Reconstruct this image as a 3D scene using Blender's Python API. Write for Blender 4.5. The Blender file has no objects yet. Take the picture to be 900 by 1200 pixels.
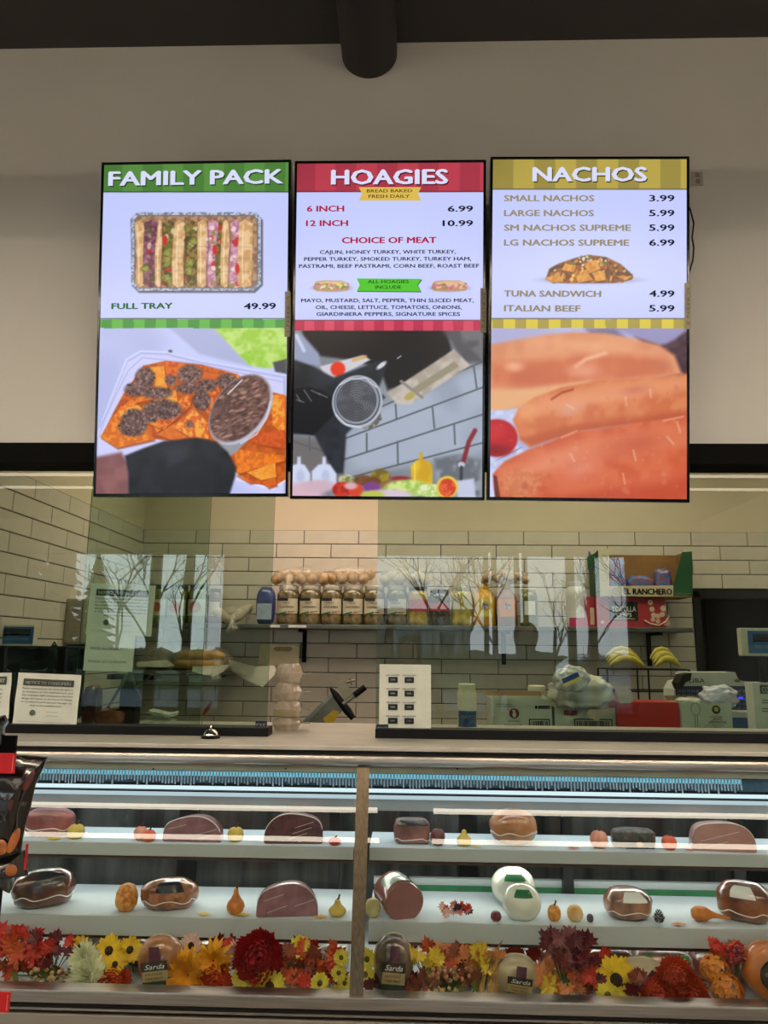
import bpy, bmesh, math, random
import numpy as np
from mathutils import Vector, Matrix, Euler, noise as mnoise
C = bpy.context.scene.collection
SC = bpy.context.scene
PI = math.pi
rnd = random.Random(7)

# ---------------------------------------------------------------- camera
W, H, F = 900.0, 1200.0, 860.0
CAMZ = 1.52
PITCH, YAW, ROLL = 0.1838, 0.0315, 0.0100
RM = (Matrix.Rotation(YAW, 3, 'Z') @ Matrix.Rotation(PI/2 + PITCH, 3, 'X') @ Matrix.Rotation(ROLL, 3, 'Z'))
cam = bpy.data.cameras.new('camera'); cam_o = bpy.data.objects.new('camera', cam); C.objects.link(cam_o)
cam.sensor_fit = 'VERTICAL'; cam.sensor_height = 36.0; cam.lens = F/H*36.0
cam.clip_start = 0.05; cam.clip_end = 300
cam_o.matrix_world = Matrix.Translation((0, 0, CAMZ)) @ RM.to_4x4()
SC.camera = cam_o
ORG = Vector((0, 0, CAMZ))
def ray(px, py): return RM @ Vector(((px-W/2)/F, -(py-H/2)/F, -1))
def P(px, py, Y): d = ray(px, py); return ORG + d*(Y/d.y)
def PZ(px, py, Z): d = ray(px, py); return ORG + d*((Z-CAMZ)/d.z)
def PX(px, py, X): d = ray(px, py); return ORG + d*(X/d.x)
def PP(px, py, o, n): d = ray(px, py); return ORG + d*((o-ORG).dot(n)/d.dot(n))
def proj(v):
    q = RM.transposed() @ (Vector(v)-ORG)
    return (W/2 + F*q.x/-q.z, H/2 - F*q.y/-q.z)

# ---------------------------------------------------------------- world and exposure
SC.view_settings.view_transform = 'Standard'; SC.view_settings.look = 'None'
SC.view_settings.exposure = 0.0; SC.view_settings.gamma = 1.0; SC.view_settings.use_curve_mapping = False
SC.cycles.transparent_max_bounces = 24
SC.cycles.sample_clamp_indirect = 4.0
wd = bpy.data.worlds.new('sky'); SC.world = wd; wd.use_nodes = True
nt = wd.node_tree; nt.nodes.clear()
_tc = nt.nodes.new('ShaderNodeTexCoord'); _sx = nt.nodes.new('ShaderNodeSeparateXYZ')
_cr = nt.nodes.new('ShaderNodeValToRGB'); _bg = nt.nodes.new('ShaderNodeBackground'); _wo = nt.nodes.new('ShaderNodeOutputWorld')
_cr.color_ramp.elements[0].color = (.80, .86, .92, 1); _cr.color_ramp.elements[1].color = (.42, .58, .80, 1)
nt.links.new(_tc.outputs['Generated'], _sx.inputs[0]); nt.links.new(_sx.outputs['Z'], _cr.inputs[0])
nt.links.new(_cr.outputs[0], _bg.inputs[0]); nt.links.new(_bg.outputs[0], _wo.inputs[0])
_bg.inputs[1].default_value = 6.0

def area(name, loc, sx, sy, power, col, rot=(0, 0, 0)):
    l = bpy.data.lights.new(name, 'AREA'); l.shape = 'RECTANGLE'; l.size = sx; l.size_y = sy
    l.energy = power; l.color = col
    o = bpy.data.objects.new(name, l); C.objects.link(o); o.location = loc; o.rotation_euler = rot
    return o

# ---------------------------------------------------------------- materials
def lin(c):
    c = [x/255 for x in c]
    return tuple((x/12.92 if x <= .04045 else ((x+.055)/1.055)**2.4) for x in c)
_m = {}
def M(name, rgb=(200, 200, 200), rough=.5, metal=0., var=.08, scale=20., bump=0., bscale=None, coat=0., rgb2=None, emit=0., alpha=1., spec=.5, stretch=None, sss=0., trans=0.):
    """procedural principled material, colour given as sRGB 0-255; noise mixes rgb and rgb2"""
    if name in _m: return _m[name]
    m = bpy.data.materials.new(name); m.use_nodes = True; n = m.node_tree; N = n.nodes; L = n.links
    b = N['Principled BSDF']
    c1 = lin(rgb); c2 = lin(rgb2) if rgb2 else tuple(max(0, x*(1-var*2)) for x in c1)
    tc = N.new('ShaderNodeTexCoord'); mp = N.new('ShaderNodeMapping'); nz = N.new('ShaderNodeTexNoise')
    if stretch: mp.inputs['Scale'].default_value = stretch
    nz.inputs['Scale'].default_value = scale; nz.inputs['Detail'].default_value = 4
    L.new(tc.outputs['Object'], mp.inputs[0]); L.new(mp.outputs[0], nz.inputs['Vector'])
    cr = N.new('ShaderNodeValToRGB'); cr.color_ramp.elements[0].position = .35; cr.color_ramp.elements[1].position = .65
    cr.color_ramp.elements[0].color = (*c2, 1); cr.color_ramp.elements[1].color = (*c1, 1)
    L.new(nz.outputs[0], cr.inputs[0]); L.new(cr.outputs[0], b.inputs['Base Color'])
    b.inputs['Roughness'].default_value = rough; b.inputs['Metallic'].default_value = metal
    b.inputs['Coat Weight'].default_value = coat; b.inputs['Coat Roughness'].default_value = .08
    b.inputs['Specular IOR Level'].default_value = spec
    if sss: b.inputs['Subsurface Weight'].default_value = sss; b.inputs['Subsurface Radius'].default_value = (.02, .01, .005)
    if emit:
        L.new(cr.outputs[0], b.inputs['Emission Color']); b.inputs['Emission Strength'].default_value = emit
    if alpha < 1: b.inputs['Alpha'].default_value = alpha
    if trans: b.inputs['Transmission Weight'].default_value = trans
    if bump:
        bp = N.new('ShaderNodeBump'); bp.inputs['Strength'].default_value = bump; bp.inputs['Distance'].default_value = .01
        n2 = N.new('ShaderNodeTexNoise'); n2.inputs['Scale'].default_value = bscale or scale*3; n2.inputs['Detail'].default_value = 3
        L.new(mp.outputs[0], n2.inputs['Vector']); L.new(n2.outputs[0], bp.inputs['Height'])
        L.new(bp.outputs[0], b.inputs['Normal'])
        if coat: L.new(bp.outputs[0], b.inputs['Coat Normal'])
    _m[name] = m; return m
def glass(name, tint, refl, rough=0.):
    """thin pane: tinted see-through plus mirror reflection (the front face only carries the shine)"""
    if name in _m: return _m[name]
    m = bpy.data.materials.new(name); m.use_nodes = True; n = m.node_tree; N = n.nodes; L = n.links; N.clear()
    out = N.new('ShaderNodeOutputMaterial'); mx = N.new('ShaderNodeMixShader'); t = N.new('ShaderNodeBsdfTransparent')
    g = N.new('ShaderNodeBsdfGlossy'); g.inputs['Roughness'].default_value = rough; g.inputs['Color'].default_value = (1, 1, 1, 1)
    t.inputs['Color'].default_value = (*tint, 1)
    if refl:
        lw = N.new('ShaderNodeLayerWeight'); lw.inputs[0].default_value = .12
        ma = N.new('ShaderNodeMath'); ma.operation = 'MULTIPLY_ADD'; ma.inputs[1].default_value = .75; ma.inputs[2].default_value = refl; ma.use_clamp = True
        L.new(lw.outputs['Facing'], ma.inputs[0]); pw = N.new('ShaderNodeMath'); pw.operation = 'POWER'; pw.inputs[1].default_value = 3
        L.new(lw.outputs['Facing'], pw.inputs[0]); L.new(pw.outputs[0], ma.inputs[0])
        L.new(ma.outputs[0], mx.inputs[0])
    else: mx.inputs[0].default_value = 0
    L.new(t.outputs[0], mx.inputs[1]); L.new(g.outputs[0], mx.inputs[2]); L.new(mx.outputs[0], out.inputs[0])
    _m[name] = m; return m
def emis(name, rgb, s):
    if name in _m: return _m[name]
    m = bpy.data.materials.new(name); m.use_nodes = True; N = m.node_tree.nodes; L = m.node_tree.links; N.clear()
    o = N.new('ShaderNodeOutputMaterial'); e = N.new('ShaderNodeEmission'); e.inputs[0].default_value = (*lin(rgb), 1); e.inputs[1].default_value = s
    L.new(e.outputs[0], o.inputs[0]); _m[name] = m; return m

# ---------------------------------------------------------------- mesh building
class MB:
    def __init__(s): s.v = []; s.f = []; s.mi = []; s.k = 0
    def add(s, vs, fs, T=None):
        b = len(s.v)
        s.v += [tuple(T @ Vector(v)) for v in vs] if T is not None else [tuple(v) for v in vs]
        s.f += [tuple(b+i for i in f) for f in fs]; s.mi += [s.k]*len(fs); return s
    def box(s, x0, x1, y0, y1, z0, z1, T=None):
        v = [(x, y, z) for x in (x0, x1) for y in (y0, y1) for z in (z0, z1)]
        return s.add(v, [(0, 1, 3, 2), (4, 6, 7, 5), (0, 4, 5, 1), (2, 3, 7, 6), (0, 2, 6, 4), (1, 5, 7, 3)], T)
    def tube(s, pts, r, n=8, cap=True, T=None):
        pts = [Vector(p) for p in pts]; m = len(pts); rs = r if hasattr(r, '__len__') else [r]*m
        vs = []; u = None
        for i, p in enumerate(pts):
            d = (pts[min(i+1, m-1)]-pts[max(i-1, 0)]).normalized()
            if u is None: u = d.orthogonal().normalized()
            u = (u - d*u.dot(d)).normalized(); w = d.cross(u)
            for k in range(n):
                a = 2*PI*k/n; vs.append(p + (u*math.cos(a)+w*math.sin(a))*rs[i])
        fs = [(i*n+k, i*n+(k+1) % n, (i+1)*n+(k+1) % n, (i+1)*n+k) for i in range(m-1) for k in range(n)]
        if cap: fs += [tuple(range(n))[::-1], tuple((m-1)*n+k for k in range(n))]
        return s.add(vs, fs, T)
    def lathe(s, prof, n=20, T=None, fn=None):
        """prof: (r, z) list bottom to top; fn(angle, r, z)->r"""
        vs = []; m = len(prof)
        for (r, z) in prof:
            for k in range(n):
                a = 2*PI*k/n; q = fn(a, r, z) if fn else r
                vs.append((q*math.cos(a), q*math.sin(a), z))
        fs = [(i*n+k, i*n+(k+1) % n, (i+1)*n+(k+1) % n, (i+1)*n+k) for i in range(m-1) for k in range(n)]
        fs += [tuple(range(n))[::-1], tuple((m-1)*n+k for k in range(n))]
        return s.add(vs, fs, T)
    def prism(s, poly, y0, y1, T=None):
        """poly in x,z; extruded along y"""
        n = len(poly); v = [(x, y0, z) for x, z in poly]+[(x, y1, z) for x, z in poly]
        return s.add(v, [tuple(range(n)), tuple(range(n, 2*n))[::-1]]+[((i+1) % n, i, n+i, n+(i+1) % n) for i in range(n)], T)
    def blob(s, rx, ry, rz, n=20, m=12, e=1., nz=0., sc=3., seed=0, flat=None, T=None, fn=None):
        """superellipsoid with noise, optional flattened base (flat = lowest z)"""
        vs = []; fs = []
        def sp(c): return math.copysign(abs(c)**e, c)
        for i in range(m+1):
            p = -PI/2 + PI*i/m
            for k in range(n):
                a = 2*PI*k/n
                d = Vector((math.cos(p)*math.cos(a), math.cos(p)*math.sin(a), math.sin(p)))
                q = Vector((sp(math.cos(p))*sp(math.cos(a))*rx, sp(math.cos(p))*sp(math.sin(a))*ry, sp(math.sin(p))*rz))
                if nz: q *= 1 + nz*mnoise.noise(d*sc + Vector((seed*7.1, seed*3.3, seed)))
                if fn: q = fn(q, a, p)
                if flat is not None and q.z < flat: q.z = flat
                vs.append(q)
        fs = [(i*n+k, i*n+(k+1) % n, (i+1)*n+(k+1) % n, (i+1)*n+k) for i in range(m) for k in range(n)]
        return s.add(vs, fs, T)
    def quad(s, a, b, c, d, T=None): return s.add([a, b, c, d], [(0, 1, 2, 3)], T)
    def mesh(s, name, mats, smooth=False, angle=40):
        me = bpy.data.meshes.new(name); me.from_pydata(s.v, [], s.f)
        for m in (mats if isinstance(mats, (list, tuple)) else [mats]): me.materials.append(m)
        if s.k: me.polygons.foreach_set('material_index', s.mi)
        if smooth:
            me.polygons.foreach_set('use_smooth', [True]*len(me.polygons))
            me.update()
            if angle < 170: me.set_sharp_from_angle(angle=math.radians(angle))
        me.update(); return me
    def build(s, name, mats, parent=None, smooth=False, bevel=0., angle=40, loc=None, rot=None):
        o = bpy.data.objects.new(name, s.mesh(name, mats, smooth, angle)); C.objects.link(o)
        if parent: o.parent = parent
        if loc is not None: o.location = loc
        if rot is not None: o.rotation_euler = rot
        if bevel:
            b = o.modifiers.new('bevel', 'BEVEL'); b.width = bevel; b.segments = 2; b.limit_method = 'ANGLE'
        return o
def tag(o, label=None, cat=None, group=None, kind=None):
    if label: o['label'] = label
    if cat: o['category'] = cat
    if group: o['group'] = group
    if kind: o['kind'] = kind
    return o
def thing(name, label, cat, loc=(0, 0, 0), rot=(0, 0, 0), group=None):
    o = bpy.data.objects.new(name, None); C.objects.link(o); o.empty_display_size = .05
    o.location = loc; o.rotation_euler = rot
    return tag(o, label, cat, group)
def inst(o, parent=None, loc=None, rot=None, label=None, group=None):
    """copy of a thing or part with its children"""
    c = o.copy(); C.objects.link(c)
    if parent: c.parent = parent
    if loc is not None: c.location = loc
    if rot is not None: c.rotation_euler = rot
    if label: c['label'] = label
    if group: c['group'] = group
    for ch in [x for x in KIDS(o)]: inst(ch, c)
    return c
def KIDS(o): return [x for x in bpy.data.objects if x.parent == o]
def setM(o, Mx): o.matrix_local = Mx; return o

# text --------------------------------------------------------------
def text(s, mat, parent, x, z, h, width=None, y=0., align='L', bold=0., name='lettering', T=None, shear=0., maxw=None):
    """flat lettering in the local x-z plane facing -y; h = capital height; width stretches the line"""
    cu = bpy.data.curves.new('t', 'FONT'); cu.body = s; cu.size = h/.729; cu.resolution_u = 2; cu.shear = shear
    ob = bpy.data.objects.new('t', cu)
    me = bpy.data.meshes.new_from_object(ob)
    bpy.data.objects.remove(ob); bpy.data.curves.remove(cu)
    n = len(me.vertices); co = np.empty(n*3, 'f'); me.vertices.foreach_get('co', co); co = co.reshape(-1, 3)
    if n == 0: return None
    x0, x1 = co[:, 0].min(), co[:, 0].max(); k = 1.
    if width: k = width/(x1-x0)
    elif maxw and (x1-x0) > maxw: k = maxw/(x1-x0)
    co[:, 0] = (co[:, 0]-x0)*k; w = (x1-x0)*k
    co[:, 0] += x - (0 if align == 'L' else w/2 if align == 'C' else w)
    out = np.stack([co[:, 0], np.full(n, y), co[:, 1]+z], 1)
    me.vertices.foreach_set('co', out.astype('f').ravel()); me.materials.clear(); me.materials.append(mat); me.name = name
    me.update()
    if bold:   # heavier strokes: shifted copies of the outlines in the same mesh
        d_ = bold*h; bm = bmesh.new(); bm.from_mesh(me); geo = list(bm.faces)
        for sx_, sz_ in ((1, 0), (-1, 0), (0, .7)):
            r_ = bmesh.ops.duplicate(bm, geom=geo); bmesh.ops.translate(bm, verts=[e for e in r_['geom'] if isinstance(e, bmesh.types.BMVert)], vec=(sx_*d_, 0, sz_*d_))
        bm.to_mesh(me); bm.free()
    o = bpy.data.objects.new(name, me); C.objects.link(o); o.parent = parent
    if T is not None: o.matrix_local = T
    return o

# common materials
steel = M('brushed steel', (178, 170, 160), .28, 1., .12, 6, stretch=(1, 30, 30), bump=.03)
steel_d = M('dull steel', (120, 118, 114), .42, 1., .12, 8)
black = M('black plastic', (9, 9, 10), .5, 0, .2, 8, spec=.25)
blackm = M('black matte', (12, 12, 13), .8, 0, .2, 8, spec=.2)
paper = M('white paper', (226, 228, 214), .75, 0, .04, 12, bump=.2, bscale=9)
ink = M('black ink', (20, 22, 20), .6, 0, .05)
grayink = M('grey ink', (88, 92, 84), .7, 0, .05)
whitep = M('white plastic', (224, 224, 220), .4, 0, .04, 9)
# ================================================================ setting
YG = 2.67          # plane of the partition glass and of the wall above it
ZL = 1.214         # top of the case ledge
YB = 5.35          # tiled back wall
def struct(name, mb, mat, parent=None, **k): o = mb.build(name, mat, parent, **k); o['kind'] = 'structure'; return o
wallm = M('beige wall paint', (222, 216, 206), .65, 0, .02, 3, bump=.03, bscale=120)
beam_b = P(450, 546, YG).z; beam_t = P(450, 522, YG).z; ceil_z = P(450, 55, YG).z
struct('wall_front', MB().box(-4.2, 4.6, YG-.02, YG+.13, beam_t, ceil_z+.6), wallm)
tb = MB().box(-4.2, 4.6, YG-.035, YG+.10, beam_b, beam_t)
struct('trim_1', tb, M('black aluminium', (9, 7, 7), .8, 0, .2, 8, spec=.15), bevel=.003)
struct('ceiling', MB().box(-10, 5.7, -9.3, YG-.02, ceil_z, ceil_z+.1), M('dark ceiling paint', (66, 64, 64), .8, 0, .08, 2))
struct('floor', MB().box(-10, 5.7, -9.3, 7.2, -.1, 0), M('polished concrete floor', (150, 145, 138), .3, 0, .1, 2))
struct('wall_left', MB().box(-10.1, -10, -9.3, YG, 0, ceil_z), wallm)
struct('wall_right', MB().box(5.7, 5.8, -9.3, YG, 0, ceil_z), wallm)
# the front wall continues beside the serving opening, far outside the frame
sw = MB(); sw.box(-10, -3.1, YG-.02, YG+.13, 0, ceil_z); sw.box(3.6, 5.7, YG-.02, YG+.13, 0, ceil_z)
struct('wall_side', sw, wallm)
# round duct below the ceiling, running out from the wall
dc = P(433, 62, YG-.02); rr = (P(465, 62, YG).x-P(401, 62, YG).x)/2
_bz = P(433, 92, YG-.02).z
dct = thing('ceiling_duct', 'dark round duct running along the ceiling to the wall above the menu screens', 'duct', (dc.x, YG-.02, ceil_z))
_rz = _bz+rr-ceil_z
db = MB(); db.tube([(0, 0, _rz), (0, -6.0, _rz)], rr, 40); db.build('duct_pipe', M('dark duct paint', (50, 47, 49), .6, 0, .1, 3), dct, smooth=True, angle=60)
for q in (-1.6, -3.4, -5.2):
    r_ = MB(); r_.tube([(0, q, _rz), (0, q-.05, _rz)], rr+.006, 40); r_.build('duct_collar', M('dark duct paint'), dct, smooth=True)
h_ = MB(); h_.box(-.006, .006, -2.52, -2.5, _rz, .0); h_.build('hanger', blackm, dct)

# ---- tiled walls: every tile a piece of its own
grout = M('dark grout', (36, 34, 32), .9, 0, .1, 30)
tile_m = M('beige glazed tile', (212, 203, 190), .22, 0, .05, 5, bump=.02, bscale=8)
XL = P(167, 640, YB).x
z_top = P(550, 622.5, YB).z
pitch = (P(550, 622.5, YB).z - P(550, 671.5, YB).z)/3
tw = (P(613.4, 630, YB).x - P(293, 630, YB).x)/5
gap = .005
_tiles = {}
def tile_mesh(w):
    key = round(w, 3)
    if key not in _tiles:
        mb = MB(); h = pitch-gap; b = .003; d = .009
        v = [(0, 0, 0), (w, 0, 0), (w, 0, h), (0, 0, h), (b, -d, b), (w-b, -d, b), (w-b, -d, h-b), (b, -d, h-b), (0, -d+b, 0), (w, -d+b, 0), (w, -d+b, h), (0, -d+b, h)]
        f = [(0, 1, 9, 8), (1, 2, 10, 9), (2, 3, 11, 10), (3, 0, 8, 11), (8, 9, 5, 4), (9, 10, 6, 5), (10, 11, 7, 6), (11, 8, 4, 7), (4, 5, 6, 7)]
        mb.add(v, f); _tiles[key] = mb.mesh('tile', tile_m)
    return _tiles[key]
def tiled(parent, a0, a1, phase, rows, place, skip=None, clip=None):
    for r in range(rows):
        off = phase if r % 2 == 0 else phase+tw/2
        k = math.floor((a0-off)/tw); x = off+k*tw; z = z_top-(r+1)*pitch
        while x < a1:
            s, e = max(x, a0), min(x+tw, a1)
            if clip: s, e = clip(s, e, z)
            if e-s > .03 and not (skip and skip(s, e, z)):
                o = bpy.data.objects.new('tile', tile_mesh(e-s-gap)); C.objects.link(o); o.parent = parent
                o.matrix_local = place(s+gap/2, z+gap/2)
            x += tw
door_x = P(815, 760, YB).x; door_z = P(850, 693, YB).z
kw = MB(); kw.box(XL-.1, door_x, YB, YB+.12, 0, 3.0); kw.box(door_x, 4.2, YB, YB+.12, door_z, 3.0)
wb = struct('wall_back', kw, [grout])
_nt = z_top
pb = MB(); pb.box(XL, 4.2, YB-.006, YB, z_top, 3.0); struct('painted_band', pb, M('kitchen wall paint', (214, 198, 174), .6, 0, .02, 3), wb)
NR = 15
tiled(wb, XL+.002, 4.2, P(293, 630, YB).x, NR, lambda x, z: Matrix.Translation((x, YB, z)),
      clip=lambda s, e, z: (s, e if z > door_z-.03 else min(e, door_x)), skip=lambda s, e, z: s > 2.9)
# left kitchen wall
wl = struct('wall_kitchen', MB().box(XL-.12, XL, YG+.13, YB, 0, 3.0), grout)
pb = MB(); pb.box(XL, XL+.006, YG+.13, YB, z_top, 3.0); struct('painted_band', pb, M('kitchen wall paint'), wl)
RZ = Matrix.Rotation(PI/2, 4, 'Z')
tiled(wl, YG+.14, YB-.002, YB-.02-3*tw, NR, lambda y, z: Matrix.Translation((XL, y, z)) @ RZ)
struct('wall_kitchen_right', MB().box(4.1, 4.2, YG+.13, 7.2, 0, 3.0), M('kitchen wall paint'))
struct('ceiling_kitchen', MB().box(XL-.1, 4.2, YG+.13, YB+.1, 3.0, 3.05), M('white ceiling tile', (215, 212, 204), .8, 0, .05, 30))
# dark store room behind the doorway
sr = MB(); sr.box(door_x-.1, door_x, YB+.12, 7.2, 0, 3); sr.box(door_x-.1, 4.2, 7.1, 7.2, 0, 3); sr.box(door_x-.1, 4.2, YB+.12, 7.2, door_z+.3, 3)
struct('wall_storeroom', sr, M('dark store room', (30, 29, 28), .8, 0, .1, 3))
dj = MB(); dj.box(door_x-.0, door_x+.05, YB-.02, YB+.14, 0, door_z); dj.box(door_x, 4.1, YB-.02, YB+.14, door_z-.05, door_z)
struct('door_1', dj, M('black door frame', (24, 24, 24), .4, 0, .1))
# ---- store front behind the camera, seen in the glass
YS = -9.0
frame_m = M('store front frame', (70, 66, 60), .5, 0, .1)
sf = MB(); sf.box(-10, 5.7, YS-.1, YS+.1, 0, .3); sf.box(-10, 5.7, YS-.1, YS+.1, 3.4, ceil_z); sf.box(-10, -7.9, YS-.1, YS+.1, .3, 3.4); sf.box(4.35, 5.7, YS-.1, YS+.1, .3, 3.4); sf.box(-3.5, -.75, YS-.1, YS+.1, .3, 3.4)
struct('wall_storefront', sf, M('store front wall', (150, 140, 125), .7, 0, .05))
for i, (a, b) in enumerate([(-7.8, -6.75), (-6.6, -5.05), (-4.85, -4.35), (-4.2, -3.6), (-.65, 1.5), (1.75, 2.1), (2.35, 3.1), (3.25, 3.5), (3.65, 4.25)]):
    w = thing('window', None, None); w['kind'] = 'structure'; w.name = 'window_%d' % (i+1); w.location = (0, 0, 0)
    fm = MB(); fm.box(a-.09, a, YS-.06, YS+.06, .3, 3.4); fm.box(b, b+.09, YS-.06, YS+.06, .3, 3.4); fm.box(a, b, YS-.06, YS+.06, .3, .38); fm.box(a, b, YS-.06, YS+.06, 3.32, 3.4)
    fm.build('window_frame', frame_m, w)
    MB().box(a, b, YS-.005, YS+.005, .38, 3.32).build('pane', glass('window glass', (.93, .96, .94), 0.0), w)

# lamps of the store: rows of linear pendants, warm white
LAMP = []
lamp_e = emis('warm lamp diffuser', (255, 240, 216), 7.0)
rows = [(.25, 3.3), (-.8, 3.36), (-2.35, 3.36), (-3.0, 3.36)]
lamp_near = emis('bright lamp diffuser', (255, 236, 210), 38.0); lamp_far = emis('far lamp diffuser', (255, 240, 216), 1.6)  # the two near rows are added out of view to brighten the front wall
words_ = ['nearest the counter', 'second from the counter', 'in the middle of the store', 'second from the store front', 'nearest the store front']
def linear_lamp(y, z, x0, x1, lab):
    t = thing('linear_lamp', lab, 'lamp', ((x0+x1)/2, y, z), group='linear pendant lamps of the store')
    L2 = (x1-x0)/2
    b = MB(); b.box(-L2, L2, -.05, .05, .0, .07); b.build('housing', blackm, t)
    b = MB(); b.box(-L2+.02, L2-.02, -.045, .045, -.012, .0); b.build('diffuser', lamp_near if y > -1 else lamp_e if y > -4 else lamp_far, t)
    for s in (-1, 1):
        b = MB(); b.tube([(s*(L2-.3), 0, .07), (s*(L2-.3), 0, ceil_z-z)], .004, 6); b.build('hanger', blackm, t)
for (y, z), wd_ in zip(rows, words_):
    for (a, b, sd) in ((-6.2, -.25, 'left'), (.25, 5.4, 'right')):
        linear_lamp(y, z, a, b, 'long linear pendant lamp, %s half of the row %s' % (sd, wd_))
# kitchen ceiling panels
for i, (x, y, w) in enumerate([(-.7, 4.45, 1.6), (1.3, 4.45, 1.6), (3.2, 4.45, 1.0)]):
    t = thing('ceiling_panel_light', 'square ceiling light panel over the kitchen, %s' % ['left', 'middle', 'right'][i], 'lamp', (x, y, 2.985))
    MB().box(-w/2-.03, w/2+.03, -.33, .33, 0, .015).build('frame', whitep, t)
    MB().box(-w/2, w/2, -.3, .3, -.006, 0).build('diffuser', emis('kitchen panel', (255, 232, 204), 7.0), t)

t = thing('ceiling_panel_light', 'small dim ceiling light panel over the work table', 'lamp', (.2, 3.5, 2.985))  # added fill lamp, out of view, to brighten the shelf goods and cartons
MB().box(-.63, .63, -.18, .18, 0, .015).build('frame', whitep, t); MB().box(-.6, .6, -.15, .15, -.006, 0).build('diffuser', emis('kitchen panel dim', (255, 238, 216), 10.0), t)

# ================================================================ menu screens
def smooth01(x): x = np.clip(x, 0, 1); return x*x*(3-2*x)
def vnoise(X, Y, s, seed=0):
    """value noise in photo pixels"""
    r = np.random.RandomState(seed).rand(256, 256); x = X/s+37.3*(seed % 7+1); y = Y/s+11.9*(seed % 5+1)
    xi = np.floor(x).astype(int); yi = np.floor(y).astype(int); fx = x-xi; fy = y-yi
    fx = fx*fx*(3-2*fx); fy = fy*fy*(3-2*fy)
    g = lambda a, b: r[a % 256, b % 256]
    return (g(xi, yi)*(1-fx)+g(xi+1, yi)*fx)*(1-fy)+(g(xi, yi+1)*(1-fx)+g(xi+1, yi+1)*fx)*fy
class Paint:
    """colours of a screen, computed for a grid of points; X, Y are the grid points, o/s the frame the shapes are given in"""
    def __init__(p, X, Y, ox=0, oy=0, s=1.): p.gx, p.gy = X, Y; p.rgb = np.zeros(X.shape+(3,)); p.frame(ox, oy, s)
    def frame(p, ox, oy, s): p.X = (p.gx-ox)*s; p.Y = (p.gy-oy)*s; p.s = s
    def put(p, mask, col, col2=None, nz=0, seed=0):
        c = np.array(col, float)[None, None]
        if col2 is not None:
            t = smooth01((vnoise(p.X, p.Y, nz or 12, seed)*.65+vnoise(p.X, p.Y, (nz or 12)/2.3, seed+1)*.35-.3)/.4)[..., None]
            c = c*(1-t)+np.array(col2, float)[None, None]*t
        m = mask[..., None]; p.rgb = p.rgb*(1-m)+c*m
    def ell(p, cx, cy, rx, ry, col, col2=None, soft=2.5, rot=0, a=1, nz=0, seed=0, ring=None):
        r = math.radians(rot); dx = p.X-cx; dy = p.Y-cy
        u = (dx*math.cos(r)+dy*math.sin(r))/rx; v = (-dx*math.sin(r)+dy*math.cos(r))/ry
        d = np.sqrt(u*u+v*v); k = soft/min(rx, ry)
        m = smooth01((1+k-d)/(2*k)) if soft < min(rx, ry)*.9 else np.exp(-2.2*d*d)
        if ring: m = m*smooth01((d-(1-ring)+k)/(2*k))
        p.put(m*a, col, col2, nz, seed)
    def poly(p, pts, col, col2=None, soft=2.5, a=1, nz=0, seed=0):
        X, Y = p.X, p.Y; ins = np.zeros(X.shape, bool); dm = np.full(X.shape, 1e9)
        n = len(pts)
        for i in range(n):
            (x0, y0), (x1, y1) = pts[i], pts[(i+1) % n]
            if y0 != y1: ins ^= ((y0 > Y) != (y1 > Y)) & (X < (x1-x0)*(Y-y0)/(y1-y0)+x0)
            ex, ey = x1-x0, y1-y0; t = np.clip(((X-x0)*ex+(Y-y0)*ey)/(ex*ex+ey*ey+1e-9), 0, 1)
            dm = np.minimum(dm, np.hypot(X-x0-t*ex, Y-y0-t*ey))
        p.put(smooth01((np.where(ins, dm, -dm)+soft)/(2*soft))*a, col, col2, nz, seed)
    def line(p, pts, w, col, soft=2., a=1):
        dm = np.full(p.X.shape, 1e9)
        for (x0, y0), (x1, y1) in zip(pts, pts[1:]):
            ex, ey = x1-x0, y1-y0; t = np.clip(((p.X-x0)*ex+(p.Y-y0)*ey)/(ex*ex+ey*ey+1e-9), 0, 1)
            dm = np.minimum(dm, np.hypot(p.X-x0-t*ex, p.Y-y0-t*ey))
        p.put(smooth01((w/2+soft-dm)/(2*soft))*a, col)
    def speck(p, mask_fn, n, box, rng, r, cols, soft=1.2, ar=1.6):
        for _ in range(n):
            x = rng.uniform(box[0], box[2]); y = rng.uniform(box[1], box[3])
            if mask_fn(x, y): p.ell(x, y, r*rng.uniform(.7, 1.2)*ar, r*rng.uniform(.7, 1.2), rng.choice(cols), rot=rng.uniform(0, 180), soft=soft)

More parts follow.
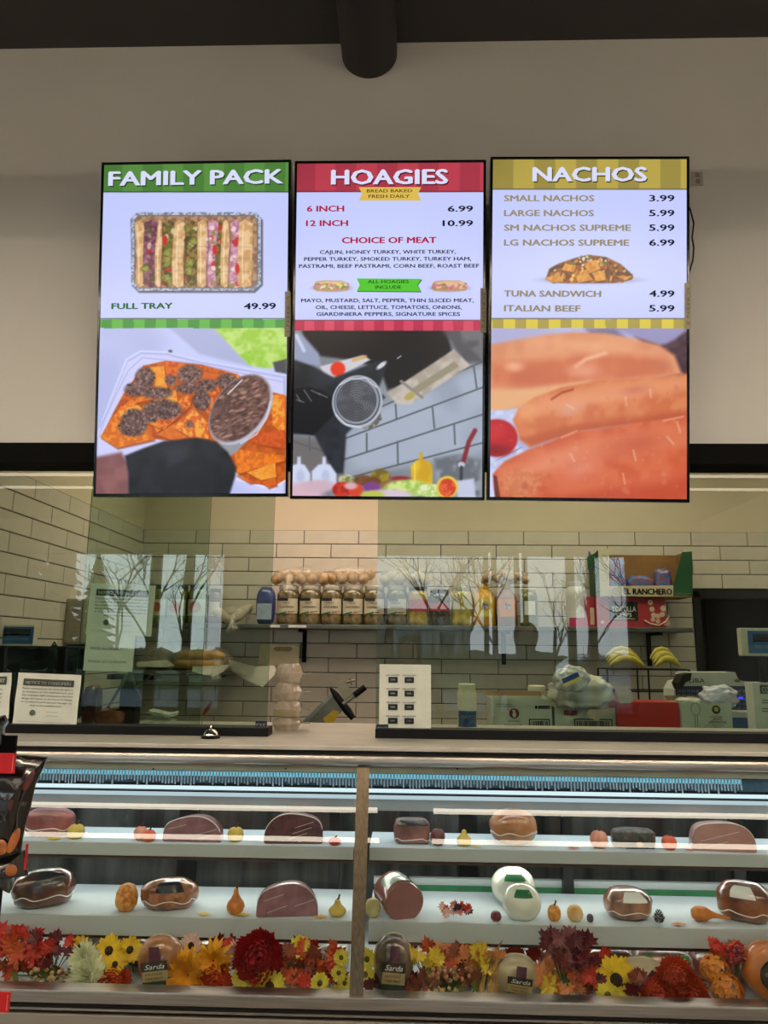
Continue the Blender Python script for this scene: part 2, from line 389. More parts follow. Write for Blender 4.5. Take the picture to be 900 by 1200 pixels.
def pic_tray(p):   # aluminium tray of six long sandwiches; frame of crop (100,170) x3.6
    p.frame(100, 170, 3.6)
    p.poly([(215, 285), (720, 285), (748, 315), (748, 590), (715, 622), (225, 622), (195, 592), (190, 310)], (88, 92, 110), soft=5)
    p.poly([(215, 281), (715, 281), (740, 305), (740, 585), (708, 613), (222, 613), (192, 585), (194, 305)], (196, 204, 222), (120, 128, 148), nz=7, seed=3)
    p.poly([(222, 293), (708, 293), (728, 312), (728, 578), (700, 603), (228, 603), (203, 578), (205, 312)], (120, 112, 118), soft=2)
    p.poly([(226, 298), (704, 298), (722, 316), (722, 574), (696, 598), (232, 598), (208, 574), (210, 316)], (186, 146, 112), (140, 104, 84), nz=14, seed=5)
    g = random.Random(4)
    for x0, x1, kind in [(212, 250, 'b'), (244, 318, 'm'), (296, 322, 'b'), (322, 378, 'g'), (368, 418, 'b'), (416, 476, 'g'), (472, 514, 'b'), (510, 560, 'h'), (552, 584, 'g'), (572, 608, 'b'), (606, 660, 'h'), (644, 702, 'b')]:
        c = {'b': ((232, 196, 150), (204, 158, 106)), 'm': ((150, 96, 112), (104, 62, 76)), 'g': ((150, 120, 72), (90, 84, 50)), 'h': ((214, 156, 178), (176, 118, 140))}[kind]
        w = (x1-x0); cur = g.uniform(-10, 10)
        p.poly([(x0+cur, 325), (x0+w*.5, 312), (x1+cur, 330), (x1+2, 430), (x1-cur*.5, 520), (x1-4, 590), (x0+w*.4, 600), (x0-2, 585), (x0-cur*.6, 470)], c[0], c[1], soft=3, nz=11 if kind != 'b' else 26, seed=g.randint(1, 99))
        if kind == 'b': p.line([(x0+w*.3+cur, 335), (x0+w*.3, 450), (x0+w*.32, 580)], 5, (246, 222, 184), a=.8)
        else:
            for _ in range(16):
                col = g.choice({'m': [(172, 120, 130), (120, 70, 90), (90, 90, 50), (206, 178, 160), (180, 50, 46)], 'g': [(104, 112, 52), (140, 140, 70), (204, 190, 150), (196, 60, 50), (84, 74, 44)], 'h': [(226, 176, 196), (196, 60, 60), (236, 206, 210), (150, 140, 80)]}[kind])
                p.ell(g.uniform(x0+8, x1-8), g.uniform(330, 590), g.uniform(8, 17), g.uniform(6, 12), col, rot=g.uniform(0, 180), soft=3)
    for x in (322, 420, 514, 606): p.line([(x, 320), (x+6, 420), (x-2, 500), (x-4, 598)], 5, (84, 54, 46), soft=4, a=.55)
    for y in (424, 472, 528): p.line([(225, y), (700, y+4)], 3, (110, 84, 70), soft=3, a=.25)
    for (x, y) in [(345, 455), (440, 495), (438, 530), (455, 405), (345, 560), (348, 480), (250, 520)]:
        p.ell(x, y, 18, 16, (112, 112, 48), (156, 150, 74), soft=3, nz=6); p.ell(x, y, 9, 8, (158, 158, 84), soft=3)
    for (x, y) in [(545, 440), (640, 520), (335, 400)]: p.ell(x, y, 10, 22, (198, 52, 44), soft=3)
def pic_nachotray(p):   # crop (100,370) x3.6
    p.frame(100, 370, 3.6); g = random.Random(11)
    p.poly([(30, 40), (850, 40), (850, 780), (30, 780)], (196, 204, 248), (180, 186, 232), nz=220, seed=2)
    p.poly([(350, 48), (540, 48), (700, 215), (480, 160)], (160, 166, 206), soft=10, a=.7)
    p.poly([(540, 50), (850, 50), (850, 205), (770, 222), (690, 208)], (152, 200, 62), (190, 222, 120), soft=6, nz=34, seed=6)
    p.ell(700, 120, 70, 20, (200, 226, 150), soft=20, a=.5, rot=20); p.poly([(790, 195), (850, 180), (850, 245), (800, 235)], (70, 72, 80), soft=6)
    p.ell(357, 150, 9, 8, (90, 84, 100), soft=3)
    rim = [(40, 520), (110, 330), (170, 180), (230, 145), (340, 150), (480, 185), (850, 250), (850, 770), (620, 720), (40, 620)]
    p.poly(rim, (214, 220, 255), soft=6); p.poly([(x*.985+8, y*.98+10) for x, y in rim], (170, 176, 226), soft=4)
    p.poly([(x*.97+12, y*.965+20) for x, y in rim], (206, 208, 250), soft=6)
    p.line([(60, 470), (180, 230), (240, 175), (460, 200), (840, 280)], 5, (168, 172, 220), a=.8)
    p.line([(640, 690), (790, 730), (845, 690)], 10, (230, 232, 255), a=.9); p.ell(560, 730, 130, 40, (186, 190, 236), soft=20, a=.7)
    p.poly([(64, 512), (120, 400), (158, 330), (190, 290), (250, 208), (330, 190), (490, 205), (640, 245), (700, 300), (845, 335), (845, 690), (790, 722), (700, 705), (620, 650), (560, 560), (300, 520), (130, 556)], (206, 98, 26), (178, 76, 22), soft=4, nz=22, seed=9)
    chips = [[(60, 510), (150, 380), (290, 520), (130, 556)], [(120, 420), (190, 350), (250, 400), (230, 480)], [(160, 330), (245, 205), (262, 245), (200, 330)], [(195, 370), (265, 300), (290, 350)], [(270, 215), (330, 212), (345, 305), (300, 310)], [(335, 188), (492, 208), (492, 240), (340, 262)], [(480, 235), (600, 250), (560, 300), (480, 290)], [(240, 380), (380, 310), (400, 420), (300, 492)], [(255, 450), (450, 320), (440, 380), (330, 480)], [(300, 500), (370, 455), (432, 510), (380, 530)], [(370, 470), (455, 390), (515, 450), (520, 520), (440, 512)], [(450, 330), (560, 295), (575, 350), (520, 420)], [(630, 245), (700, 270), (660, 300)], [(780, 335), (842, 332), (842, 510), (790, 460)], [(690, 500), (842, 480), (842, 560), (720, 540)], [(625, 560), (842, 590), (842, 610), (640, 668)], [(680, 660), (800, 620), (806, 680), (740, 694)], [(630, 668), (720, 700), (690, 704)], [(740, 700), (800, 680), (806, 712), (770, 724)]]
    for i, c in enumerate(chips):
        p.poly([(x+6, y+9) for x, y in c], (150, 56, 18), soft=5, a=.7)
        p.poly(c, [(238, 140, 42), (226, 112, 34), (214, 92, 34), (240, 128, 30)][i % 4], [(210, 104, 28), (240, 164, 62), (196, 76, 26)][i % 3], soft=3, nz=13, seed=20+i)
    for x, y, rx, ry in [(440, 245, 52, 40), (250, 262, 42, 46), (215, 310, 50, 30), (300, 325, 62, 26), (205, 450, 56, 58), (180, 470, 40, 35), (325, 395, 82, 42), (270, 420, 40, 30), (430, 305, 50, 22), (490, 355, 38, 44), (515, 292, 44, 26), (595, 275, 42, 32), (438, 457, 14, 14), (360, 270, 24, 22)]:
        p.ell(x, y, rx, ry, (122, 92, 90), (78, 56, 52), soft=9, nz=7, seed=int(x))
        for _ in range(int(rx*ry/75)):
            a = g.uniform(0, 6.3); r = g.uniform(0, 1)**.5
            p.ell(x+rx*r*math.cos(a), y+ry*r*math.sin(a), 6, 4.5, g.choice([(150, 118, 112), (92, 66, 62), (66, 46, 46), (130, 98, 88)]), rot=g.uniform(0, 180), soft=2)
    p.poly([(560, 540), (640, 480), (690, 520), (640, 570), (600, 600)], (150, 150, 160), soft=6)
    p.ell(655, 395, 168, 112, (190, 190, 206), soft=4, rot=-52); p.ell(650, 390, 160, 104, (118, 84, 78), (84, 58, 54), soft=7, rot=-52, nz=15, seed=14)
    for _ in range(170):
        a = g.uniform(0, 6.3); r = g.uniform(0, .92)**.5; u, v = 150*r*math.cos(a), 96*r*math.sin(a); c_, s_ = math.cos(math.radians(-52)), math.sin(math.radians(-52))
        p.ell(650+u*c_-v*s_, 390+u*s_+v*c_, 13, 5, g.choice([(150, 112, 98), (96, 66, 60), (128, 94, 84), (176, 136, 116), (74, 52, 48)]), rot=-20+g.uniform(-14, 14), soft=3, a=.8)
    p.line([(655, 538), (720, 500), (765, 430), (780, 360)], 7, (214, 210, 224), a=.8); p.line([(600, 330), (660, 270)], 6, (236, 230, 240), a=.8)
    p.poly([(20, 600), (150, 575), (190, 640), (190, 790), (20, 790)], (146, 96, 96), (128, 82, 84), soft=12, nz=60)
    p.poly([(165, 590), (240, 560), (330, 528), (470, 514), (550, 530), (600, 575), (636, 640), (630, 680), (596, 790), (182, 790), (180, 660)], (34, 34, 42), (24, 24, 30), soft=8, nz=70)
    p.poly([(330, 560), (440, 540), (420, 600), (350, 640)], (50, 52, 62), soft=26, a=.7)
def pic_sieve(p):   # crop (330,370) x3.4615
    p.frame(330, 370, 3.4615); g = random.Random(5)
    p.poly([(20, 30), (840, 30), (840, 780), (20, 780)], (140, 146, 156), (126, 130, 138), nz=160, seed=3)
    p.poly([(840, 190), (840, 560), (260, 640), (240, 440)], (166, 176, 194), (150, 160, 178), soft=30, nz=140)
    p.poly([(20, 480), (250, 520), (240, 680), (20, 700)], (112, 108, 108), soft=20)
    for a, b in [((230, 668), (815, 515)), ((230, 590), (815, 400)), ((250, 500), (815, 290)), ((400, 370), (815, 185)), ((40, 508), (250, 575))]: p.line([a, b], 7, (92, 96, 104), soft=3)
    for a, b in [((470, 512), (472, 600)), ((345, 478), (345, 550)), ((612, 372), (620, 455)), ((462, 360), (466, 418)), ((780, 205), (792, 292)), ((700, 440), (704, 520)), ((112, 490), (114, 545))]: p.line([a, b], 7, (92, 96, 104), soft=3)
    p.poly([(85, 40), (670, 40), (690, 140), (560, 262), (430, 300), (400, 215), (300, 182), (150, 160), (80, 110)], (26, 22, 24), soft=10)
    p.poly([(30, 60), (80, 70), (150, 150), (160, 205), (30, 190)], (150, 158, 186), soft=10); p.line([(90, 140), (60, 80)], 14, (200, 206, 236), soft=6)
    p.poly([(640, 40), (840, 40), (840, 190), (740, 190)], (84, 82, 88), (110, 108, 116), soft=16, nz=60)
    p.poly([(155, 205), (330, 158), (360, 178), (220, 250), (170, 235)], (206, 204, 214), soft=5); p.ell(228, 215, 30, 30, (226, 58, 34), soft=6); p.line([(290, 180), (340, 165)], 14, (214, 160, 90), soft=5, a=.8)
    p.poly([(30, 170), (130, 205), (210, 250), (400, 180), (430, 200), (390, 300), (420, 330), (300, 440), (262, 480), (250, 640), (215, 640), (130, 480), (30, 480)], (44, 48, 56), (34, 36, 42), soft=8, nz=60)
    p.ell(405, 200, 24, 9, (210, 212, 220), rot=-38, soft=4); p.line([(470, 172), (484, 162)], 4, (190, 190, 200))
    p.poly([(425, 315), (700, 135), (765, 200), (520, 360), (470, 358)], (196, 186, 176), (170, 158, 144), soft=6, nz=40); p.poly([(520, 300), (700, 185), (720, 205), (545, 318)], (150, 140, 118), soft=5); p.line([(485, 265), (570, 330)], 12, (140, 134, 128), soft=4); p.ell(520, 325, 24, 14, (176, 160, 90), rot=-30, soft=5)
    p.poly([(30, 300), (110, 286), (160, 300), (210, 335), (215, 400), (170, 440), (130, 485), (30, 470)], (20, 20, 26), soft=6)
    for a, b in [((60, 340), (90, 350)), ((90, 300), (120, 345)), ((120, 302), (155, 318)), ((150, 315), (185, 330)), ((60, 320), (75, 345))]: p.line([a, b], 4, (150, 154, 170), a=.7)
    p.poly([(330, 440), (400, 380), (408, 420), (370, 458), (330, 458)], (150, 150, 140), (96, 92, 88), soft=4, nz=10)
    p.ell(307, 348, 102, 108, (176, 182, 196), soft=3, rot=20); p.ell(306, 346, 94, 99, (84, 88, 98), soft=2, rot=20); p.ell(305, 345, 88, 93, (150, 156, 170), soft=2, rot=20)
    p.ell(303, 344, 82, 86, (104, 104, 112), (84, 84, 92), soft=3, rot=20, nz=40)
    for rr_ in range(8, 80, 10):
        for k in range(int(2*PI*rr_/9)):
            a = k/ (int(2*PI*rr_/9))*2*PI+rr_; p.ell(303+rr_*math.cos(a), 344+rr_*1.03*math.sin(a), 2.6, 2.6, (48, 48, 54), soft=1.4, a=.8)
    p.line([(235, 280), (280, 254), (340, 252), (385, 290)], 4, (232, 236, 244), a=.9); p.line([(220, 400), (260, 440), (320, 452)], 4, (232, 236, 244), a=.8)
    for x, w in ((70, 46), (172, 50)):
        p.poly([(x-w, 700), (x-w, 630), (x-w*.5, 605), (x-8, 600), (x-6, 572), (x+6, 572), (x+8, 600), (x+w*.5, 605), (x+w, 640), (x+w, 700)], (206, 214, 240), soft=6); p.ell(x+6, 650, 16, 24, (170, 178, 210), soft=8, a=.6)
    p.ell(90, 715, 80, 40, (216, 180, 196), soft=14); p.ell(150, 690, 70, 24, (206, 176, 190), soft=10)
    p.poly([(525, 690), (524, 610), (545, 588), (556, 582), (560, 555), (570, 555), (574, 582), (600, 592), (612, 612), (612, 690)], (224, 186, 40), (206, 160, 34), soft=5, nz=50); p.line([(540, 600), (540, 670)], 8, (244, 220, 110), a=.6)
    p.poly([(620, 580), (720, 560), (805, 590), (805, 740), (640, 740)], (104, 108, 116), (150, 156, 170), soft=14, nz=40); p.poly([(700, 670), (780, 660), (790, 750), (720, 750)], (196, 200, 224), soft=8)
    p.line([(785, 465), (760, 510), (738, 590)], 18, (134, 36, 44), soft=5); p.ell(730, 604, 14, 12, (190, 190, 204), soft=4); p.line([(730, 615), (728, 660)], 14, (60, 62, 66), soft=4)
    p.ell(262, 665, 32, 22, (200, 196, 160), (120, 130, 70), soft=5, nz=16); p.ell(400, 650, 40, 28, (158, 140, 40), (120, 96, 40), soft=6, nz=18); p.ell(330, 668, 40, 22, (126, 78, 44), (96, 70, 44), soft=6, nz=14); p.ell(370, 672, 34, 18, (110, 72, 34), soft=5)
    p.ell(245, 705, 40, 32, (206, 60, 40), (170, 40, 34), soft=5, nz=20); p.ell(300, 708, 30, 28, (214, 70, 46), soft=5); p.ell(365, 695, 36, 22, (126, 66, 140), soft=6); p.ell(280, 690, 26, 14, (220, 170, 180), soft=6)
    p.ell(440, 690, 40, 22, (140, 90, 50), soft=6); p.ell(480, 660, 40, 10, (150, 44, 44), soft=5); p.ell(510, 700, 95, 34, (158, 196, 84), (210, 226, 140), soft=8, nz=18, seed=4); p.ell(610, 710, 62, 28, (226, 232, 190), (180, 206, 110), soft=5, nz=14); p.ell(440, 730, 90, 26, (214, 196, 214), soft=10)
    p.ell(672, 695, 44, 46, (226, 196, 70), soft=4, rot=25); p.ell(672, 697, 35, 37, (206, 62, 34), (224, 100, 54), soft=4, nz=14); p.ell(370, 725, 46, 16, (190, 196, 80), soft=6)
def pic_bread(p):   # crop (560,370) x3.4615
    p.frame(560, 370, 3.4615); g = random.Random(8)
    p.poly([(20, 30), (870, 30), (870, 780), (20, 780)], (190, 194, 236), (170, 172, 214), nz=200)
    p.poly([(440, 50), (560, 46), (600, 90), (460, 90)], (120, 110, 140), soft=18); p.poly([(640, 80), (760, 110), (870, 40), (870, 260), (760, 240)], (82, 54, 66), (60, 40, 52), soft=16, nz=50); p.poly([(540, 40), (860, 40), (800, 95), (740, 118), (620, 78)], (150, 146, 190), soft=14)
    p.poly([(30, 120), (160, 96), (300, 72), (400, 64), (520, 70), (640, 92), (740, 118), (800, 160), (830, 235), (500, 290), (200, 350), (120, 385), (30, 385)], (224, 152, 112), (214, 138, 100), soft=12, nz=90)
    p.poly([(60, 190), (250, 180), (520, 150), (760, 170), (790, 230), (560, 260), (230, 290), (60, 280)], (206, 112, 78), (216, 126, 88), soft=26, nz=70)
    p.poly([(30, 300), (220, 295), (460, 262), (200, 350), (120, 385), (30, 390)], (228, 172, 124), soft=14); p.line([(400, 205), (440, 175), (520, 150)], 14, (244, 196, 164), soft=10, a=.8); p.ell(430, 220, 60, 26, (232, 160, 130), soft=20, a=.8)
    p.ell(740, 200, 60, 40, (196, 118, 90), soft=40, a=.6)
    p.poly([(30, 385), (160, 378), (150, 520), (200, 560), (60, 620), (30, 640)], (206, 212, 246), (184, 190, 226), soft=8, nz=30)
    for k in range(5): p.line([(70+k*14, 590-k*8), (160+k*6, 545-k*4)], 3, (120, 126, 160), a=.5)
    p.poly([(30, 640), (70, 620), (90, 760), (30, 760)], (210, 212, 250), soft=6)
    p.ell(78, 495, 84, 76, (186, 26, 34), soft=6); p.ell(60, 470, 50, 36, (206, 52, 56), soft=20, a=.7); p.ell(80, 545, 50, 22, (130, 18, 26), soft=16, a=.8)
    p.poly([(142, 420), (170, 372), (230, 330), (340, 290), (500, 262), (640, 256), (760, 244), (860, 234), (860, 430), (600, 440), (420, 465), (300, 500), (210, 532), (170, 500), (160, 470)], (206, 112, 70), (218, 130, 84), soft=8, nz=60)
    p.poly([(180, 400), (260, 330), (500, 272), (860, 242), (860, 300), (500, 330), (260, 400)], (228, 150, 104), soft=26, a=.8); p.poly([(180, 500), (420, 440), (860, 380), (860, 425), (420, 470), (220, 530)], (184, 84, 52), soft=20, a=.8)
    p.line([(300, 338), (340, 312), (386, 298)], 9, (172, 76, 44), soft=4); p.ell(380, 375, 50, 26, (220, 160, 140), soft=20, a=.7, rot=-15); p.ell(200, 380, 40, 40, (236, 164, 110), soft=24, a=.7)
    p.poly([(62, 640), (110, 590), (200, 545), (300, 508), (380, 470), (500, 458), (640, 436), (760, 420), (860, 402), (860, 790), (82, 790), (66, 700)], (204, 92, 58), (214, 108, 70), soft=7, nz=70)
    p.poly([(90, 620), (220, 560), (420, 500), (860, 430), (860, 520), (420, 600), (120, 700)], (222, 128, 90), soft=30, a=.7); p.ell(180, 680, 90, 60, (222, 140, 96), (196, 100, 62), soft=26, a=.8, nz=20)
    p.poly([(300, 740), (860, 640), (860, 790), (300, 790)], (188, 72, 46), soft=26, a=.7); p.poly([(62, 645), (78, 650), (92, 740), (70, 740)], (110, 50, 44), soft=4)
    # rounded volume, bake marks and glints
    p.ell(430, 120, 300, 46, (236, 170, 128), soft=200, a=.7, rot=4); p.ell(190, 245, 120, 40, (200, 104, 72), soft=80, a=.7); p.ell(600, 215, 150, 34, (206, 116, 84), soft=100, a=.6)
    p.ell(520, 330, 330, 36, (232, 156, 116), soft=200, a=.75, rot=-9); p.ell(640, 300, 90, 30, (196, 108, 86), soft=60, a=.6, rot=-8); p.ell(330, 470, 160, 26, (190, 92, 56), soft=100, a=.7, rot=-14)
    p.ell(300, 590, 210, 44, (230, 146, 112), soft=150, a=.7, rot=-20); p.ell(420, 620, 110, 60, (226, 140, 118), soft=80, a=.7, rot=-15); p.ell(650, 520, 180, 60, (188, 82, 58), soft=120, a=.55, rot=-12); p.ell(720, 660, 190, 50, (222, 116, 84), soft=120, a=.5, rot=-10)
    p.ell(170, 690, 60, 46, (212, 132, 92), soft=30, a=.6); p.ell(190, 690, 16, 14, (176, 88, 60), soft=10, a=.5); p.ell(150, 205, 34, 18, (240, 184, 146), soft=14, a=.7)
    for a, b in [((340, 494), (400, 468)), ((755, 425), (835, 408)), ((632, 545), (642, 585)), ((810, 430), (822, 470)), ((770, 490), (796, 520)), ((600, 330), (604, 362)), ((360, 360), (390, 376)), ((590, 640), (598, 680)), ((376, 560), (392, 590)), ((700, 300), (704, 330))]: p.line([a, b], 6, (244, 190, 168), soft=6, a=.6)
    g2 = random.Random(3)
    for _ in range(90):
        x, y = g2.uniform(80, 840), g2.uniform(270, 740); p.ell(x, y, g2.uniform(4, 14), g2.uniform(4, 12), g2.choice([(232, 150, 118), (184, 86, 58), (236, 168, 138)]), rot=g2.uniform(0, 90), soft=8, a=.22)
def pic_hoagie(p, cx, cy, pal):
    p.frame(0, 0, 1); g = random.Random(int(cx))
    p.ell(cx+.7, cy+2.6, 22, 4.5, (110, 112, 140), soft=1.5, a=.6)
    p.poly([(cx-20, cy-1), (cx-18, cy-5), (cx-8, cy-6.3), (cx+12, cy-6), (cx+20, cy-3), (cx+21.5, cy+1), (cx+19, cy+5.5), (cx-17, cy+6), (cx-21, cy+3)], (176, 130, 84), soft=.8)
    p.poly([(cx-18, cy-4.2), (cx-6, cy-5.8), (cx+14, cy-5.4), (cx+20, cy-2), (cx+10, cy-2), (cx-16, cy-2)], (222, 180, 124), soft=.8)
    for _ in range(70):
        x = g.uniform(-18, 19); p.ell(cx+x, cy+g.uniform(-2.5, 3), 2.2, 1.2, g.choice(pal), rot=g.uniform(-40, 40), soft=.7)
    p.line([(cx-17, cy+4.6), (cx, cy+5.4), (cx+18, cy+4.2)], 2, (190, 144, 96), soft=.8)
def pic_nachos(p):
    p.frame(560, 170, 3.4615); g = random.Random(21)
    p.ell(455, 545, 178, 16, (130, 132, 160), soft=8, a=.7)
    p.poly([(275, 545), (290, 500), (330, 478), (400, 455), (450, 443), (520, 452), (580, 480), (630, 525), (632, 542), (560, 558), (340, 558)], (150, 92, 50), (96, 60, 44), soft=4, nz=14)
    for i in range(120):
        x = g.gauss(455, 80); hgt = 105*(1-((x-455)/190)**2); y = 552-g.uniform(0, max(6, hgt))
        top = 552-y > hgt*.55
        col = g.choice([(196, 62, 60), (110, 126, 66), (232, 222, 206), (206, 144, 66), (150, 60, 70), (214, 196, 170)] if top else [(216, 150, 66), (196, 122, 50), (150, 84, 44), (232, 180, 96), (110, 62, 40)])
        if abs(x-455) < 178: p.ell(x, y, g.uniform(7, 16) if not top else g.uniform(4, 9), g.uniform(4, 8) if not top else g.uniform(3, 6), col, rot=g.uniform(0, 180), soft=2)
    for c in [[(280, 540), (330, 520), (350, 552), (300, 556)], [(395, 530), (440, 505), (470, 545), (410, 556)], [(430, 480), (480, 462), (500, 500), (450, 520)], [(560, 530), (630, 530), (600, 548)], [(470, 520), (515, 505), (520, 545), (480, 552)], [(355, 478), (400, 490), (390, 515), (340, 505)]]:
        p.poly([(x+3, y+4) for x, y in c], (90, 50, 34), soft=3, a=.6); p.poly(c, (224, 160, 74), (200, 130, 56), soft=2, nz=10)

def stripes(p, y0, y1, base, alt, n, x0, x1, seed=0, checks=False):
    p.frame(0, 0, 1); m = ((p.Y > y0) & (p.Y < y1)).astype(float); u = (p.X-x0)/(x1-x0)*n; k = np.floor(u).astype(int) % 2
    p.put(m, base); p.put(m*(k == 0), alt)

scr_black = M('glossy black bezel', (10, 10, 12), .12, 0, .1, 8)
def col_mat():
    m = bpy.data.materials.new('screen picture'); m.use_nodes = True; N = m.node_tree.nodes; L = m.node_tree.links; N.clear()
    o = N.new('ShaderNodeOutputMaterial'); e = N.new('ShaderNodeEmission'); a = N.new('ShaderNodeVertexColor'); a.layer_name = 'picture'
    g = N.new('ShaderNodeBsdfGlossy'); g.inputs['Roughness'].default_value = .25; g.inputs['Color'].default_value = (.03, .03, .03, 1); s = N.new('ShaderNodeAddShader')
    L.new(a.outputs[0], e.inputs[0]); e.inputs[1].default_value = 1.0
    L.new(e.outputs[0], s.inputs[0]); L.new(g.outputs[0], s.inputs[1]); L.new(s.outputs[0], o.inputs[0]); return m
scr_m = col_mat()
def menu_screen(label, TL, TR, BL, BR, Yt, Yb, painter, sheet):
    """a portrait display hung on the wall, leaning forward at the top"""
    a, b = P(*BL, Yb), P(*BR, Yb); t = (P(*TL, Yt)+P(*TR, Yt))/2; c = (a+b)/2
    wid = ((b-a).length + (P(*TR, Yt)-P(*TL, Yt)).length)/2
    ux = Vector(((b-a).x, 0, (b-a).z)).normalized(); uz = (t-c); hgt = uz.length; uz.normalize()
    uy = uz.cross(ux).normalized(); ux = uy.cross(uz).normalized()
    Mx = Matrix((ux, uy, uz)).transposed().to_4x4(); Mx.translation = c
    root = thing('menu_screen', label, 'screen'); root.matrix_world = Mx
    bz = .009
    fr = MB(); w2 = wid/2; dp = .035
    fr.box(-w2, w2, 0, dp, 0, bz*1.3); fr.box(-w2, w2, 0, dp, hgt-bz, hgt); fr.box(-w2, -w2+bz, 0, dp, bz*1.3, hgt-bz); fr.box(w2-bz, w2, 0, dp, bz*1.3, hgt-bz); fr.box(-w2+.002, w2-.002, .012, dp+.02, .002, hgt-.002)
    fr.build('bezel', scr_black, root, bevel=.0015)
    hb = MB(); hb.box(-.2, .2, dp+.02, dp+.05, hgt*.35, hgt*.7); hb.build('wall_bracket', blackm, root)
    nx, nz_ = 250, 440
    xs = np.linspace(-w2+bz, w2-bz, nx); zs = np.linspace(bz*1.3, hgt-bz, nz_)
    XX, ZZ = np.meshgrid(xs, zs)
    pts = np.array(c)[None, None]+XX[..., None]*np.array(ux)+ZZ[..., None]*np.array(uz)
    R = np.array(RM.transposed()); q = (pts-np.array(ORG)) @ R.T
    PXX = W/2+F*q[..., 0]/-q[..., 2]; PYY = H/2-F*q[..., 1]/-q[..., 2]
    p = Paint(PXX, PYY); painter(p)
    rgb = np.clip(p.rgb, 0, 255)/255; rgb = np.where(rgb <= .04045, rgb/12.92, ((rgb+.055)/1.055)**2.4)
    verts = np.stack([XX, np.full(XX.shape, .004), ZZ], -1).reshape(-1, 3)
    idx = np.arange(nx*nz_).reshape(nz_, nx); fa = np.stack([idx[:-1, :-1], idx[:-1, 1:], idx[1:, 1:], idx[1:, :-1]], -1).reshape(-1, 4)
    me = bpy.data.meshes.new('screen'); me.vertices.add(len(verts)); me.vertices.foreach_set('co', verts.astype('f').ravel())
    me.loops.add(fa.size); me.loops.foreach_set('vertex_index', fa.astype('i').ravel()); me.polygons.add(len(fa))
    me.polygons.foreach_set('loop_start', np.arange(0, fa.size, 4, dtype='i')); me.update(calc_edges=True)
    ca = me.color_attributes.new('picture', 'FLOAT_COLOR', 'POINT')
    ca.data.foreach_set('color', np.concatenate([rgb.reshape(-1, 3), np.ones((nx*nz_, 1))], 1).astype('f').ravel())
    me.materials.append(scr_m); s = bpy.data.objects.new('screen', me); C.objects.link(s); s.parent = root
    n = uy
    def loc(px, py): v = PP(px, py, c, n)-c; return v.dot(ux), v.dot(uz)
    def tx(sx0, sx1, yb, hpx, txt, mat, bold=.045, nm='lettering'):
        """text whose baseline runs at photo height yb from sx0 to sx1"""
        x0, z0 = loc(sx0, yb); x1, z1 = loc(sx1, yb); _, zt = loc(sx0, yb-hpx)
        return text(txt, mat, s, x0, (z0+z1)/2, zt-z0, width=x1-x0, y=-.0008, bold=bold*1.5, name=nm)
    def shp(pts, mat, nm='banner', y=.0025, parent=s):
        q = [loc(*k) for k in pts]; m = MB(); m.add([(a_, y, b_) for a_, b_ in q], [tuple(range(len(q)))]); return m.build(nm, mat, parent)
    sheet(tx, shp, root, loc)
    return root
E = lambda n, c: emis('screen '+n, c, 1.0)
white_t = E('white', (218, 222, 250)); dark_t = E('dark', (28, 28, 36)); shade_t = E('title shade', (96, 60, 50))
def title(tx, x0, x1, yb, h, t, sh):
    tx(x0+1.2, x1+1.2, yb+1.5, h, t, sh, .045)
    o = tx(x0, x1, yb, h, t, white_t, .045)
    for v in o.data.vertices: v.co.y -= .0006
def s_family(tx, shp, root, loc):
    title(tx, 128, 331, 216.5, 17, 'FAMILY PACK', E('green shade', (44, 74, 34)))
    tx(131, 202, 362, 7, 'FULL TRAY', E('green text', (52, 110, 52))); tx(286, 323, 362.3, 7.4, '49.99', dark_t)
def s_hoagies(tx, shp, root, loc):
    title(tx, 389, 524, 216, 17.5, 'HOAGIES', E('red shade', (96, 24, 36)))
    shp([(420.5, 219), (493.5, 219), (490, 226.5), (493.5, 234.6), (420.5, 234.6), (424.3, 226.5)], E('banner ochre', (222, 188, 84)))
    tx(430, 483, 225.6, 4, 'BREAD BAKED', E('banner text', (70, 56, 20)), .02); tx(432, 480, 232, 4, 'FRESH DAILY', E('banner text', (70, 56, 20)), .02)
    rd = E('red text', (176, 32, 64))
    tx(360, 403, 248, 7, '6 INCH', rd); tx(525, 554, 248, 7, '6.99', dark_t); tx(359, 407.5, 265, 7, '12 INCH', rd); tx(519, 554, 265, 7, '10.99', dark_t)
    tx(401, 511, 285, 7.2, 'CHOICE OF MEAT', rd)
    for a, b, y, t in [(375, 534, 297.4, 'CAJUN, HONEY TURKEY, WHITE TURKEY,'), (356.5, 552, 305.6, 'PEPPER TURKEY, SMOKED TURKEY, TURKEY HAM,'), (350.5, 561.5, 313.8, 'PASTRAMI, BEEF PASTRAMI, CORN BEEF, ROAST BEEF'), (353, 555, 354.2, 'MAYO, MUSTARD, SALT, PEPPER, THIN SLICED MEAT,'), (370, 541, 362.2, 'OIL, CHEESE, LETTUCE, TOMATOES, ONIONS,'), (371, 539, 370.2, 'GIARDINIERA PEPPERS, SIGNATURE SPICES')]:
        tx(a, b, y, 4.4, t, dark_t, .03)
    shp([(418.5, 327), (495, 327.5), (490, 334), (494, 342.3), (418.5, 341.8), (422, 334)], E('banner shade', (60, 110, 60)), y=.003); shp([(418, 326), (494, 326.5), (489, 333.6), (493, 341.3), (418, 340.8), (421.5, 333.6)], E('banner green', (92, 200, 60)))
    tx(431, 479, 332, 4, 'ALL HOAGIES', E('banner text g', (24, 60, 24)), .02); tx(440, 470, 338.4, 4, 'INCLUDE', E('banner text g', (24, 60, 24)), .02)
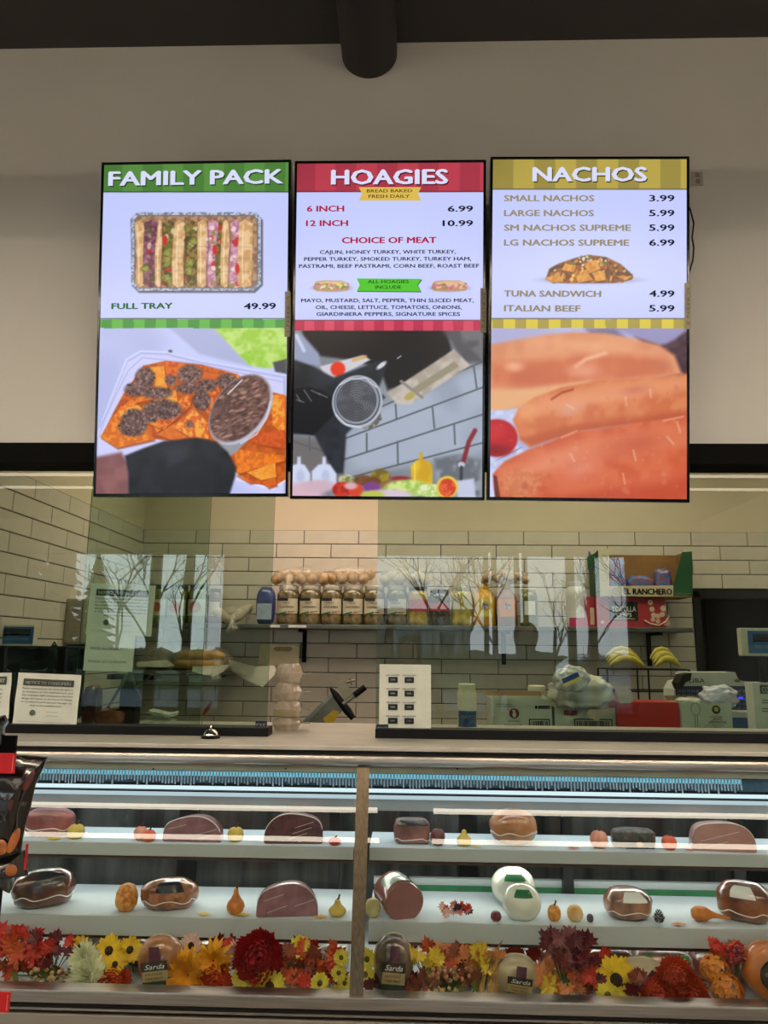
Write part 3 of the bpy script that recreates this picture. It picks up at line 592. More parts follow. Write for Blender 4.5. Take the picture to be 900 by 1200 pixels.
def s_nachos(tx, shp, root, loc):
    title(tx, 625, 757, 212.6, 17, 'NACHOS', E('olive shade', (84, 74, 28)))
    tn = E('tan text', (156, 142, 112))
    for y, t, x, pr in [(236, 'SMALL NACHOS', 696, '3.99'), (253.4, 'LARGE NACHOS', 695.6, '5.99'), (270.6, 'SM NACHOS SUPREME', 739, '5.99'), (288, 'LG NACHOS SUPREME', 737, '6.99'), (347.8, 'TUNA SANDWICH', 704, '4.99'), (365, 'ITALIAN BEEF', 680, '5.99')]:
        tx(591, x, y, 7.4, t, tn); tx(761, 790, y, 7.6, pr, dark_t, .04)
def paint_common(p, top, alt, xa, xb, ya, yb, yc, yd):
    p.frame(0, 0, 1); p.put(np.ones(p.X.shape), (196, 204, 254)); p.ell((xa+xb)/2, (yb+yc)/2, 120, 80, (206, 214, 255), soft=200, a=.8)
    stripes(p, ya-10, yb, top, alt, 9.3, xa, xb); p.ell(xa-20, ya, 60, 30, tuple(c*.8 for c in alt), soft=60, a=.5)
    p.line([(xa-20, yb), (xb+20, yb)], 1.2, tuple(c*.5 for c in alt), soft=.6); p.line([(xa-20, yc-.5), (xb+20, yc-.5)], 1.2, tuple(c*.5 for c in alt), soft=.6)
def paint1(p):
    paint_common(p, (90, 142, 66), (77, 126, 58), 119, 341, 190, 224, 373, 384); pic_nachotray_first = None
    pic_nachotray(p); m_top = 384
    # the menu half covers the picture above its own edge
    q = Paint(p.gx, p.gy); paint_common(q, (90, 142, 66), (77, 126, 58), 119, 341, 190, 224.3, 373.5, 384)
    stripes(q, 373.8, 390, (88, 176, 66), (56, 142, 56), 17, 118, 335); pic_tray(q); k = (p.gy < 384.2)[..., None]; p.rgb = np.where(k, q.rgb, p.rgb)
def paint2(p):
    pic_sieve(p); q = Paint(p.gx, p.gy); paint_common(q, (188, 64, 80), (168, 56, 72), 345, 570, 190, 224, 375.5, 387)
    stripes(q, 375.8, 390, (212, 68, 96), (188, 40, 76), 19, 345, 566)
    pic_hoagie(q, 388, 334.5, [(150, 170, 70), (222, 206, 120), (196, 120, 130), (104, 130, 60), (226, 214, 190)]); pic_hoagie(q, 526.5, 334.5, [(206, 120, 140), (190, 96, 100), (226, 176, 180), (120, 120, 60), (222, 190, 140)])
    k = (p.gy < 386.8)[..., None]; p.rgb = np.where(k, q.rgb, p.rgb)
def paint3(p):
    pic_bread(p); q = Paint(p.gx, p.gy); paint_common(q, (184, 164, 76), (156, 140, 68), 577, 806, 188, 221, 373.5, 384.5)
    stripes(q, 373.8, 390, (216, 196, 66), (170, 152, 70), 17, 577, 803); pic_nachos(q)
    k = (p.gy < 384.3)[..., None]; p.rgb = np.where(k, q.rgb, p.rgb)
tv1 = menu_screen('left menu screen with green FAMILY PACK header above a photo of loaded nachos', (118.5, 188), (341.5, 189), (109.5, 581.5), (336.5, 582.5), 2.46, 2.615, paint1, s_family)
tv2 = menu_screen('middle menu screen with red HOAGIES header above a photo of a sieve and squeeze bottles', (344, 189), (571, 186.5), (341, 585), (566.5, 586), 2.42, 2.60, paint2, s_hoagies)
tv3 = menu_screen('right menu screen with yellow NACHOS header above a photo of bread rolls', (575, 184), (808, 182.5), (571, 587), (808.5, 588), 2.36, 2.54, paint3, s_nachos)
# strips of masking tape with the number of the screen
tape = M('masking tape', (186, 176, 150), .7, 0, .06, 20)
for tv, px, py0, py1, t, lab in ((tv1, 337.5, 342, 395, 'SCREEN 1', 'left'), (tv2, 566.5, 338, 390, 'SCREEN 2', 'middle'), (tv3, 805.5, 332, 386, 'SCREEN 3', 'right')):
    Mw = tv.matrix_world; ux, uy, uz = Mw.col[0].xyz, Mw.col[1].xyz, Mw.col[2].xyz; c = Mw.translation
    v0 = PP(px, py0, c, uy)-c; v1 = PP(px, py1, c, uy)-c
    x = v0.dot(ux); a, b = v1.dot(uz), v0.dot(uz)
    o = MB().box(x-.011, x+.011, -.0035, -.0025, a, b).build('tape_label', tape, tv); o['label'] = 'handwritten strip of masking tape reading ' + t
    text(t, M('pencil', (110, 104, 92), .8), o, 0, -.004, .011, width=(b-a)*.8, y=0, align='C', T=Matrix.Translation((x, -.0040, (a+b)/2)) @ Matrix.Rotation(PI/2, 4, 'Y'))
# wall socket and cable to the right of the screens
so = P(816, 210, YG-.022)
s_ = thing('wall_socket', 'small white wall socket to the right of the right menu screen', 'socket', so)
MB().box(-.02, .025, -.006, 0, -.03, .03).build('face_plate', M('socket plastic', (196, 186, 170), .4), s_, bevel=.002)
for dz in (-.013, .013): MB().box(-.006, .012, -.008, -.005, dz-.009, dz+.009).build('outlet', M('socket inset', (150, 140, 126), .5), s_)
cb = MB(); cb.tube([P(x, y, YG-.05) for x, y in [(804, 236), (809, 246), (813, 262), (811, 278), (813, 290), (812, 305), (808, 318), (804, 332)]], .003, 6)
tag(cb.build('cable', black, smooth=True), 'black cable hanging in a loop at the right edge of the right menu screen', 'cable')
# ================================================================ partition glass above the counter
X0c, X1c = -3.0, 3.5           # case and counter run past both sides of the frame
pane_side = glass('pane body green', (.74, .82, .76), 0)
pane_front = glass('pane face', (.79, .84, .80), .05)
def gpane(label, px0, px1, y, group=None, x0=None, x1=None, tint=None):
    t = thing('sneeze_guard', label, 'glass screen')
    a = P(px0, 600, y).x if x0 is None else x0; b = P(px1, 600, y).x if x1 is None else x1
    t.location = ((a+b)/2, y, ZL+.012)
    hw = (b-a)/2; zt = beam_b-ZL-.012+.03
    m = MB(); m.box(-hw, hw, -.003, .003, 0, zt)
    me = m.mesh('pane', [pane_side, pane_front, M('glass edge green', (48, 66, 50), .2, 0, .1, 5)])
    for p in me.polygons:
        if p.normal.y < -.5: p.material_index = 1
        elif abs(p.normal.x) > .5: p.material_index = 2
        elif abs(p.normal.z) > .5: p.material_index = 2
    o = bpy.data.objects.new('pane', me); C.objects.link(o); o.parent = t
    return t
g1 = gpane('fixed glass pane at the far left behind the notices, up to the bell', 0, 247, YG+.012, x0=X0c)
g2 = gpane('sliding glass pane standing behind the left pane, its right edge beside the stacked containers', 106, 322, YG+.035)
g3 = gpane('wide glass pane on the right, from the card sticker sheet to the right edge', 443, 900, YG+.012, x1=X1c)
chn = thing('glass_channel', 'black base channel holding the left glass panes on the counter', 'channel', (0, YG, ZL))
xa = P(316, 860, YG).x; MB().box(X0c, xa, -.03, .055, 0, .03).build('channel', black, chn, bevel=.002)
chn2 = thing('glass_channel', 'black channel holding the right glass pane on the counter', 'channel', (0, YG, ZL))
xb = P(440, 860, YG).x; MB().box(xb, X1c, -.03, .04, 0, .032).build('channel', black, chn2, bevel=.002)

# ================================================================ deli display case
case = thing('deli_display_case', 'long steel and glass deli case of cold cuts with fall flowers inside', 'display case', (0, 2.4, 0))
def cp(mb, name, mat, parent=None, **k):   # parts are given in world coordinates
    T = Matrix.Translation((0, -2.4, 0))
    mb.v = [tuple(T @ Vector(v)) for v in mb.v]; return mb.build(name, mat, parent or case, **k)
stone = M('pale laminate ledge', (200, 193, 183), .35, 0, .05, 9, rgb2=(184, 177, 167))
cp(MB().box(X0c, X1c, 2.42, 3.15, ZL-.014, ZL), 'ledge', stone, bevel=.003)
cp(MB().box(X0c, X1c, 2.428, 3.1, ZL-.024, ZL-.014), 'shadow_gap', black)
n_ = MB(); zs = [(-.012, 0), (-.02, .006), (-.022, .018), (-.016, .03), (0, .034), (.03, .034), (.03, 0)]
n_.add([(X0c, 2.415+a, ZL-.058+b) for a, b in zs]+[(X1c, 2.415+a, ZL-.058+b) for a, b in zs], [tuple(range(7))[::-1], tuple(range(7, 14))]+[(i, (i+1) % 7, 7+(i+1) % 7, 7+i) for i in range(7)])
cp(n_, 'nosing', steel, smooth=True)
GT = Vector((0, 2.405, ZL-.064)); GB = Vector((0, 2.213, .589)); GD = (GB-GT)
def on_glass(px, py):
    n = Vector((0, GD.z, -GD.y)).normalized(); return PP(px, py, GT, n)
xm0, xm1 = on_glass(419.5, 900).x, on_glass(432, 900).x
xm0b, xm1b = on_glass(410.5, 1160).x, on_glass(425, 1160).x
xmm0, xmm1 = (xm0+xm0b)/2, (xm1+xm1b)/2
cg = glass('case glass face', (.93, .96, .93), .085); cgb = glass('case glass body', (.97, .98, .97), 0)
def slab(x0, x1, th=.006):
    nrm = Vector((0, GD.z, -GD.y)).normalized()
    if nrm.y > 0: nrm = -nrm
    vs = []
    for s in (0, th):
        for x, pnt in ((x0, GT), (x1, GT), (x1, GB), (x0, GB)): v = pnt - nrm*s; vs.append((x, v.y, v.z))
    return MB().add(vs, [(0, 1, 2, 3)[::-1], (4, 5, 6, 7), (0, 4, 5, 1), (1, 5, 6, 2), (2, 6, 7, 3), (3, 7, 4, 0)])
for lab, a, b in (('left', X0c, xmm0+.004), ('right', xmm1-.004, X1c)):
    sb = slab(a, b); o = cp(sb, 'front_glass', [cgb, cg])
    for p in o.data.polygons:
        if p.normal.y < -.5: p.material_index = 1
mu = slab(xmm0, xmm1, .02); mu.v = [(x, y-.006, z) for x, y, z in mu.v]; cp(mu, 'mullion', M('bronze steel', (136, 120, 98), .3, 1., .15, 5, bump=.03, stretch=(30, 30, 1)), bevel=.002)
# bottom rail, black gap and lower front panel
zb = .585
cp(MB().box(X0c, X1c, 2.19, 2.245, zb-.028, zb+.004), 'bottom_rail', steel, bevel=.004)
cp(MB().box(X0c, X1c, 2.18, 2.22, zb-.04, zb-.034), 'trim_strip', steel)
cp(MB().box(X0c, X1c, 2.195, 2.30, zb-.050, zb-.026), 'bumper', black, bevel=.004)
cp(MB().box(X0c, X1c, 2.185, 2.30, .10, zb-.052), 'front_panel', M('grey case panel', (136, 128, 118), .45, 0, .05, 4), bevel=.003)
cp(MB().box(X0c, X1c, 2.32, 3.1, 0, .10), 'plinth', blackm)
# body behind
white_e = M('white enamel', (206, 214, 218), .35, 0, .03, 6)
cp(MB().box(X0c, X1c, 2.305, 3.1, .10, .50), 'case_body', white_e)
cp(MB().box(X0c, X1c, 2.23, 3.06, .50, .545), 'deck', M('deck liner', (196, 204, 206), .3, 0, .05, 6))
zrt = P(450, 895, 2.62).z
cp(MB().box(X0c, X1c, 2.46, 3.12, ZL-.045, ZL-.03), 'top_underside', M('case top lining', (120, 112, 92), .5, 0, .05, 5))
zh0, zh1 = P(450, 906, 2.50).z, P(450, 892, 2.50).z
cp(MB().box(X0c, X1c, 2.50, 2.515, zh0, ZL-.04), 'header_panel', M('cream header', (166, 158, 128), .5, 0, .06, 4, rgb2=(140, 132, 106)))
for px_ in (335, 536, 700, 853, 180, 40): scr = MB(); v = P(px_, 901, 2.50); scr.tube([(v.x, 2.5, v.z), (v.x, 2.497, v.z)], .003, 8); cp(scr, 'screw', black)
# fringe of the air curtain, lit blue by the lamp behind it
fr = MB(); z0f = P(450, 905, 2.53).z; z1f = P(450, 921, 2.53).z
fx = P(-40, 910, 2.53).x; k = 0; r5 = random.Random(2)
while fx < P(868, 915, 2.53).x:
    ln = (z0f-z1f)*(r5.uniform(.78, 1.12)); fr.box(fx, fx+.0050, 2.529, 2.5305, z0f-ln, z0f+.004)
    if r5.random() < .5: fr.box(fx+.001, fx+.005, 2.527, 2.531, z0f-ln-.004, z0f-ln+.002)
    fx += .0105
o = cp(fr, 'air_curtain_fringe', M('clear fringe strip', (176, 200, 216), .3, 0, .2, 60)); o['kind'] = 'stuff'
cp(MB().box(X0c, X1c, 2.552, 2.558, z1f-.004, z0f+.006), 'fringe_backing', M('blue lit backing', (60, 96, 120), .5, 0, .2, 30))  # blue glow of the tube put into the backing colour
lt = MB(); zt_ = P(450, 911, 2.52).z; lt.tube([(X0c, 2.541, zt_), (P(870, 915, 2.52).x, 2.541, zt_)], .0075, 8)
cp(lt, 'blue_tube_lamp', emis('blue tube', (110, 190, 216), 1.15))
# lamp tray under the fringe: three bright strips and a steel soffit
for (ya, yb_, em, mt, nm) in ((924, 929, 1, emis('case lamp', (214, 236, 246), 1.25), 'lamp_strip'), (930.5, 931.8, 0, black, 'seam'), (932.5, 936.5, 1, emis('case lamp 2', (206, 226, 238), .9), 'lamp_strip'), (937, 950, 0, M('grey tray', (150, 150, 148), .35, .3, .08, 5), 'lamp_tray')):
    a, b = P(450, ya, 2.62).z, P(450, yb_, 2.62).z; cp(MB().box(X0c, X1c, 2.62, 2.64, b, a), nm, mt)
cp(MB().box(X0c, X1c, 2.60, 2.66, P(450, 923, 2.62).z, P(450, 919, 2.62).z), 'lamp_tray', black)
# real light inside the case
for xx in (-1.0, .9):
    area('case_light', (xx, 2.58, ZL-.11), 1.9, .05, 2.2, (.86, .95, 1.0), (math.radians(8), 0, 0))
    area('case_light_front', (xx, 2.445, ZL-.075), 1.9, .02, 1.1, (.95, .98, 1.0), (0, 0, 0))
    area('case_light_low', (xx, 2.60, .835), 1.9, .04, 2.0, (1, .95, .86), (math.radians(-14), 0, 0))
# shelves
zs1 = P(450, 993.5, 2.42).z; zs2 = P(450, 1080.5, 2.42).z
for xx in (-1.0, .9): area('deck_light', (xx, 2.6, zs2-.03), 1.9, .03, 1.2, (1, .94, .84), (math.radians(-10), 0, 0))
YF1, YK1, YF2, YK2 = 2.42, 2.62, 2.42, 2.72
sh_m = M('white shelf', (206, 220, 228), .3, 0, .03, 5); fa_m = M('shelf edge', (178, 184, 184), .35, 0, .04, 5)
def shelf(x0, x1, yf, yk, z, fh, lab):
    s = cp(MB().box(x0, x1, yf+.004, yk, z-.012, z), 'shelf', sh_m, bevel=.001)
    f = MB().box(x0, x1, yf-.004, yf+.004, z-fh, z+.001); f.v = [(x, y-2.4, zz) for x, y, zz in f.v]
    f.build('price_rail', fa_m, s, bevel=.001)
    u = MB().box(x0, x1, yf+.006, yf+.02, z-fh-.012, z-.014); u.v = [(x, y-2.4, zz) for x, y, zz in u.v]; u.build('shelf_rib', M('rusty brown strip', (88, 64, 56), .5), s)
fh1 = zs1-P(450, 1008, 2.42).z; fh2 = zs2-P(450, 1103, 2.42).z
xs_l, xs_r = P(414, 1000, 2.42).x, P(433, 1000, 2.42).x
for a, b in ((X0c, xs_l), (xs_r, X1c)):
    shelf(a, b, YF1, YK1, zs1, fh1, ''); shelf(a, b, YF2, YK2, zs2, fh2, '')
# rear sliding doors of dark mirror glass with frames
rm = M('dark rear door glass', (98, 102, 102), .15, 0, .25, 3, rgb2=(58, 62, 64), stretch=(6, 1, .5), spec=.8)
for i in range(6):
    xa_, xb_ = X0c+i*1.08, X0c+(i+1)*1.08
    dr = cp(MB().box(xa_+.03, xb_-.03, 3.0, 3.01, .55, ZL-.05), 'sliding_door', rm)
    f = MB(); f.box(xa_, xa_+.035, 2.985, 3.02, .55, ZL-.05); f.box(xb_-.035, xb_, 2.985, 3.02, .55, ZL-.05); f.box(xa_, xb_, 2.985, 3.02, .55, .585); f.box(xa_, xb_, 2.985, 3.02, ZL-.09, ZL-.05)
    f.v = [(x, y-2.4, z) for x, y, z in f.v]; f.build('door_frame', M('dark door frame', (40, 42, 44), .4, .3), dr)
# white evaporator panel with a green line behind the right lower shelf
pz0, pz1 = P(650, 1052, 2.78).z, P(650, 1032, 2.78).z
gl = cp(MB().box(xs_r, X1c, 2.78, 2.80, pz0-.06, pz1), 'evaporator_panel', M('white evaporator panel', (226, 236, 238), .4, 0, .03))
a = P(650, 1047, 2.778).z; b = P(650, 1040, 2.778).z
f = MB().box(xs_r, X1c, 2.774-2.4, 2.779-2.4, a, b); f.build('green_stripe', M('green stripe', (74, 158, 108), .4, 0, .1), gl)
M('dark upright', (56, 58, 60), .4, .4)
for px_, y_ in ((20, 2.75), (392, 2.75), (474, 2.75), (664, 2.75), (862, 2.75)):
    v = P(px_, 960, y_); cp(MB().box(v.x-.018, v.x+.018, y_, y_+.03, .55, ZL-.05), 'shelf_upright', M('dark upright'))
# ================================================================ food in the case
ham_m = M('ham rind', (156, 84, 78), .35, 0, .15, 14, rgb2=(110, 52, 52), coat=.8, bump=.15, bscale=30)
cut_m = M('cut ham', (150, 104, 110), .42, 0, .08, 26, rgb2=(122, 78, 86), coat=.5, bump=.05, bscale=60)
cutd_m = M('cut cured beef', (104, 56, 60), .4, 0, .12, 34, rgb2=(70, 32, 38), coat=.6, bump=.05, bscale=60)
roast_m = M('browned roast', (150, 86, 44), .35, 0, .2, 16, rgb2=(74, 38, 22), coat=.9, bump=.25, bscale=26)
dark_m = M('dark roast', (104, 60, 34), .3, 0, .2, 12, rgb2=(44, 24, 20), coat=1., bump=.25, bscale=22)
spice_m = M('spiced turkey', (172, 106, 60), .35, 0, .2, 40, rgb2=(104, 62, 38), coat=.9, bump=.25, bscale=40)
turk_m = M('golden turkey', (184, 126, 72), .35, 0, .2, 14, rgb2=(130, 78, 40), coat=1., bump=.2, bscale=20)
white_m = M('white wrapped ball', (222, 224, 210), .3, 0, .05, 8, coat=1., bump=.15, bscale=18)
grey_m = M('peppered loaf', (92, 84, 76), .4, 0, .2, 60, rgb2=(48, 44, 42), coat=.8, bump=.3, bscale=70)
seam_m = M('clear wrap seam', (232, 226, 220), .2, 0, .03, 10, coat=1.)
lab_k = M('black label', (26, 26, 26), .35, 0, .1, coat=.5); lab_w = M('white label', (226, 226, 220), .4, 0, .05); lab_g = M('green label', (34, 112, 66), .35, 0, .1, coat=.5)
gold_m = M('gold print', (196, 160, 70), .4, .3)
txt_w = M('white print', (236, 232, 226), .5, 0, .02)
def spot(px, py_base, z, yf, extra=0.):
    """point on a shelf of height z, seen at column px, a little behind the shelf edge"""
    v = P(px, py_base, yf); return Vector((v.x, yf+extra, z))
def pxw(px0, px1, y, py=1000): return P(px1, py, y).x-P(px0, py, y).x
def pxh(py0, py1, y, px=450): return P(px, py0, y).z-P(px, py1, y).z
SEAM = 0
def cutham(name, label, cat, px0, px1, py0, py1, z, mat, cmat, yf=2.445, depth=.14, rotz=0., prof='dome', seed=1):
    w = pxw(px0, px1, yf, py1); h = pxh(py0, py1, yf); pos = spot((px0+px1)/2, py1, z, yf)
    t = thing(name, label, cat, pos, (0, 0, rotz))
    n = 28; pts = []
    r_ = random.Random(seed)
    for i in range(n):
        a = PI*i/(n-1); x = -math.cos(a)*w/2; zz = (math.sin(a)**.62)*h*(1+.05*math.sin(3*a+seed))
        if prof == 'left': zz *= .86+.2*(1-i/n) if i > 3 else 1
        if prof == 'right': zz *= .80+.24*(i/n) if i < n-3 else 1
        pts.append((x, max(zz, 0)+.004))
    pts += [(w/2*.93, .0), (w*.2, 0), (-w*.2, 0), (-w/2*.93, 0)]
    m = len(pts); vs = []; K = 9
    for k in range(K+1):
        s = k/K; sc = math.sqrt(max(0, 1-(s*.985)**2.6)); sc = sc if k else 1.
        vs += [(x*sc, s*depth, zz*(sc*.9+.1) if zz > .001 else 0) for x, zz in pts]
    b = MB(); fs = [(k*m+i, k*m+(i+1) % m, (k+1)*m+(i+1) % m, (k+1)*m+i) for k in range(K) for i in range(m)]; fs.append(tuple(K*m+i for i in range(m))[::-1])
    b.add(vs, [f[::-1] for f in fs]); b.build('rind', mat, t, smooth=True, angle=60)
    c = MB(); c.add([(x*.985, -.0012, zz*.985+.001) for x, zz in pts], [tuple(range(m))]); c.build('cut_face', cmat, t)
    e = MB(); e.tube([(x, .003, zz) for x, zz in pts[2:26]], .0016, 5); e.build('wrap_edge', seam_m, t, smooth=True)
    for q in range(3):
        e = MB(); x_ = r_.uniform(-.3, .3)*w; e.tube([(x_+d*w*.16, -.002, h*(.25+.18*q)+d*h*.10) for d in (-1, 0, 1)], .0007, 4); e.build('wrap_crease', seam_m, t)
    return t
def roll(name, label, cat, px0, px1, py0, py1, z, mat, yf=2.47, e=.8, rotz=0., tilt=0., seed=1, nz=.06, labelmat=None, lx=(-.3, .3), depth=None, seam=True, roty=0.):
    w = pxw(px0, px1, yf, py1); h = pxh(py0, py1, yf); d = depth or h*.9
    pos = spot((px0+px1)/2, py1, z, yf+d*.35)
    t = thing(name, label, cat, pos, (0, 0, rotz))
    b = MB(); b.blob(w/2, d/2, h/2, 26, 16, e, nz, 2.2, seed, flat=-h*.44, T=Matrix.Translation((0, 0, h*.45)))
    b.build('meat', mat, t, smooth=True, angle=170)
    if seam:
        s = MB(); sp2 = lambda c: math.copysign(abs(c)**e, c); pts = []
        for i in range(29):
            a_ = -PI+PI*i/28; p_ = math.radians(-14+5*math.sin(i*.7+seed)); dd = Vector((math.cos(p_)*math.cos(a_), math.cos(p_)*math.sin(a_), math.sin(p_)))
            pts.append(Vector((sp2(math.cos(p_))*sp2(math.cos(a_))*w/2, sp2(math.cos(p_))*sp2(math.sin(a_))*d/2, sp2(math.sin(p_))*h/2))*(1.005+nz*mnoise.noise(dd*2.2+Vector((seed*7.1, seed*3.3, seed))))+Vector((0, 0, h*.45)))
        s.tube(pts, .0016, 5); s.build('wrap_seam', seam_m, t, smooth=True)
    if labelmat:
        g = MB(); na, nb = 8, 6; R = []
        sp = lambda c: math.copysign(abs(c)**e, c)
        for i in range(na+1):
            for j in range(nb+1):
                a_ = -PI/2+(lx[0]+(lx[1]-lx[0])*i/na)*2.6; p_ = math.radians(16+46*j/nb)
                dd = Vector((math.cos(p_)*math.cos(a_), math.cos(p_)*math.sin(a_), math.sin(p_)))
                q = Vector((sp(math.cos(p_))*sp(math.cos(a_))*w/2, sp(math.cos(p_))*sp(math.sin(a_))*d/2, sp(math.sin(p_))*h/2))*(1.03+nz*mnoise.noise(dd*2.2+Vector((seed*7.1, seed*3.3, seed))))
                R.append(q+Vector((0, 0, h*.45)))
        g.add(R, [(i*(nb+1)+j, i*(nb+1)+j+1, (i+1)*(nb+1)+j+1, (i+1)*(nb+1)+j) for i in range(na) for j in range(nb)])
        g.build('label', labelmat, t, smooth=True)
    return t
yel = M('yellow gourd skin', (212, 184, 86), .5, 0, .1, 10, rgb2=(176, 150, 60), bump=.2, bscale=20)
org = M('orange gourd skin', (214, 134, 52), .45, 0, .12, 30, rgb2=(176, 96, 30), bump=.35, bscale=40)
wart = M('warty orange skin', (226, 164, 78), .5, 0, .2, 60, rgb2=(178, 102, 36), bump=.8, bscale=60)
pum = M('orange pumpkin skin', (224, 96, 40), .35, 0, .1, 10, rgb2=(190, 66, 24), coat=.4)
pumr = M('red pumpkin skin', (196, 46, 34), .35, 0, .1, 10, coat=.5)
pump = M('peach pumpkin skin', (214, 150, 128), .45, 0, .1, 20, rgb2=(170, 92, 74), stretch=(1, 1, .1))
stem_m = M('dry stem', (82, 66, 36), .7, 0, .2, 40)
def gourd(name, label, px0, px1, py0, py1, z, mat, yf=2.45, kind='round', lean=0., rotz=0., ribs=0, stem=True, cat='gourd', lay=0.):
    w = pxw(px0, px1, yf, py1); h = pxh(py0, py1, yf)
    t = thing(name, label, cat, spot((px0+px1)/2, py1, z, yf+w*.3), (0, 0, rotz))
    R = w/2
    if kind == 'round': pr = [(.02, 0), (.6, .02), (.93, .22), (1, .45), (.93, .68), (.66, .9), (.3, .98), (.05, .96)]
    elif kind == 'pear': pr = [(.02, 0), (.55, .01), (.9, .13), (1, .28), (.92, .44), (.66, .58), (.42, .70), (.34, .82), (.3, .92), (.12, .99), (.02, 1)]
    else: pr = [(.02, 0), (.5, .01), (.85, .1), (1, .28), (.9, .44), (.55, .6), (.34, .74), (.26, .88), (.22, .98), (.02, 1)]
    sm = [(pr[i][0]*(1-s)+pr[i+1][0]*s, pr[i][1]*(1-s)+pr[i+1][1]*s) for i in range(len(pr)-1) for s in (0, .5)]+[pr[-1]]
    hb = h*(.86 if stem else 1)
    bmp = lambda a, r, zz: r*(1+(.07*abs(math.cos(a*ribs/2))-.04 if ribs else 0)+.05*mnoise.noise(Vector((math.cos(a)*3, math.sin(a)*3, zz/h*5+px0))))
    b = MB(); b.lathe([(r*R, q*hb) for r, q in sm], 24, fn=bmp)
    if lay:   # lying on its side, neck to the right
        L_ = w; R2 = h/2
        b = MB(); b.lathe([(r*R2, q*L_) for r, q in [(.02, 0), (.6, .02), (.95, .12), (1, .25), (.85, .4), (.5, .52), (.34, .65), (.26, .8), (.24, .95), (.05, 1)]], 20, T=Matrix.Translation((-w/2, 0, R2)) @ Matrix.Rotation(PI/2, 4, 'Y') @ Matrix.Rotation(0, 4, 'X'))
        b.v = [(x, y, zz-(R2*.55)*max(0, (x+w*.1)/(w*.6))) for x, y, zz in b.v]
    b.build('skin', mat, t, smooth=True, angle=170)
    if stem and not lay:
        s = MB(); s.tube([(0, 0, hb*.95), (.004+lean*.01, 0, hb*1.06), (.01*lean+.006, 0, h*1.10)], [R*.16, R*.11, R*.12], 6); s.build('stem', stem_m, t, smooth=True)
    return t
ham_l = cutham
# ---- upper shelf, left half
roll('wrapped_ham', 'red-brown shrink-wrapped ham on the upper shelf beside the hanging chip bags', 'ham', 27, 86, 952, 986, zs1, ham_m, e=.7, seed=3, yf=2.48)
gourd('yellow_gourd', 'small round yellow gourd beside the leftmost wrapped ham on the upper shelf', 78, 98, 967, 987, zs1, yel, ribs=8)
gourd('mini_pumpkin', 'peach mini pumpkin with a thin stem, left one of the pair on the upper shelf', 156, 172, 969, 988, zs1, pump, ribs=8, cat='pumpkin')
gourd('mini_pumpkin', 'bright orange mini pumpkin, right one of the pair on the upper shelf', 166, 182, 973, 989, zs1, pum, ribs=8, cat='pumpkin', yf=2.435)
cutham('cut_ham', 'mauve cut ham, the first cut face from the left on the upper shelf', 'ham', 190, 258, 960, 989, zs1, ham_m, cut_m, prof='left', seed=2)
gourd('yellow_gourd', 'round pale yellow gourd between the two cut hams of the upper shelf', 266, 285, 971, 991, zs1, yel, ribs=6)
cutham('cut_beef', 'large dark cut cured beef, upper shelf left of the steel post', 'beef', 309, 378, 955, 992, zs1, ham_m, cutd_m, prof='right', seed=5, rotz=.05)
gourd('mini_pumpkin', 'tiny red pumpkin beside the steel post on the upper shelf', 385, 399, 985, 995, zs1, pumr, ribs=6, cat='pumpkin', yf=2.435)
# ---- upper shelf, right half
a_ = roll('cured_meat_block', 'cured meat block in printed wrap, first right of the post on the upper shelf', 'cured meat', 461, 504, 965, 995, zs1, M('cured pink', (150, 98, 88), .35, 0, .15, 18, rgb2=(96, 62, 58), coat=1.), e=.45, seed=9, labelmat=lab_k, lx=(-.25, .35))
gourd('small_onion', 'small dark red onion with a twisted top next to the cured meat block', 504, 522, 972, 995, zs1, M('red onion skin', (104, 40, 40), .3, 0, .2, 12, coat=.6), kind='round', cat='onion')
gourd('yellow_gourd', 'pale yellow gourd with a pointed top, upper shelf left of the big turkey', 535, 553, 977, 996, zs1, yel, kind='pear', stem=False)
tb_ = roll('turkey_ball', 'big glossy round turkey in clear wrap, centre of the right upper shelf', 'turkey', 573, 631, 954, 997, zs1, turk_m, e=.95, seed=12, depth=.12)
gourd('mini_pumpkin', 'peach striped pumpkin with a curled pale stem on the right upper shelf', 692, 713, 974, 998, zs1, pump, ribs=9, cat='pumpkin')
a_ = roll('peppered_loaf', 'dark peppered loaf with an oval gold mark on the right upper shelf', 'loaf', 717, 768, 976, 999, zs1, grey_m, e=.4, seed=6, seam=False)
lb = MB(); lb.box(-.038, .05, -.052, -.05, .006, .03); lb.build('label', lab_k, a_); lb = MB(); lb.lathe([(.011, 0), (.011, .001)], 20, T=Matrix.Translation((.005, -.053, .02)) @ Matrix.Rotation(PI/2, 4, 'X') @ Matrix.Scale(.6, 4, (0, 1, 0))); lb.build('gold_oval', gold_m, a_)
gourd('mini_pumpkin', 'orange mini pumpkin with a long dark stem, between loaf and pink ham', 776, 794, 982, 1001, zs1, pum, ribs=8, cat='pumpkin')
cutham('cut_ham', 'large pinkish ham with a white fat edge at the right end of the upper shelf', 'ham', 813, 886, 967, 1001, zs1, M('pink rind', (198, 150, 140), .35, 0, .1, 14, coat=.8), M('pink cut', (178, 128, 118), .4, 0, .08, 18, coat=.5), prof='left', seed=7, rotz=-.1)
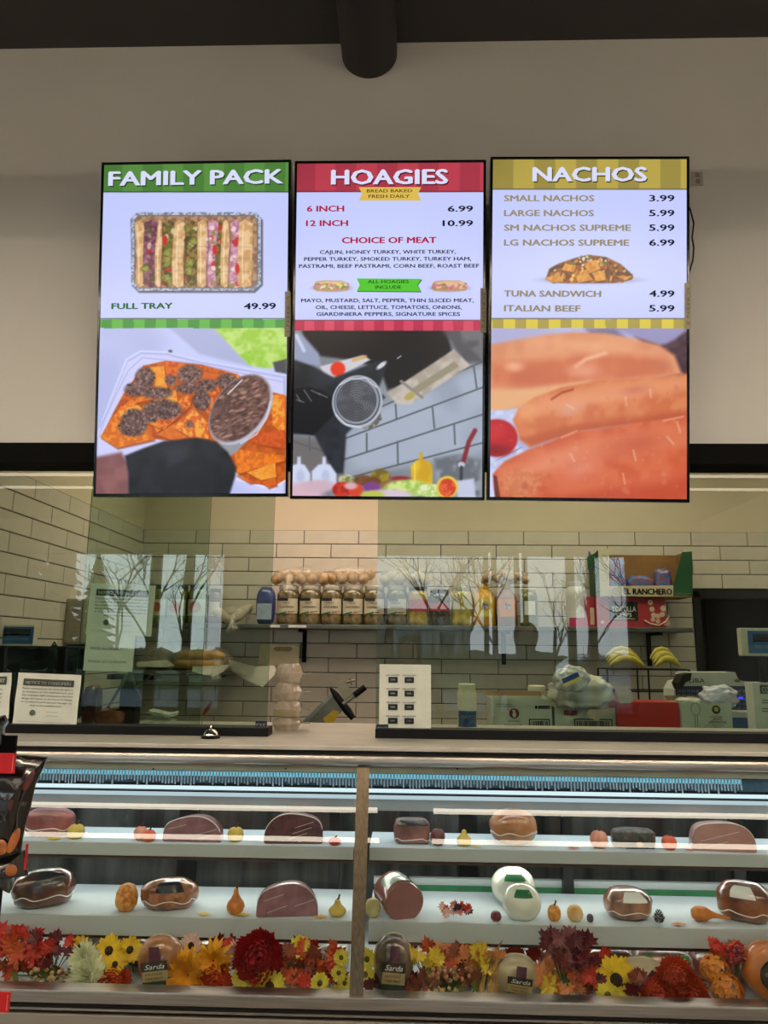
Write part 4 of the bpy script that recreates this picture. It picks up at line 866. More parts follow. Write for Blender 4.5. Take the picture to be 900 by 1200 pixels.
# ---- lower shelf, left half
a_ = roll('dark_roast', 'dark roast in tight wrap, leftmost on the lower shelf', 'roast', 14, 84, 1024, 1069, zs2, dark_m, e=.8, seed=21, rotz=.45, nz=.12, labelmat=lab_k, lx=(-.1, .25), depth=.11)
gourd('warty_gourd', 'round warty orange gourd on the lower shelf beside the dark roast', 134, 160, 1041, 1074, zs2, wart, kind='round', rotz=.4, stem=False)
a_ = roll('spiced_turkey', 'spiced turkey breast with a dark and white label on the left lower shelf', 'turkey', 165, 229, 1040, 1077, zs2, spice_m, e=.8, seed=23, rotz=.2, nz=.12, labelmat=lab_k, lx=(-.15, .2), depth=.11)
gourd('long_gourd', 'upright orange gourd with a bent neck on the left lower shelf', 265, 286, 1040, 1075, zs2, org, kind='neck')
cutham('cut_beef', 'wrapped mauve cut beef with slanting creases on the left lower shelf', 'beef', 300, 372, 1046, 1084, zs2, ham_m, cut_m, prof='left', seed=8, rotz=.12)
gourd('yellow_gourd', 'green-yellow gourd with a pointed neck, lower shelf left of the steel post', 385, 405, 1064, 1087, zs2, yel, kind='pear', ribs=6)
# ---- lower shelf, right half
gourd('pale_gourd', 'pale cream gourd right behind the steel post on the lower shelf', 427, 446, 1066, 1088, zs2, M('cream gourd', (206, 196, 140), .5, 0, .1, 20, rgb2=(150, 140, 80)), stem=False)
t = thing('cylinder_ham', 'upright cut cylinder ham with a green label, first on the right lower shelf', 'ham', spot(472, 1088, zs2, 2.47))
wv = pxw(448, 492, 2.45, 1080); hv = pxh(1052, 1089, 2.45)
Tm = Matrix.Translation((0, 0, hv*.5)) @ Matrix.Rotation(math.radians(18), 4, 'Z') @ Matrix.Rotation(math.radians(-90), 4, 'X')
b = MB(); b.lathe([(wv*.47, -.02), (wv*.5, -.012), (wv*.5, .11), (wv*.4, .13)], 32, T=Tm, fn=lambda a, r, z: r*(1+.10*abs(math.cos(a))**3)); b.build('rind', M('sausage casing', (140, 84, 74), .3, 0, .1, 20, coat=.8), t, smooth=True, angle=50)
b = MB(); b.lathe([(wv*.46, -.0215), (wv*.46, -.0205)], 32, T=Tm, fn=lambda a, r, z: r*(1+.10*abs(math.cos(a))**3)); b.build('cut_face', M('smooth cut ham', (140, 92, 88), .4, 0, .05, 30, coat=.4), t)
b = MB(); na = 10
b.add([Tm @ Vector((wv*.512*1.03*math.cos(math.radians(215+110*i/na)), wv*.512*1.03*math.sin(math.radians(215+110*i/na)), q)) for i in range(na+1) for q in (.0, .085)], [(2*i, 2*i+1, 2*i+3, 2*i+2) for i in range(na)]); lbo = b.build('label', lab_g, t, smooth=True)
b = MB(); b.add([Tm @ Vector((wv*.514*1.03*math.cos(math.radians(245+50*i/na)), wv*.514*1.03*math.sin(math.radians(245+50*i/na)), q)) for i in range(na+1) for q in (.035, .045)], [(2*i, 2*i+1, 2*i+3, 2*i+2) for i in range(na)]); b.build('print_line', txt_w, lbo)
for i, (a, b_, c, d, lab, yf) in enumerate(((577, 629, 1036, 1082, 'white wrapped cheese ball, the rear one of the pair on the right lower shelf', 2.60), (590, 636, 1046, 1089, 'white wrapped cheese ball with a green label, the front one of the pair', 2.46))):
    w = pxw(a, b_, yf, d); h = pxh(c, d, yf)
    t = thing('cheese_ball', lab, 'cheese', (P((a+b_)/2, d, yf).x, yf+.02, zs2))
    q = MB(); q.blob(w/2, w*.45, h/2, 26, 16, .92, .02, 2, 30+i, flat=-h*.42, T=Matrix.Translation((0, 0, h*.43))); q.build('wrapping', white_m, t, smooth=True, angle=170)
    q = MB(); R = []
    for u in range(9):
        for v in range(4):
            th = math.radians(-32+64*u/8); ph = math.radians(28+8*v*(1.2 if i else .9))
            R.append((w/2*1.03*math.sin(th)*math.cos(ph)*1.02, -w*.45*1.05*math.cos(th)*math.cos(ph), h*.43+h/2*1.03*math.sin(ph)))
    q.add(R, [(u*4+v, (u+1)*4+v, (u+1)*4+v+1, u*4+v+1) for u in range(8) for v in range(3)]); q.build('label', lab_g, t, smooth=True)
gourd('small_plum', 'small dark red fruit at the foot of the cheese balls', 575, 588, 1078, 1090, zs2, M('dark red fruit', (110, 34, 40), .3, 0, .1, coat=.5), stem=False, cat='fruit', yf=2.44)
gourd('warty_gourd', 'warty yellow gourd right of the cheese balls', 642, 658, 1067, 1089, zs2, wart, kind='round')
gourd('pale_gourd', 'two-tone cream and orange gourd, second right of the cheese balls', 665, 684, 1070, 1089, zs2, M('two tone gourd', (222, 196, 150), .5, 0, .1, 18, rgb2=(206, 150, 60)), kind='round', stem=False)
gourd('small_nut', 'small grey-purple nut on the right lower shelf before the grilled turkey', 688, 696, 1079, 1089, zs2, M('grey nut', (84, 72, 84), .4, 0, .1), stem=False, cat='nut')
a_ = roll('grilled_turkey', 'grill-marked turkey breast in loose clear wrap on the right lower shelf', 'turkey', 709, 765, 1053, 1089, zs2, M('grilled turkey', (166, 118, 88), .35, 0, .2, 22, rgb2=(92, 56, 44), coat=1., bump=.3, bscale=24), e=.75, seed=41, labelmat=lab_w, lx=(-.12, .22), depth=.12)
t = thing('pine_cone', 'dark pine cone beside the grilled turkey on the lower shelf', 'pine cone', spot(773, 1088, zs2, 2.45))
for i in range(7):
    b = MB(); r_ = .016*(1-abs(i-2)/7)
    for k in range(7):
        a = 2*PI*k/7+i*.45; b.add([(0, 0, .006+i*.005), (r_*math.cos(a-.3), r_*math.sin(a-.3), .008+i*.005), (r_*1.25*math.cos(a), r_*1.25*math.sin(a), .012+i*.005), (r_*math.cos(a+.3), r_*math.sin(a+.3), .008+i*.005)], [(0, 1, 2, 3), (3, 2, 1, 0)])
    b.v = [(x, y, max(z, 0)) for x, y, z in b.v]; b.build('scale', M('pine cone scale', (62, 50, 46), .7, 0, .2, 60), t)
gourd('long_gourd', 'orange gourd lying on its side with its neck to the right, lower shelf', 811, 857, 1071, 1089, zs2, org, lay=1)
a_ = roll('labelled_turkey_roll', 'turkey roll with a wide white label band at the right end of the lower shelf', 'turkey', 844, 905, 1044, 1090, zs2, roast_m, e=.7, seed=44, labelmat=lab_w, lx=(-.12, .14), depth=.13, rotz=-.5)
# ---- deck: wrapped ovals standing behind the flowers
DZ = .545
plastic_dark = M('smoky wrap', (120, 104, 84), .25, 0, .2, 10, rgb2=(84, 70, 56), coat=1.)
def oval(label, px0, px1, py0, py1, yf, mat, script_tilt, side='dark green foot'):
    w = pxw(px0, px1, yf, py1); h = P(0, py0, yf).z*0+P((px0+px1)/2, py0, yf).z-DZ
    t = thing('wrapped_turkey_breast', label, 'turkey', (P((px0+px1)/2, py1, yf).x, yf+.045, DZ))
    q = MB(); q.blob(w/2, .05, h/2, 28, 18, .9, .04, 2, int(px0), flat=-h*.47, T=Matrix.Translation((0, 0, h*.47))); q.build('turkey', mat, t, smooth=True, angle=170)
    s = MB(); s.tube([(w*.5*math.cos(a), 0, h*.47+h*.5*math.sin(a)) for a in [PI*(i/24)*1.2-.3 for i in range(25)]], .003, 6); s.build('wrap_rim', M('clear wrap rim', (206, 196, 170), .2, 0, .1, 12, coat=1.), t, smooth=True)
    R = Matrix.Translation((.0, -.061, h*.46)) @ Matrix.Rotation(script_tilt, 4, 'Y')
    def lab(n, x0, x1, z0, z1, m, dy): o = MB().box(x0*w, x1*w, dy, dy+.001, z0*h, z1*h).build(n, m, t, loc=(0, 0, 0)); o.matrix_local = R; return o
    lab('label_ribbon', -.09, .14, .1, .42, M('burgundy label', (84, 44, 60), .4, 0, .1), -.001)
    lab('label', -.28, .30, -.04, .14, M('dark green label', (44, 42, 36), .4, 0, .1), -.002)
    lab('label', -.26, .30, -.24, -.04, M('tan label', (166, 144, 100), .5, 0, .05), -.002)
    lab('label', -.26, .26, -.36, -.24, M('green foot label', (44, 62, 48), .4, 0, .1), -.002)
    text('Sarda', txt_w, t, -.2*w, .0*h, .1*h, width=.44*w, y=-.0035, T=R, shear=.3, name='label_script')
    text('OVEN ROASTED', ink, t, -.2*w, -.12*h, .045*h, width=.40*w, y=-.0035, T=R, name='label_print'); text('TURKEY BREAST', ink, t, -.2*w, -.20*h, .045*h, width=.40*w, y=-.0035, T=R, name='label_print')
    return t
oval('tan wrapped turkey breast with a burgundy and tan label, among the left flowers', 154, 207, 1100, 1166, 2.31, turk_m, -.12)
oval('dusky wrapped turkey breast right behind the steel post at the bottom', 437, 484, 1098, 1170, 2.32, plastic_dark, .05)
oval('pale wrapped turkey breast with a leaning label, at the centre of the right flowers', 583, 634, 1124, 1182, 2.31, M('pale turkey', (176, 156, 118), .35, 0, .1, 14, coat=1.), .12)
t = oval('wrapped turkey breast with a dark green label tipped sideways, beside the coral mum', 730, 786, 1128, 1180, 2.34, M('pale turkey'), .7)
# big orange cheese wheel at the right end
t = thing('round_cheese', 'orange cheese wheel on edge with a round dark label, right end of the deck', 'cheese', (P(906, 1150, 2.33).x, 2.35, DZ)); t.scale = (.84, .84, .84)
b = MB(); b.lathe([(.02, -.04), (.078, -.037), (.088, -.025), (.09, 0), (.088, .025), (.078, .04), (.02, .042)], 36, T=Matrix.Translation((0, 0, .09)) @ Matrix.Rotation(PI/2, 4, 'X')); b.build('cheese', M('orange cheese rind', (198, 116, 52), .35, 0, .12, 10, coat=.8), t, smooth=True, angle=60)
b = MB(); b.lathe([(.05, 0), (.05, .002)], 32, T=Matrix.Translation((.0, -.042, .088)) @ Matrix.Rotation(PI/2, 4, 'X')); b.build('label', M('dark green label'), t)
text('CHEDDAR', txt_w, t, 0, .088, .010, y=-.046, align='C', name='label_print', maxw=.075); text('CHEESE', txt_w, t, 0, .071, .009, y=-.046, align='C', name='label_print', maxw=.075)
# packaged meats lying at the back of the deck
def pack(name, label, px0, px1, py0, py1, mat, y=2.50, labelmat=None, e=.5, cat='meat', lz=.035, seed=1, depth=.12):
    w = pxw(px0, px1, y, py1); h = P((px0+px1)/2, py0, y).z-P((px0+px1)/2, py1, y).z
    t = thing(name, label, cat, (P((px0+px1)/2, py1, y).x, y, DZ)); hh = P((px0+px1)/2, py0, y).z-DZ
    b = MB(); b.blob(w/2, depth/2, hh/2, 22, 12, e, .05, 2, seed, flat=-hh*.48, T=Matrix.Translation((0, 0, hh*.48))); b.build('package', mat, t, smooth=True, angle=170)
    if labelmat: MB().box(-w*.4, w*.42, -depth*.46, depth*.2, 0, .001).build('label', labelmat, t, loc=(0, 0, hh*.985), rot=(.5, 0, 0)); MB().box(-w*.38, w*.40, -.001, 0, hh*.72, hh*.93).build('label', labelmat, t, loc=(0, -depth*.47, 0), rot=(-.12, 0, 0))
    s = MB(); s.tube([(-w*.46, -depth*.3, hh*.45), (0, -depth*.52, hh*.42), (w*.46, -depth*.3, hh*.45)], .002, 5); s.build('wrap_seam', seam_m, t, smooth=True)
    return t
pack('wrapped_roast', 'orange-brown wrapped roast at the back of the deck, right of the dark leaves', 688, 741, 1109, 1136, roast_m, seed=2)
pack('labelled_meat_pack', 'pink meat pack with a bright green label at the back of the right deck', 742, 808, 1110, 1140, M('pale pink meat', (206, 160, 150), .4, 0, .1, coat=.8), labelmat=M('bright green label', (70, 190, 96), .4, 0, .05), seed=3)
pack('meat_pack', 'meat pack with a blue and white label, right of the green-labelled pack', 812, 842, 1116, 1140, M('pink brown meat', (176, 104, 84), .4, 0, .15, coat=.8), labelmat=lab_w, seed=4)
pack('meat_pack', 'red and white printed meat pack at the back right of the deck', 850, 896, 1108, 1135, M('red white pack', (206, 80, 80), .4, 0, .4, 9, rgb2=(226, 216, 210), coat=.8), seed=5)
pack('meat_pack', 'tan wrapped roll at the back of the left deck behind the first sunflower', 88, 112, 1090, 1118, M('tan roll', (176, 142, 104), .4, 0, .1, coat=.8), seed=6)
pack('foil_pack', 'crumpled silver foil pack at the back of the left deck', 152, 204, 1096, 1120, M('silver foil', (176, 176, 176), .25, 1., .3, 30, bump=1., bscale=30), seed=7)
pack('wrapped_roast', 'golden wrapped roast behind the yellow mum on the left deck', 212, 254, 1100, 1124, turk_m, seed=8)
pack('wrapped_roast', 'pale wrapped roast behind the crimson mum', 330, 372, 1102, 1126, M('tan roll'), seed=9)
pack('wrapped_roast', 'whitish wrapped roll left of the steel post on the deck', 370, 410, 1104, 1135, M('pale grey wrap', (176, 172, 168), .4, 0, .1, coat=.8), seed=10)
pack('wrapped_roast', 'brightly lit wrapped roast behind the yellow leaves of the right deck', 540, 585, 1108, 1134, M('tan roll'), seed=11)
pack('wrapped_roast', 'orange wrapped roast behind the right wrapped turkey breast', 632, 664, 1108, 1140, M('orange roast', (206, 120, 80), .4, 0, .15, coat=.8), seed=12)
pack('foil_pack', 'dark foil pack at the back of the left deck beside the tan roll', 118, 150, 1093, 1115, M('dark foil', (70, 72, 74), .3, .8, .3, 30, bump=.8), seed=13)

# ================================================================ silk flowers and leaves
def face_dir(o, d, roll_=0.):
    """turn local +z of o towards d"""
    q = Vector(d).normalized().to_track_quat('Z', 'Y'); o.rotation_euler = (q.to_matrix() @ Matrix.Rotation(roll_, 3, 'Z')).to_euler()
def petal(mb, a, r0, L, w, rise, curl, jit, z0=0.):
    """one petal from the centre outwards, folded along its middle"""
    ca, sa = math.cos(a), math.sin(a); vs = []
    for i, (s, ww) in enumerate(((0, .35), (.35, .9), (.7, 1.), (1, .12))):
        r = r0+L*s; z = z0+rise*s*L+curl*s*s*L
        for side in (-1, 0, 1):
            x, y = r, side*ww*w/2; vs.append((x*ca-y*sa, x*sa+y*ca, z+(0 if side else -.12*w*ww)))
    mb.add(vs, [(i*3+j, i*3+j+1, i*3+j+4, i*3+j+3) for i in range(3) for j in range(2)])
PET = {}
def petmat(n, c1, c2): return M('petal '+n, c1, .6, 0, .1, 30, rgb2=c2)
P_Y = petmat('yellow', (236, 200, 40), (206, 160, 20)); P_G = petmat('gold', (232, 170, 34), (200, 130, 20)); P_W = petmat('cream', (236, 234, 206), (210, 212, 170)); P_O = petmat('orange', (214, 82, 30), (180, 54, 22)); P_R = petmat('crimson', (176, 22, 26), (130, 14, 22)); P_C = petmat('coral', (206, 84, 44), (170, 56, 34)); P_L = petmat('lemon', (222, 206, 70), (190, 170, 40)); P_K = petmat('pink white', (226, 190, 180), (206, 160, 150)); P_P = petmat('apricot', (222, 150, 60), (196, 112, 40))
cen_m = M('seed disc', (58, 40, 20), .9, 0, .3, 90, bump=.6, bscale=120); cen_g = M('green disc', (96, 100, 30), .9, 0, .3, 90)
stalk_m = M('silk stalk', (70, 92, 44), .7, 0, .1)
def flower(label, px, py, rpx, mat, kind='daisy', y=2.36, look=(0, -1, .25), cat='flower', seed=0, centre=None):
    pos = P(px, py, y); r = rpx/F*pos.y*1.03
    n = {'daisy': 'sunflower', 'mum': 'chrysanthemum', 'pom': 'pompom_mum', 'dahlia': 'dahlia', 'hyd': 'hydrangea', 'small': 'small_daisy'}[kind]
    t = thing(n, label, cat, pos); face_dir(t, look, seed)
    g = random.Random(seed*13+5); b = MB()
    if kind in ('daisy', 'small'):
        for lay in range(2):
            for k in range(13 if kind == 'daisy' else 8): petal(b, 2*PI*(k+.5*lay)/(13 if kind == 'daisy' else 8)+g.uniform(-.08, .08), r*.2, r*(.8-.08*lay)*g.uniform(.9, 1.05), r*(.30 if kind == 'daisy' else .42), .12+.18*lay, -.12+g.uniform(-.1, .1), 0, .002*lay)
    elif kind == 'mum':       # spidery layered petals
        for k in range(130):
            zt = 1-1.25*(k+.5)/130; a = k*2.39996
            d = Vector((math.sqrt(max(0, 1-zt*zt))*math.cos(a), math.sqrt(max(0, 1-zt*zt))*math.sin(a), zt*.75)); q = d.to_track_quat('X', 'Z').to_matrix().to_4x4()
            m2 = MB(); petal(m2, 0, r*.2, r*.85*g.uniform(.7, 1.15), r*.13, .1, g.uniform(-.3, .5), 0); b.add(m2.v, m2.f, q)
        b.blob(r*.4, r*.4, r*.3, 10, 8)
    elif kind == 'dahlia':    # long pointed drooping petals
        for lay in range(5):
            nn = 15-lay*2
            for k in range(nn): petal(b, 2*PI*(k+g.random()*.5)/nn, r*.05, r*(1.05-.15*lay)*g.uniform(.85, 1.1), r*.24, .3+.35*lay, -.45+.1*lay+g.uniform(-.1, .1), 0, .0)
    elif kind == 'pom':       # dense ball of short petals
        b.blob(r*.72, r*.72, r*.58, 14, 10, 1, .1, 6, 2)
        for k in range(150):
            zt = 1-1.4*(k+.5)/150; a = k*2.39996
            d = Vector((math.sqrt(max(0, 1-zt*zt))*math.cos(a), math.sqrt(max(0, 1-zt*zt))*math.sin(a), zt*.8)); q = d.to_track_quat('X', 'Z').to_matrix().to_4x4()
            m2 = MB(); petal(m2, 0, r*.6, r*.42*g.uniform(.8, 1.15), r*.22, .15, .5, 0); b.add(m2.v, m2.f, q)
    elif kind == 'hyd':       # cluster of four-petal florets
        for k in range(26):
            zt = 1-1.3*(k+.5)/26; a = k*2.39996
            d = Vector((math.sqrt(max(0, 1-zt*zt))*math.cos(a), math.sqrt(max(0, 1-zt*zt))*math.sin(a), zt*.7)); T = Matrix.Translation(d*r*.75) @ d.to_track_quat('Z', 'Y').to_matrix().to_4x4()
            for j in range(4): m2 = MB(); petal(m2, j*PI/2+g.random(), r*.02, r*.3, r*.3, .15, -.1, 0); b.add(m2.v, m2.f, T)
    pt = b.build('petals', mat, t, smooth=True, angle=170); pt['kind'] = 'stuff'
    if kind in ('daisy', 'small'):
        c = MB(); c.blob(r*.27, r*.27, r*.12, 14, 8, 1, .05, 5, 3, T=Matrix.Translation((0, 0, r*.06))); c.build('flower_centre', centre or cen_m, t, smooth=True, angle=170)
    q = Vector(look).normalized(); s = MB(); inv = t.rotation_euler.to_matrix().inverted()
    p1 = inv @ Vector((0, .02, -min(.03, pos.z-DZ-.001))); p2 = inv @ Vector((0, .045, DZ-pos.z+.001)); s.tube([(0, 0, -.004), p1, p2], .002, 5); s.build('stalk', stalk_m, t)
    return t
def maple_pts(r):
    o = [(0, -.9), (.12, -.35), (.5, -.55), (.42, -.25), (.95, -.1), (.72, .08), (.95, .42), (.5, .35), (.42, .75), (.22, .6), (0, 1.05)]
    pts = o+[(-x, y) for x, y in o[1:-1][::-1]]
    return [(x*r, y*r) for x, y in pts]
_leafm = {}
def leaf_mesh(mat, kind, v):
    key = (mat.name, kind, v)
    if key not in _leafm:
        g = random.Random(v*7+len(mat.name)); b = MB()
        if kind == 'maple': pts = maple_pts(1)
        else: pts = [(0, -1), (.28, -.6), (.42, -.1), (.34, .45), (0, 1.05), (-.34, .45), (-.42, -.1), (-.28, -.6)]
        vs = [(0, 0, .0)]+[(x, y, (.18*abs(x)+.14*y*y*(1 if v % 2 else -1)+g.uniform(-.05, .05))) for x, y in pts]; n = len(pts)
        b.add(vs, [(0, 1+i, 1+(i+1) % n) for i in range(n)]); _leafm[key] = b.mesh('leaf', mat)
    return _leafm[key]
L_R = M('leaf red', (170, 26, 22), .55, 0, .15, 14, rgb2=(206, 60, 30)); L_O = M('leaf orange', (206, 92, 36), .55, 0, .15, 14, rgb2=(176, 60, 26)); L_B = M('leaf burgundy', (104, 18, 28), .5, 0, .15, 14, rgb2=(70, 12, 22)); L_Y = M('leaf yellow', (218, 190, 46), .55, 0, .15, 14, rgb2=(196, 160, 30)); L_P = M('leaf peach', (206, 140, 76), .55, 0, .15, 14, rgb2=(188, 96, 56)); L_N = M('leaf brown', (140, 64, 34), .6, 0, .15, 14, rgb2=(104, 44, 26)); L_GR = M('leaf green', (110, 116, 44), .6, 0, .15, 14)
def sprig(label, box, n, mats, rpx=8, y=2.34, kind='maple', seed=0, dy=.06, name='maple_leaf_sprig', cat='leaves'):
    """leaves spread over a patch of the case front, all on one branching stem"""
    g = random.Random(seed*31+7); x0, y0, x1, y1 = box
    base = P((x0+x1)/2, y1, y); base.z = DZ
    t = thing(name, label, cat, base); st = MB()
    for k in range(n):
        px, py = g.uniform(x0, x1), g.uniform(y0, y1); yy = y+g.uniform(0, dy); p = P(px, py, yy)
        r = rpx/F*yy*1.05*g.uniform(.75, 1.2); p.z = max(p.z, DZ+r*.6)
        o = bpy.data.objects.new('leaf', leaf_mesh(g.choice(mats), kind, g.randint(0, 3))); C.objects.link(o); o.parent = t
        q = Vector((g.uniform(-.7, .7), -1, g.uniform(-.3, .8))).normalized().to_track_quat('Z', 'Y').to_matrix() @ Matrix.Rotation(g.uniform(-1.3, 1.3), 3, 'Z')
        o.matrix_local = Matrix.Translation(p-base) @ q.to_4x4() @ Matrix.Scale(r, 4)
        mid = (p-base)*.45+Vector((0, .03, 0)); st.tube([(0, .03, 0), mid, p-base+Vector((0, .004, 0))], .0012, 4, cap=False)
    st.build('stem', stalk_m, t); return t
def berries(label, box, n, mat, seed, y=2.33, rpx=2.2):
    g = random.Random(seed); x0, y0, x1, y1 = box; base = P((x0+x1)/2, y1, y); base.z = DZ
    t = thing('berry_spray', label, 'berries', base); st = MB(); bb = MB()
    for k in range(n):
        p = P(g.uniform(x0, x1), g.uniform(y0, y1), y+g.uniform(0, .03)); p.z = max(p.z, DZ+.006); r = rpx/F*y*1.05
        bb.blob(r, r, r, 8, 6, T=Matrix.Translation(p-base)); st.tube([(0, .01, 0), (p-base)*.6+Vector((0, .012, .004)), p-base], .0007, 3, cap=False)
    o = bb.build('berries', mat, t, smooth=True, angle=170); o['kind'] = 'stuff'; st.build('stem', stalk_m, t)
# left window of the case
sprig('red and orange maple leaves at the far left end of the flower row', (-8, 1090, 30, 1150), 20, [L_R, L_O], 11, seed=1)
sprig('crimson maple leaves filling the row left of the first sunflower', (28, 1094, 84, 1140), 34, [L_R, L_R, L_B, M('leaf scarlet', (206, 44, 30), .5, 0, .1)], 9, seed=2)
sprig('brown and rust leaves low in front of the crimson leaves', (5, 1140, 84, 1162), 16, [L_N, L_O, L_N, L_GR], 8, seed=3, kind='oval', name='leaf_sprig')
berries('cream berry spray low in front of the crimson leaves', (34, 1134, 78, 1160), 26, M('cream berry', (196, 170, 120), .4, 0, .1), 4)
flower('first sunflower from the left, half behind the white mum', 93, 1111, 13, P_Y, 'daisy', seed=1, y=2.37)
flower('sunflower with a green-brown centre, upper one right of the white mum', 128, 1114, 17, P_Y, 'daisy', seed=2, y=2.36)
flower('small sunflower below the upper pair, next to the white mum', 135, 1130, 12, P_Y, 'daisy', seed=3, y=2.33)
flower('half-turned yellow daisy at the left edge of the tan wrapped turkey', 152, 1113, 14, P_Y, 'daisy', seed=4, y=2.38, look=(.5, -1, .4))
flower('white spidery mum, upper bloom of the two', 100, 1122, 16, P_W, 'mum', seed=5, y=2.35)
flower('white spidery mum, lower bloom of the two', 106, 1145, 22, P_W, 'mum', seed=6, y=2.33)
flower('orange mum low between the white mum and the tan wrapped turkey', 135, 1152, 17, P_O, 'pom', seed=7, y=2.33)
flower('golden dahlia, lower big bloom right of the tan wrapped turkey', 220, 1142, 27, P_G, 'dahlia', seed=8, y=2.34)
flower('golden dahlia, upper bloom beside the pale pink mum', 250, 1126, 20, P_G, 'dahlia', seed=9, y=2.35)
flower('cream and pink daisy peeping over the golden dahlia', 224, 1108, 13, P_K, 'daisy', seed=10, y=2.40)
flower('orange mum low beneath the golden dahlias', 252, 1152, 18, P_O, 'pom', seed=11, y=2.33)
flower('pale pink mum left of the crimson mum', 279, 1118, 14, P_K, 'mum', seed=12, y=2.38)
sprig('burgundy leaves standing above the golden dahlia', (250, 1100, 276, 1118), 9, [L_B, L_R], 9, seed=12, y=2.40)
flower('big crimson mum at the middle of the left window', 303, 1122, 26, P_R, 'pom', seed=13, y=2.36)
flower('sunflower facing forward with a wide dark disc, below the crimson mum', 316, 1156, 18, P_L, 'daisy', seed=14, y=2.32)
flower('yellow daisy low left of the forward-facing sunflower, upper one', 284, 1145, 12, P_L, 'small', seed=15, y=2.33, centre=cen_g)
flower('yellow daisy low left of the forward-facing sunflower, lower one', 289, 1160, 13, P_L, 'small', seed=16, y=2.325, centre=cen_g)
sprig('rust and red maple leaves between the crimson mum and the steel post, upper part', (322, 1106, 396, 1140), 30, [L_O, L_R, L_N], 10, seed=17)
sprig('rust and brown maple leaves low left of the steel post', (334, 1138, 400, 1166), 28, [L_O, L_N, L_R], 10, seed=18)
flower('yellow lily-like bloom above the rust leaves', 352, 1109, 12, P_L, 'small', seed=19, y=2.35, centre=cen_g)
flower('small olive yellow bloom low among the rust leaves', 375, 1152, 11, P_L, 'small', seed=20, y=2.30, centre=cen_g)
for i, (px, py, w_) in enumerate([(400, 1122, 'top'), (397, 1140, 'second from the top'), (404, 1152, 'third from the top'), (396, 1164, 'lowest')]):
    flower('small yellow bloom beside the steel post, %s of four' % w_, px, py, 9, P_L, 'small', seed=21+i, y=2.33, centre=cen_g)
# right window
flower('yellow bloom just right of the steel post, upper one', 430, 1124, 11, P_L, 'small', seed=30, y=2.36, centre=cen_g)
flower('yellow bloom just right of the steel post, lower one', 428, 1142, 11, P_L, 'small', seed=31, y=2.35, centre=cen_g)
sprig('dark rust leaves low around the dusky wrapped turkey', (426, 1150, 500, 1174), 18, [L_N, L_B, L_O], 9, seed=32, y=2.33)
sprig('two red maple leaves above the dusky wrapped turkey', (462, 1096, 488, 1112), 5, [L_R, L_B], 9, seed=33, y=2.45, dy=.03)
sprig('yellow leaves right of the dusky wrapped turkey', (484, 1118, 516, 1136), 12, [L_Y], 8, seed=34)
sprig('orange and brown leaves at the top of the right window, left part', (498, 1106, 552, 1130), 20, [L_O, L_N, L_P], 10, seed=35, y=2.38)
sprig('yellow leaves left of the pale wrapped turkey', (546, 1114, 590, 1136), 16, [L_Y, L_Y, L_P], 9, seed=36)
sprig('dusky brown leaves low in the right window, left part', (495, 1140, 560, 1174), 26, [L_N, L_N, L_B, L_GR], 9, seed=37, y=2.34)
berries('tan berry spray above the dusky brown leaves', (500, 1134, 552, 1150), 40, M('tan berry', (176, 122, 84), .5, 0, .1), 38)
berries('pale berry spray low among the dusky brown leaves', (502, 1156, 536, 1174), 26, M('cream berry'), 39)
gourd('small_nut', 'pale round seed head low in the right window', 530, 541, 1151, 1162, DZ, M('pale seed head', (166, 150, 120), .6), stem=False, cat='seed head', yf=2.36)
t = thing('corn_husk', 'bundle of dried corn husk strips left of the pale wrapped turkey', 'corn husk', (P(572, 1175, 2.33).x, 2.34, DZ))
g = random.Random(3)
for i in range(9):
    x = g.uniform(-.035, .03); b = MB(); hgt = g.uniform(.08, .14); vs = []
    for k in range(6):
        s = k/5; wv_ = .009*(1-s*.6); xx = x+.02*math.sin(s*3+i)*s+g.uniform(-.002, .002)+s*.01; vs += [(xx-wv_, -.01+.03*s*g.random(), s*hgt), (xx+wv_, -.004+.03*s*g.random(), s*hgt)]
    b.add(vs, [(2*k, 2*k+1, 2*k+3, 2*k+2) for k in range(5)]); b.build('husk_strip', M('corn husk', (196, 160, 92), .7, 0, .15, 30, rgb2=(150, 100, 56), stretch=(8, 8, 1)), t)
sprig('red leaves behind the top of the pale wrapped turkey', (596, 1104, 630, 1122), 9, [L_R, L_B, L_P], 9, seed=41, y=2.46, dy=.03)
sprig('peach and yellow maple leaves right of the pale wrapped turkey', (632, 1138, 664, 1170), 13, [L_P, L_Y, L_P], 12, seed=42, y=2.33)
sprig('burgundy maple leaves rising in front of the lower shelf edge', (640, 1092, 690, 1130), 26, [L_B, L_B, M('leaf wine', (84, 16, 30), .5)], 11, seed=43, y=2.31, dy=.04)
sprig('burgundy and red leaves left of the orange-brown roast', (676, 1112, 712, 1150), 18, [L_B, L_R, L_B], 10, seed=44, y=2.32)
sprig('faded red and orange leaves low left of the big sunflower', (650, 1134, 704, 1176), 26, [L_P, L_O, M('leaf dull red', (150, 62, 50), .6)], 11, seed=45)
gourd('green_apple', 'small green apple low beside the big sunflower', 702, 722, 1161, 1181, DZ, M('green apple skin', (120, 140, 50), .35, 0, .1, coat=.4), stem=True, cat='apple', yf=2.36)
flower('big sunflower in the right window with a wide brown disc', 722, 1148, 24, P_Y, 'daisy', seed=46, y=2.34)
flower('yellow daisy low right of the green apple, left one', 712, 1166, 13, P_L, 'small', seed=47, y=2.30, centre=cen_g)
flower('yellow daisy low right of the green apple, right one', 738, 1170, 14, P_L, 'small', seed=48, y=2.32, centre=cen_g)
sprig('wine-red leaves in front of the big sunflower', (734, 1140, 754, 1166), 9, [L_B, L_N], 8, seed=49, y=2.31, dy=.02)
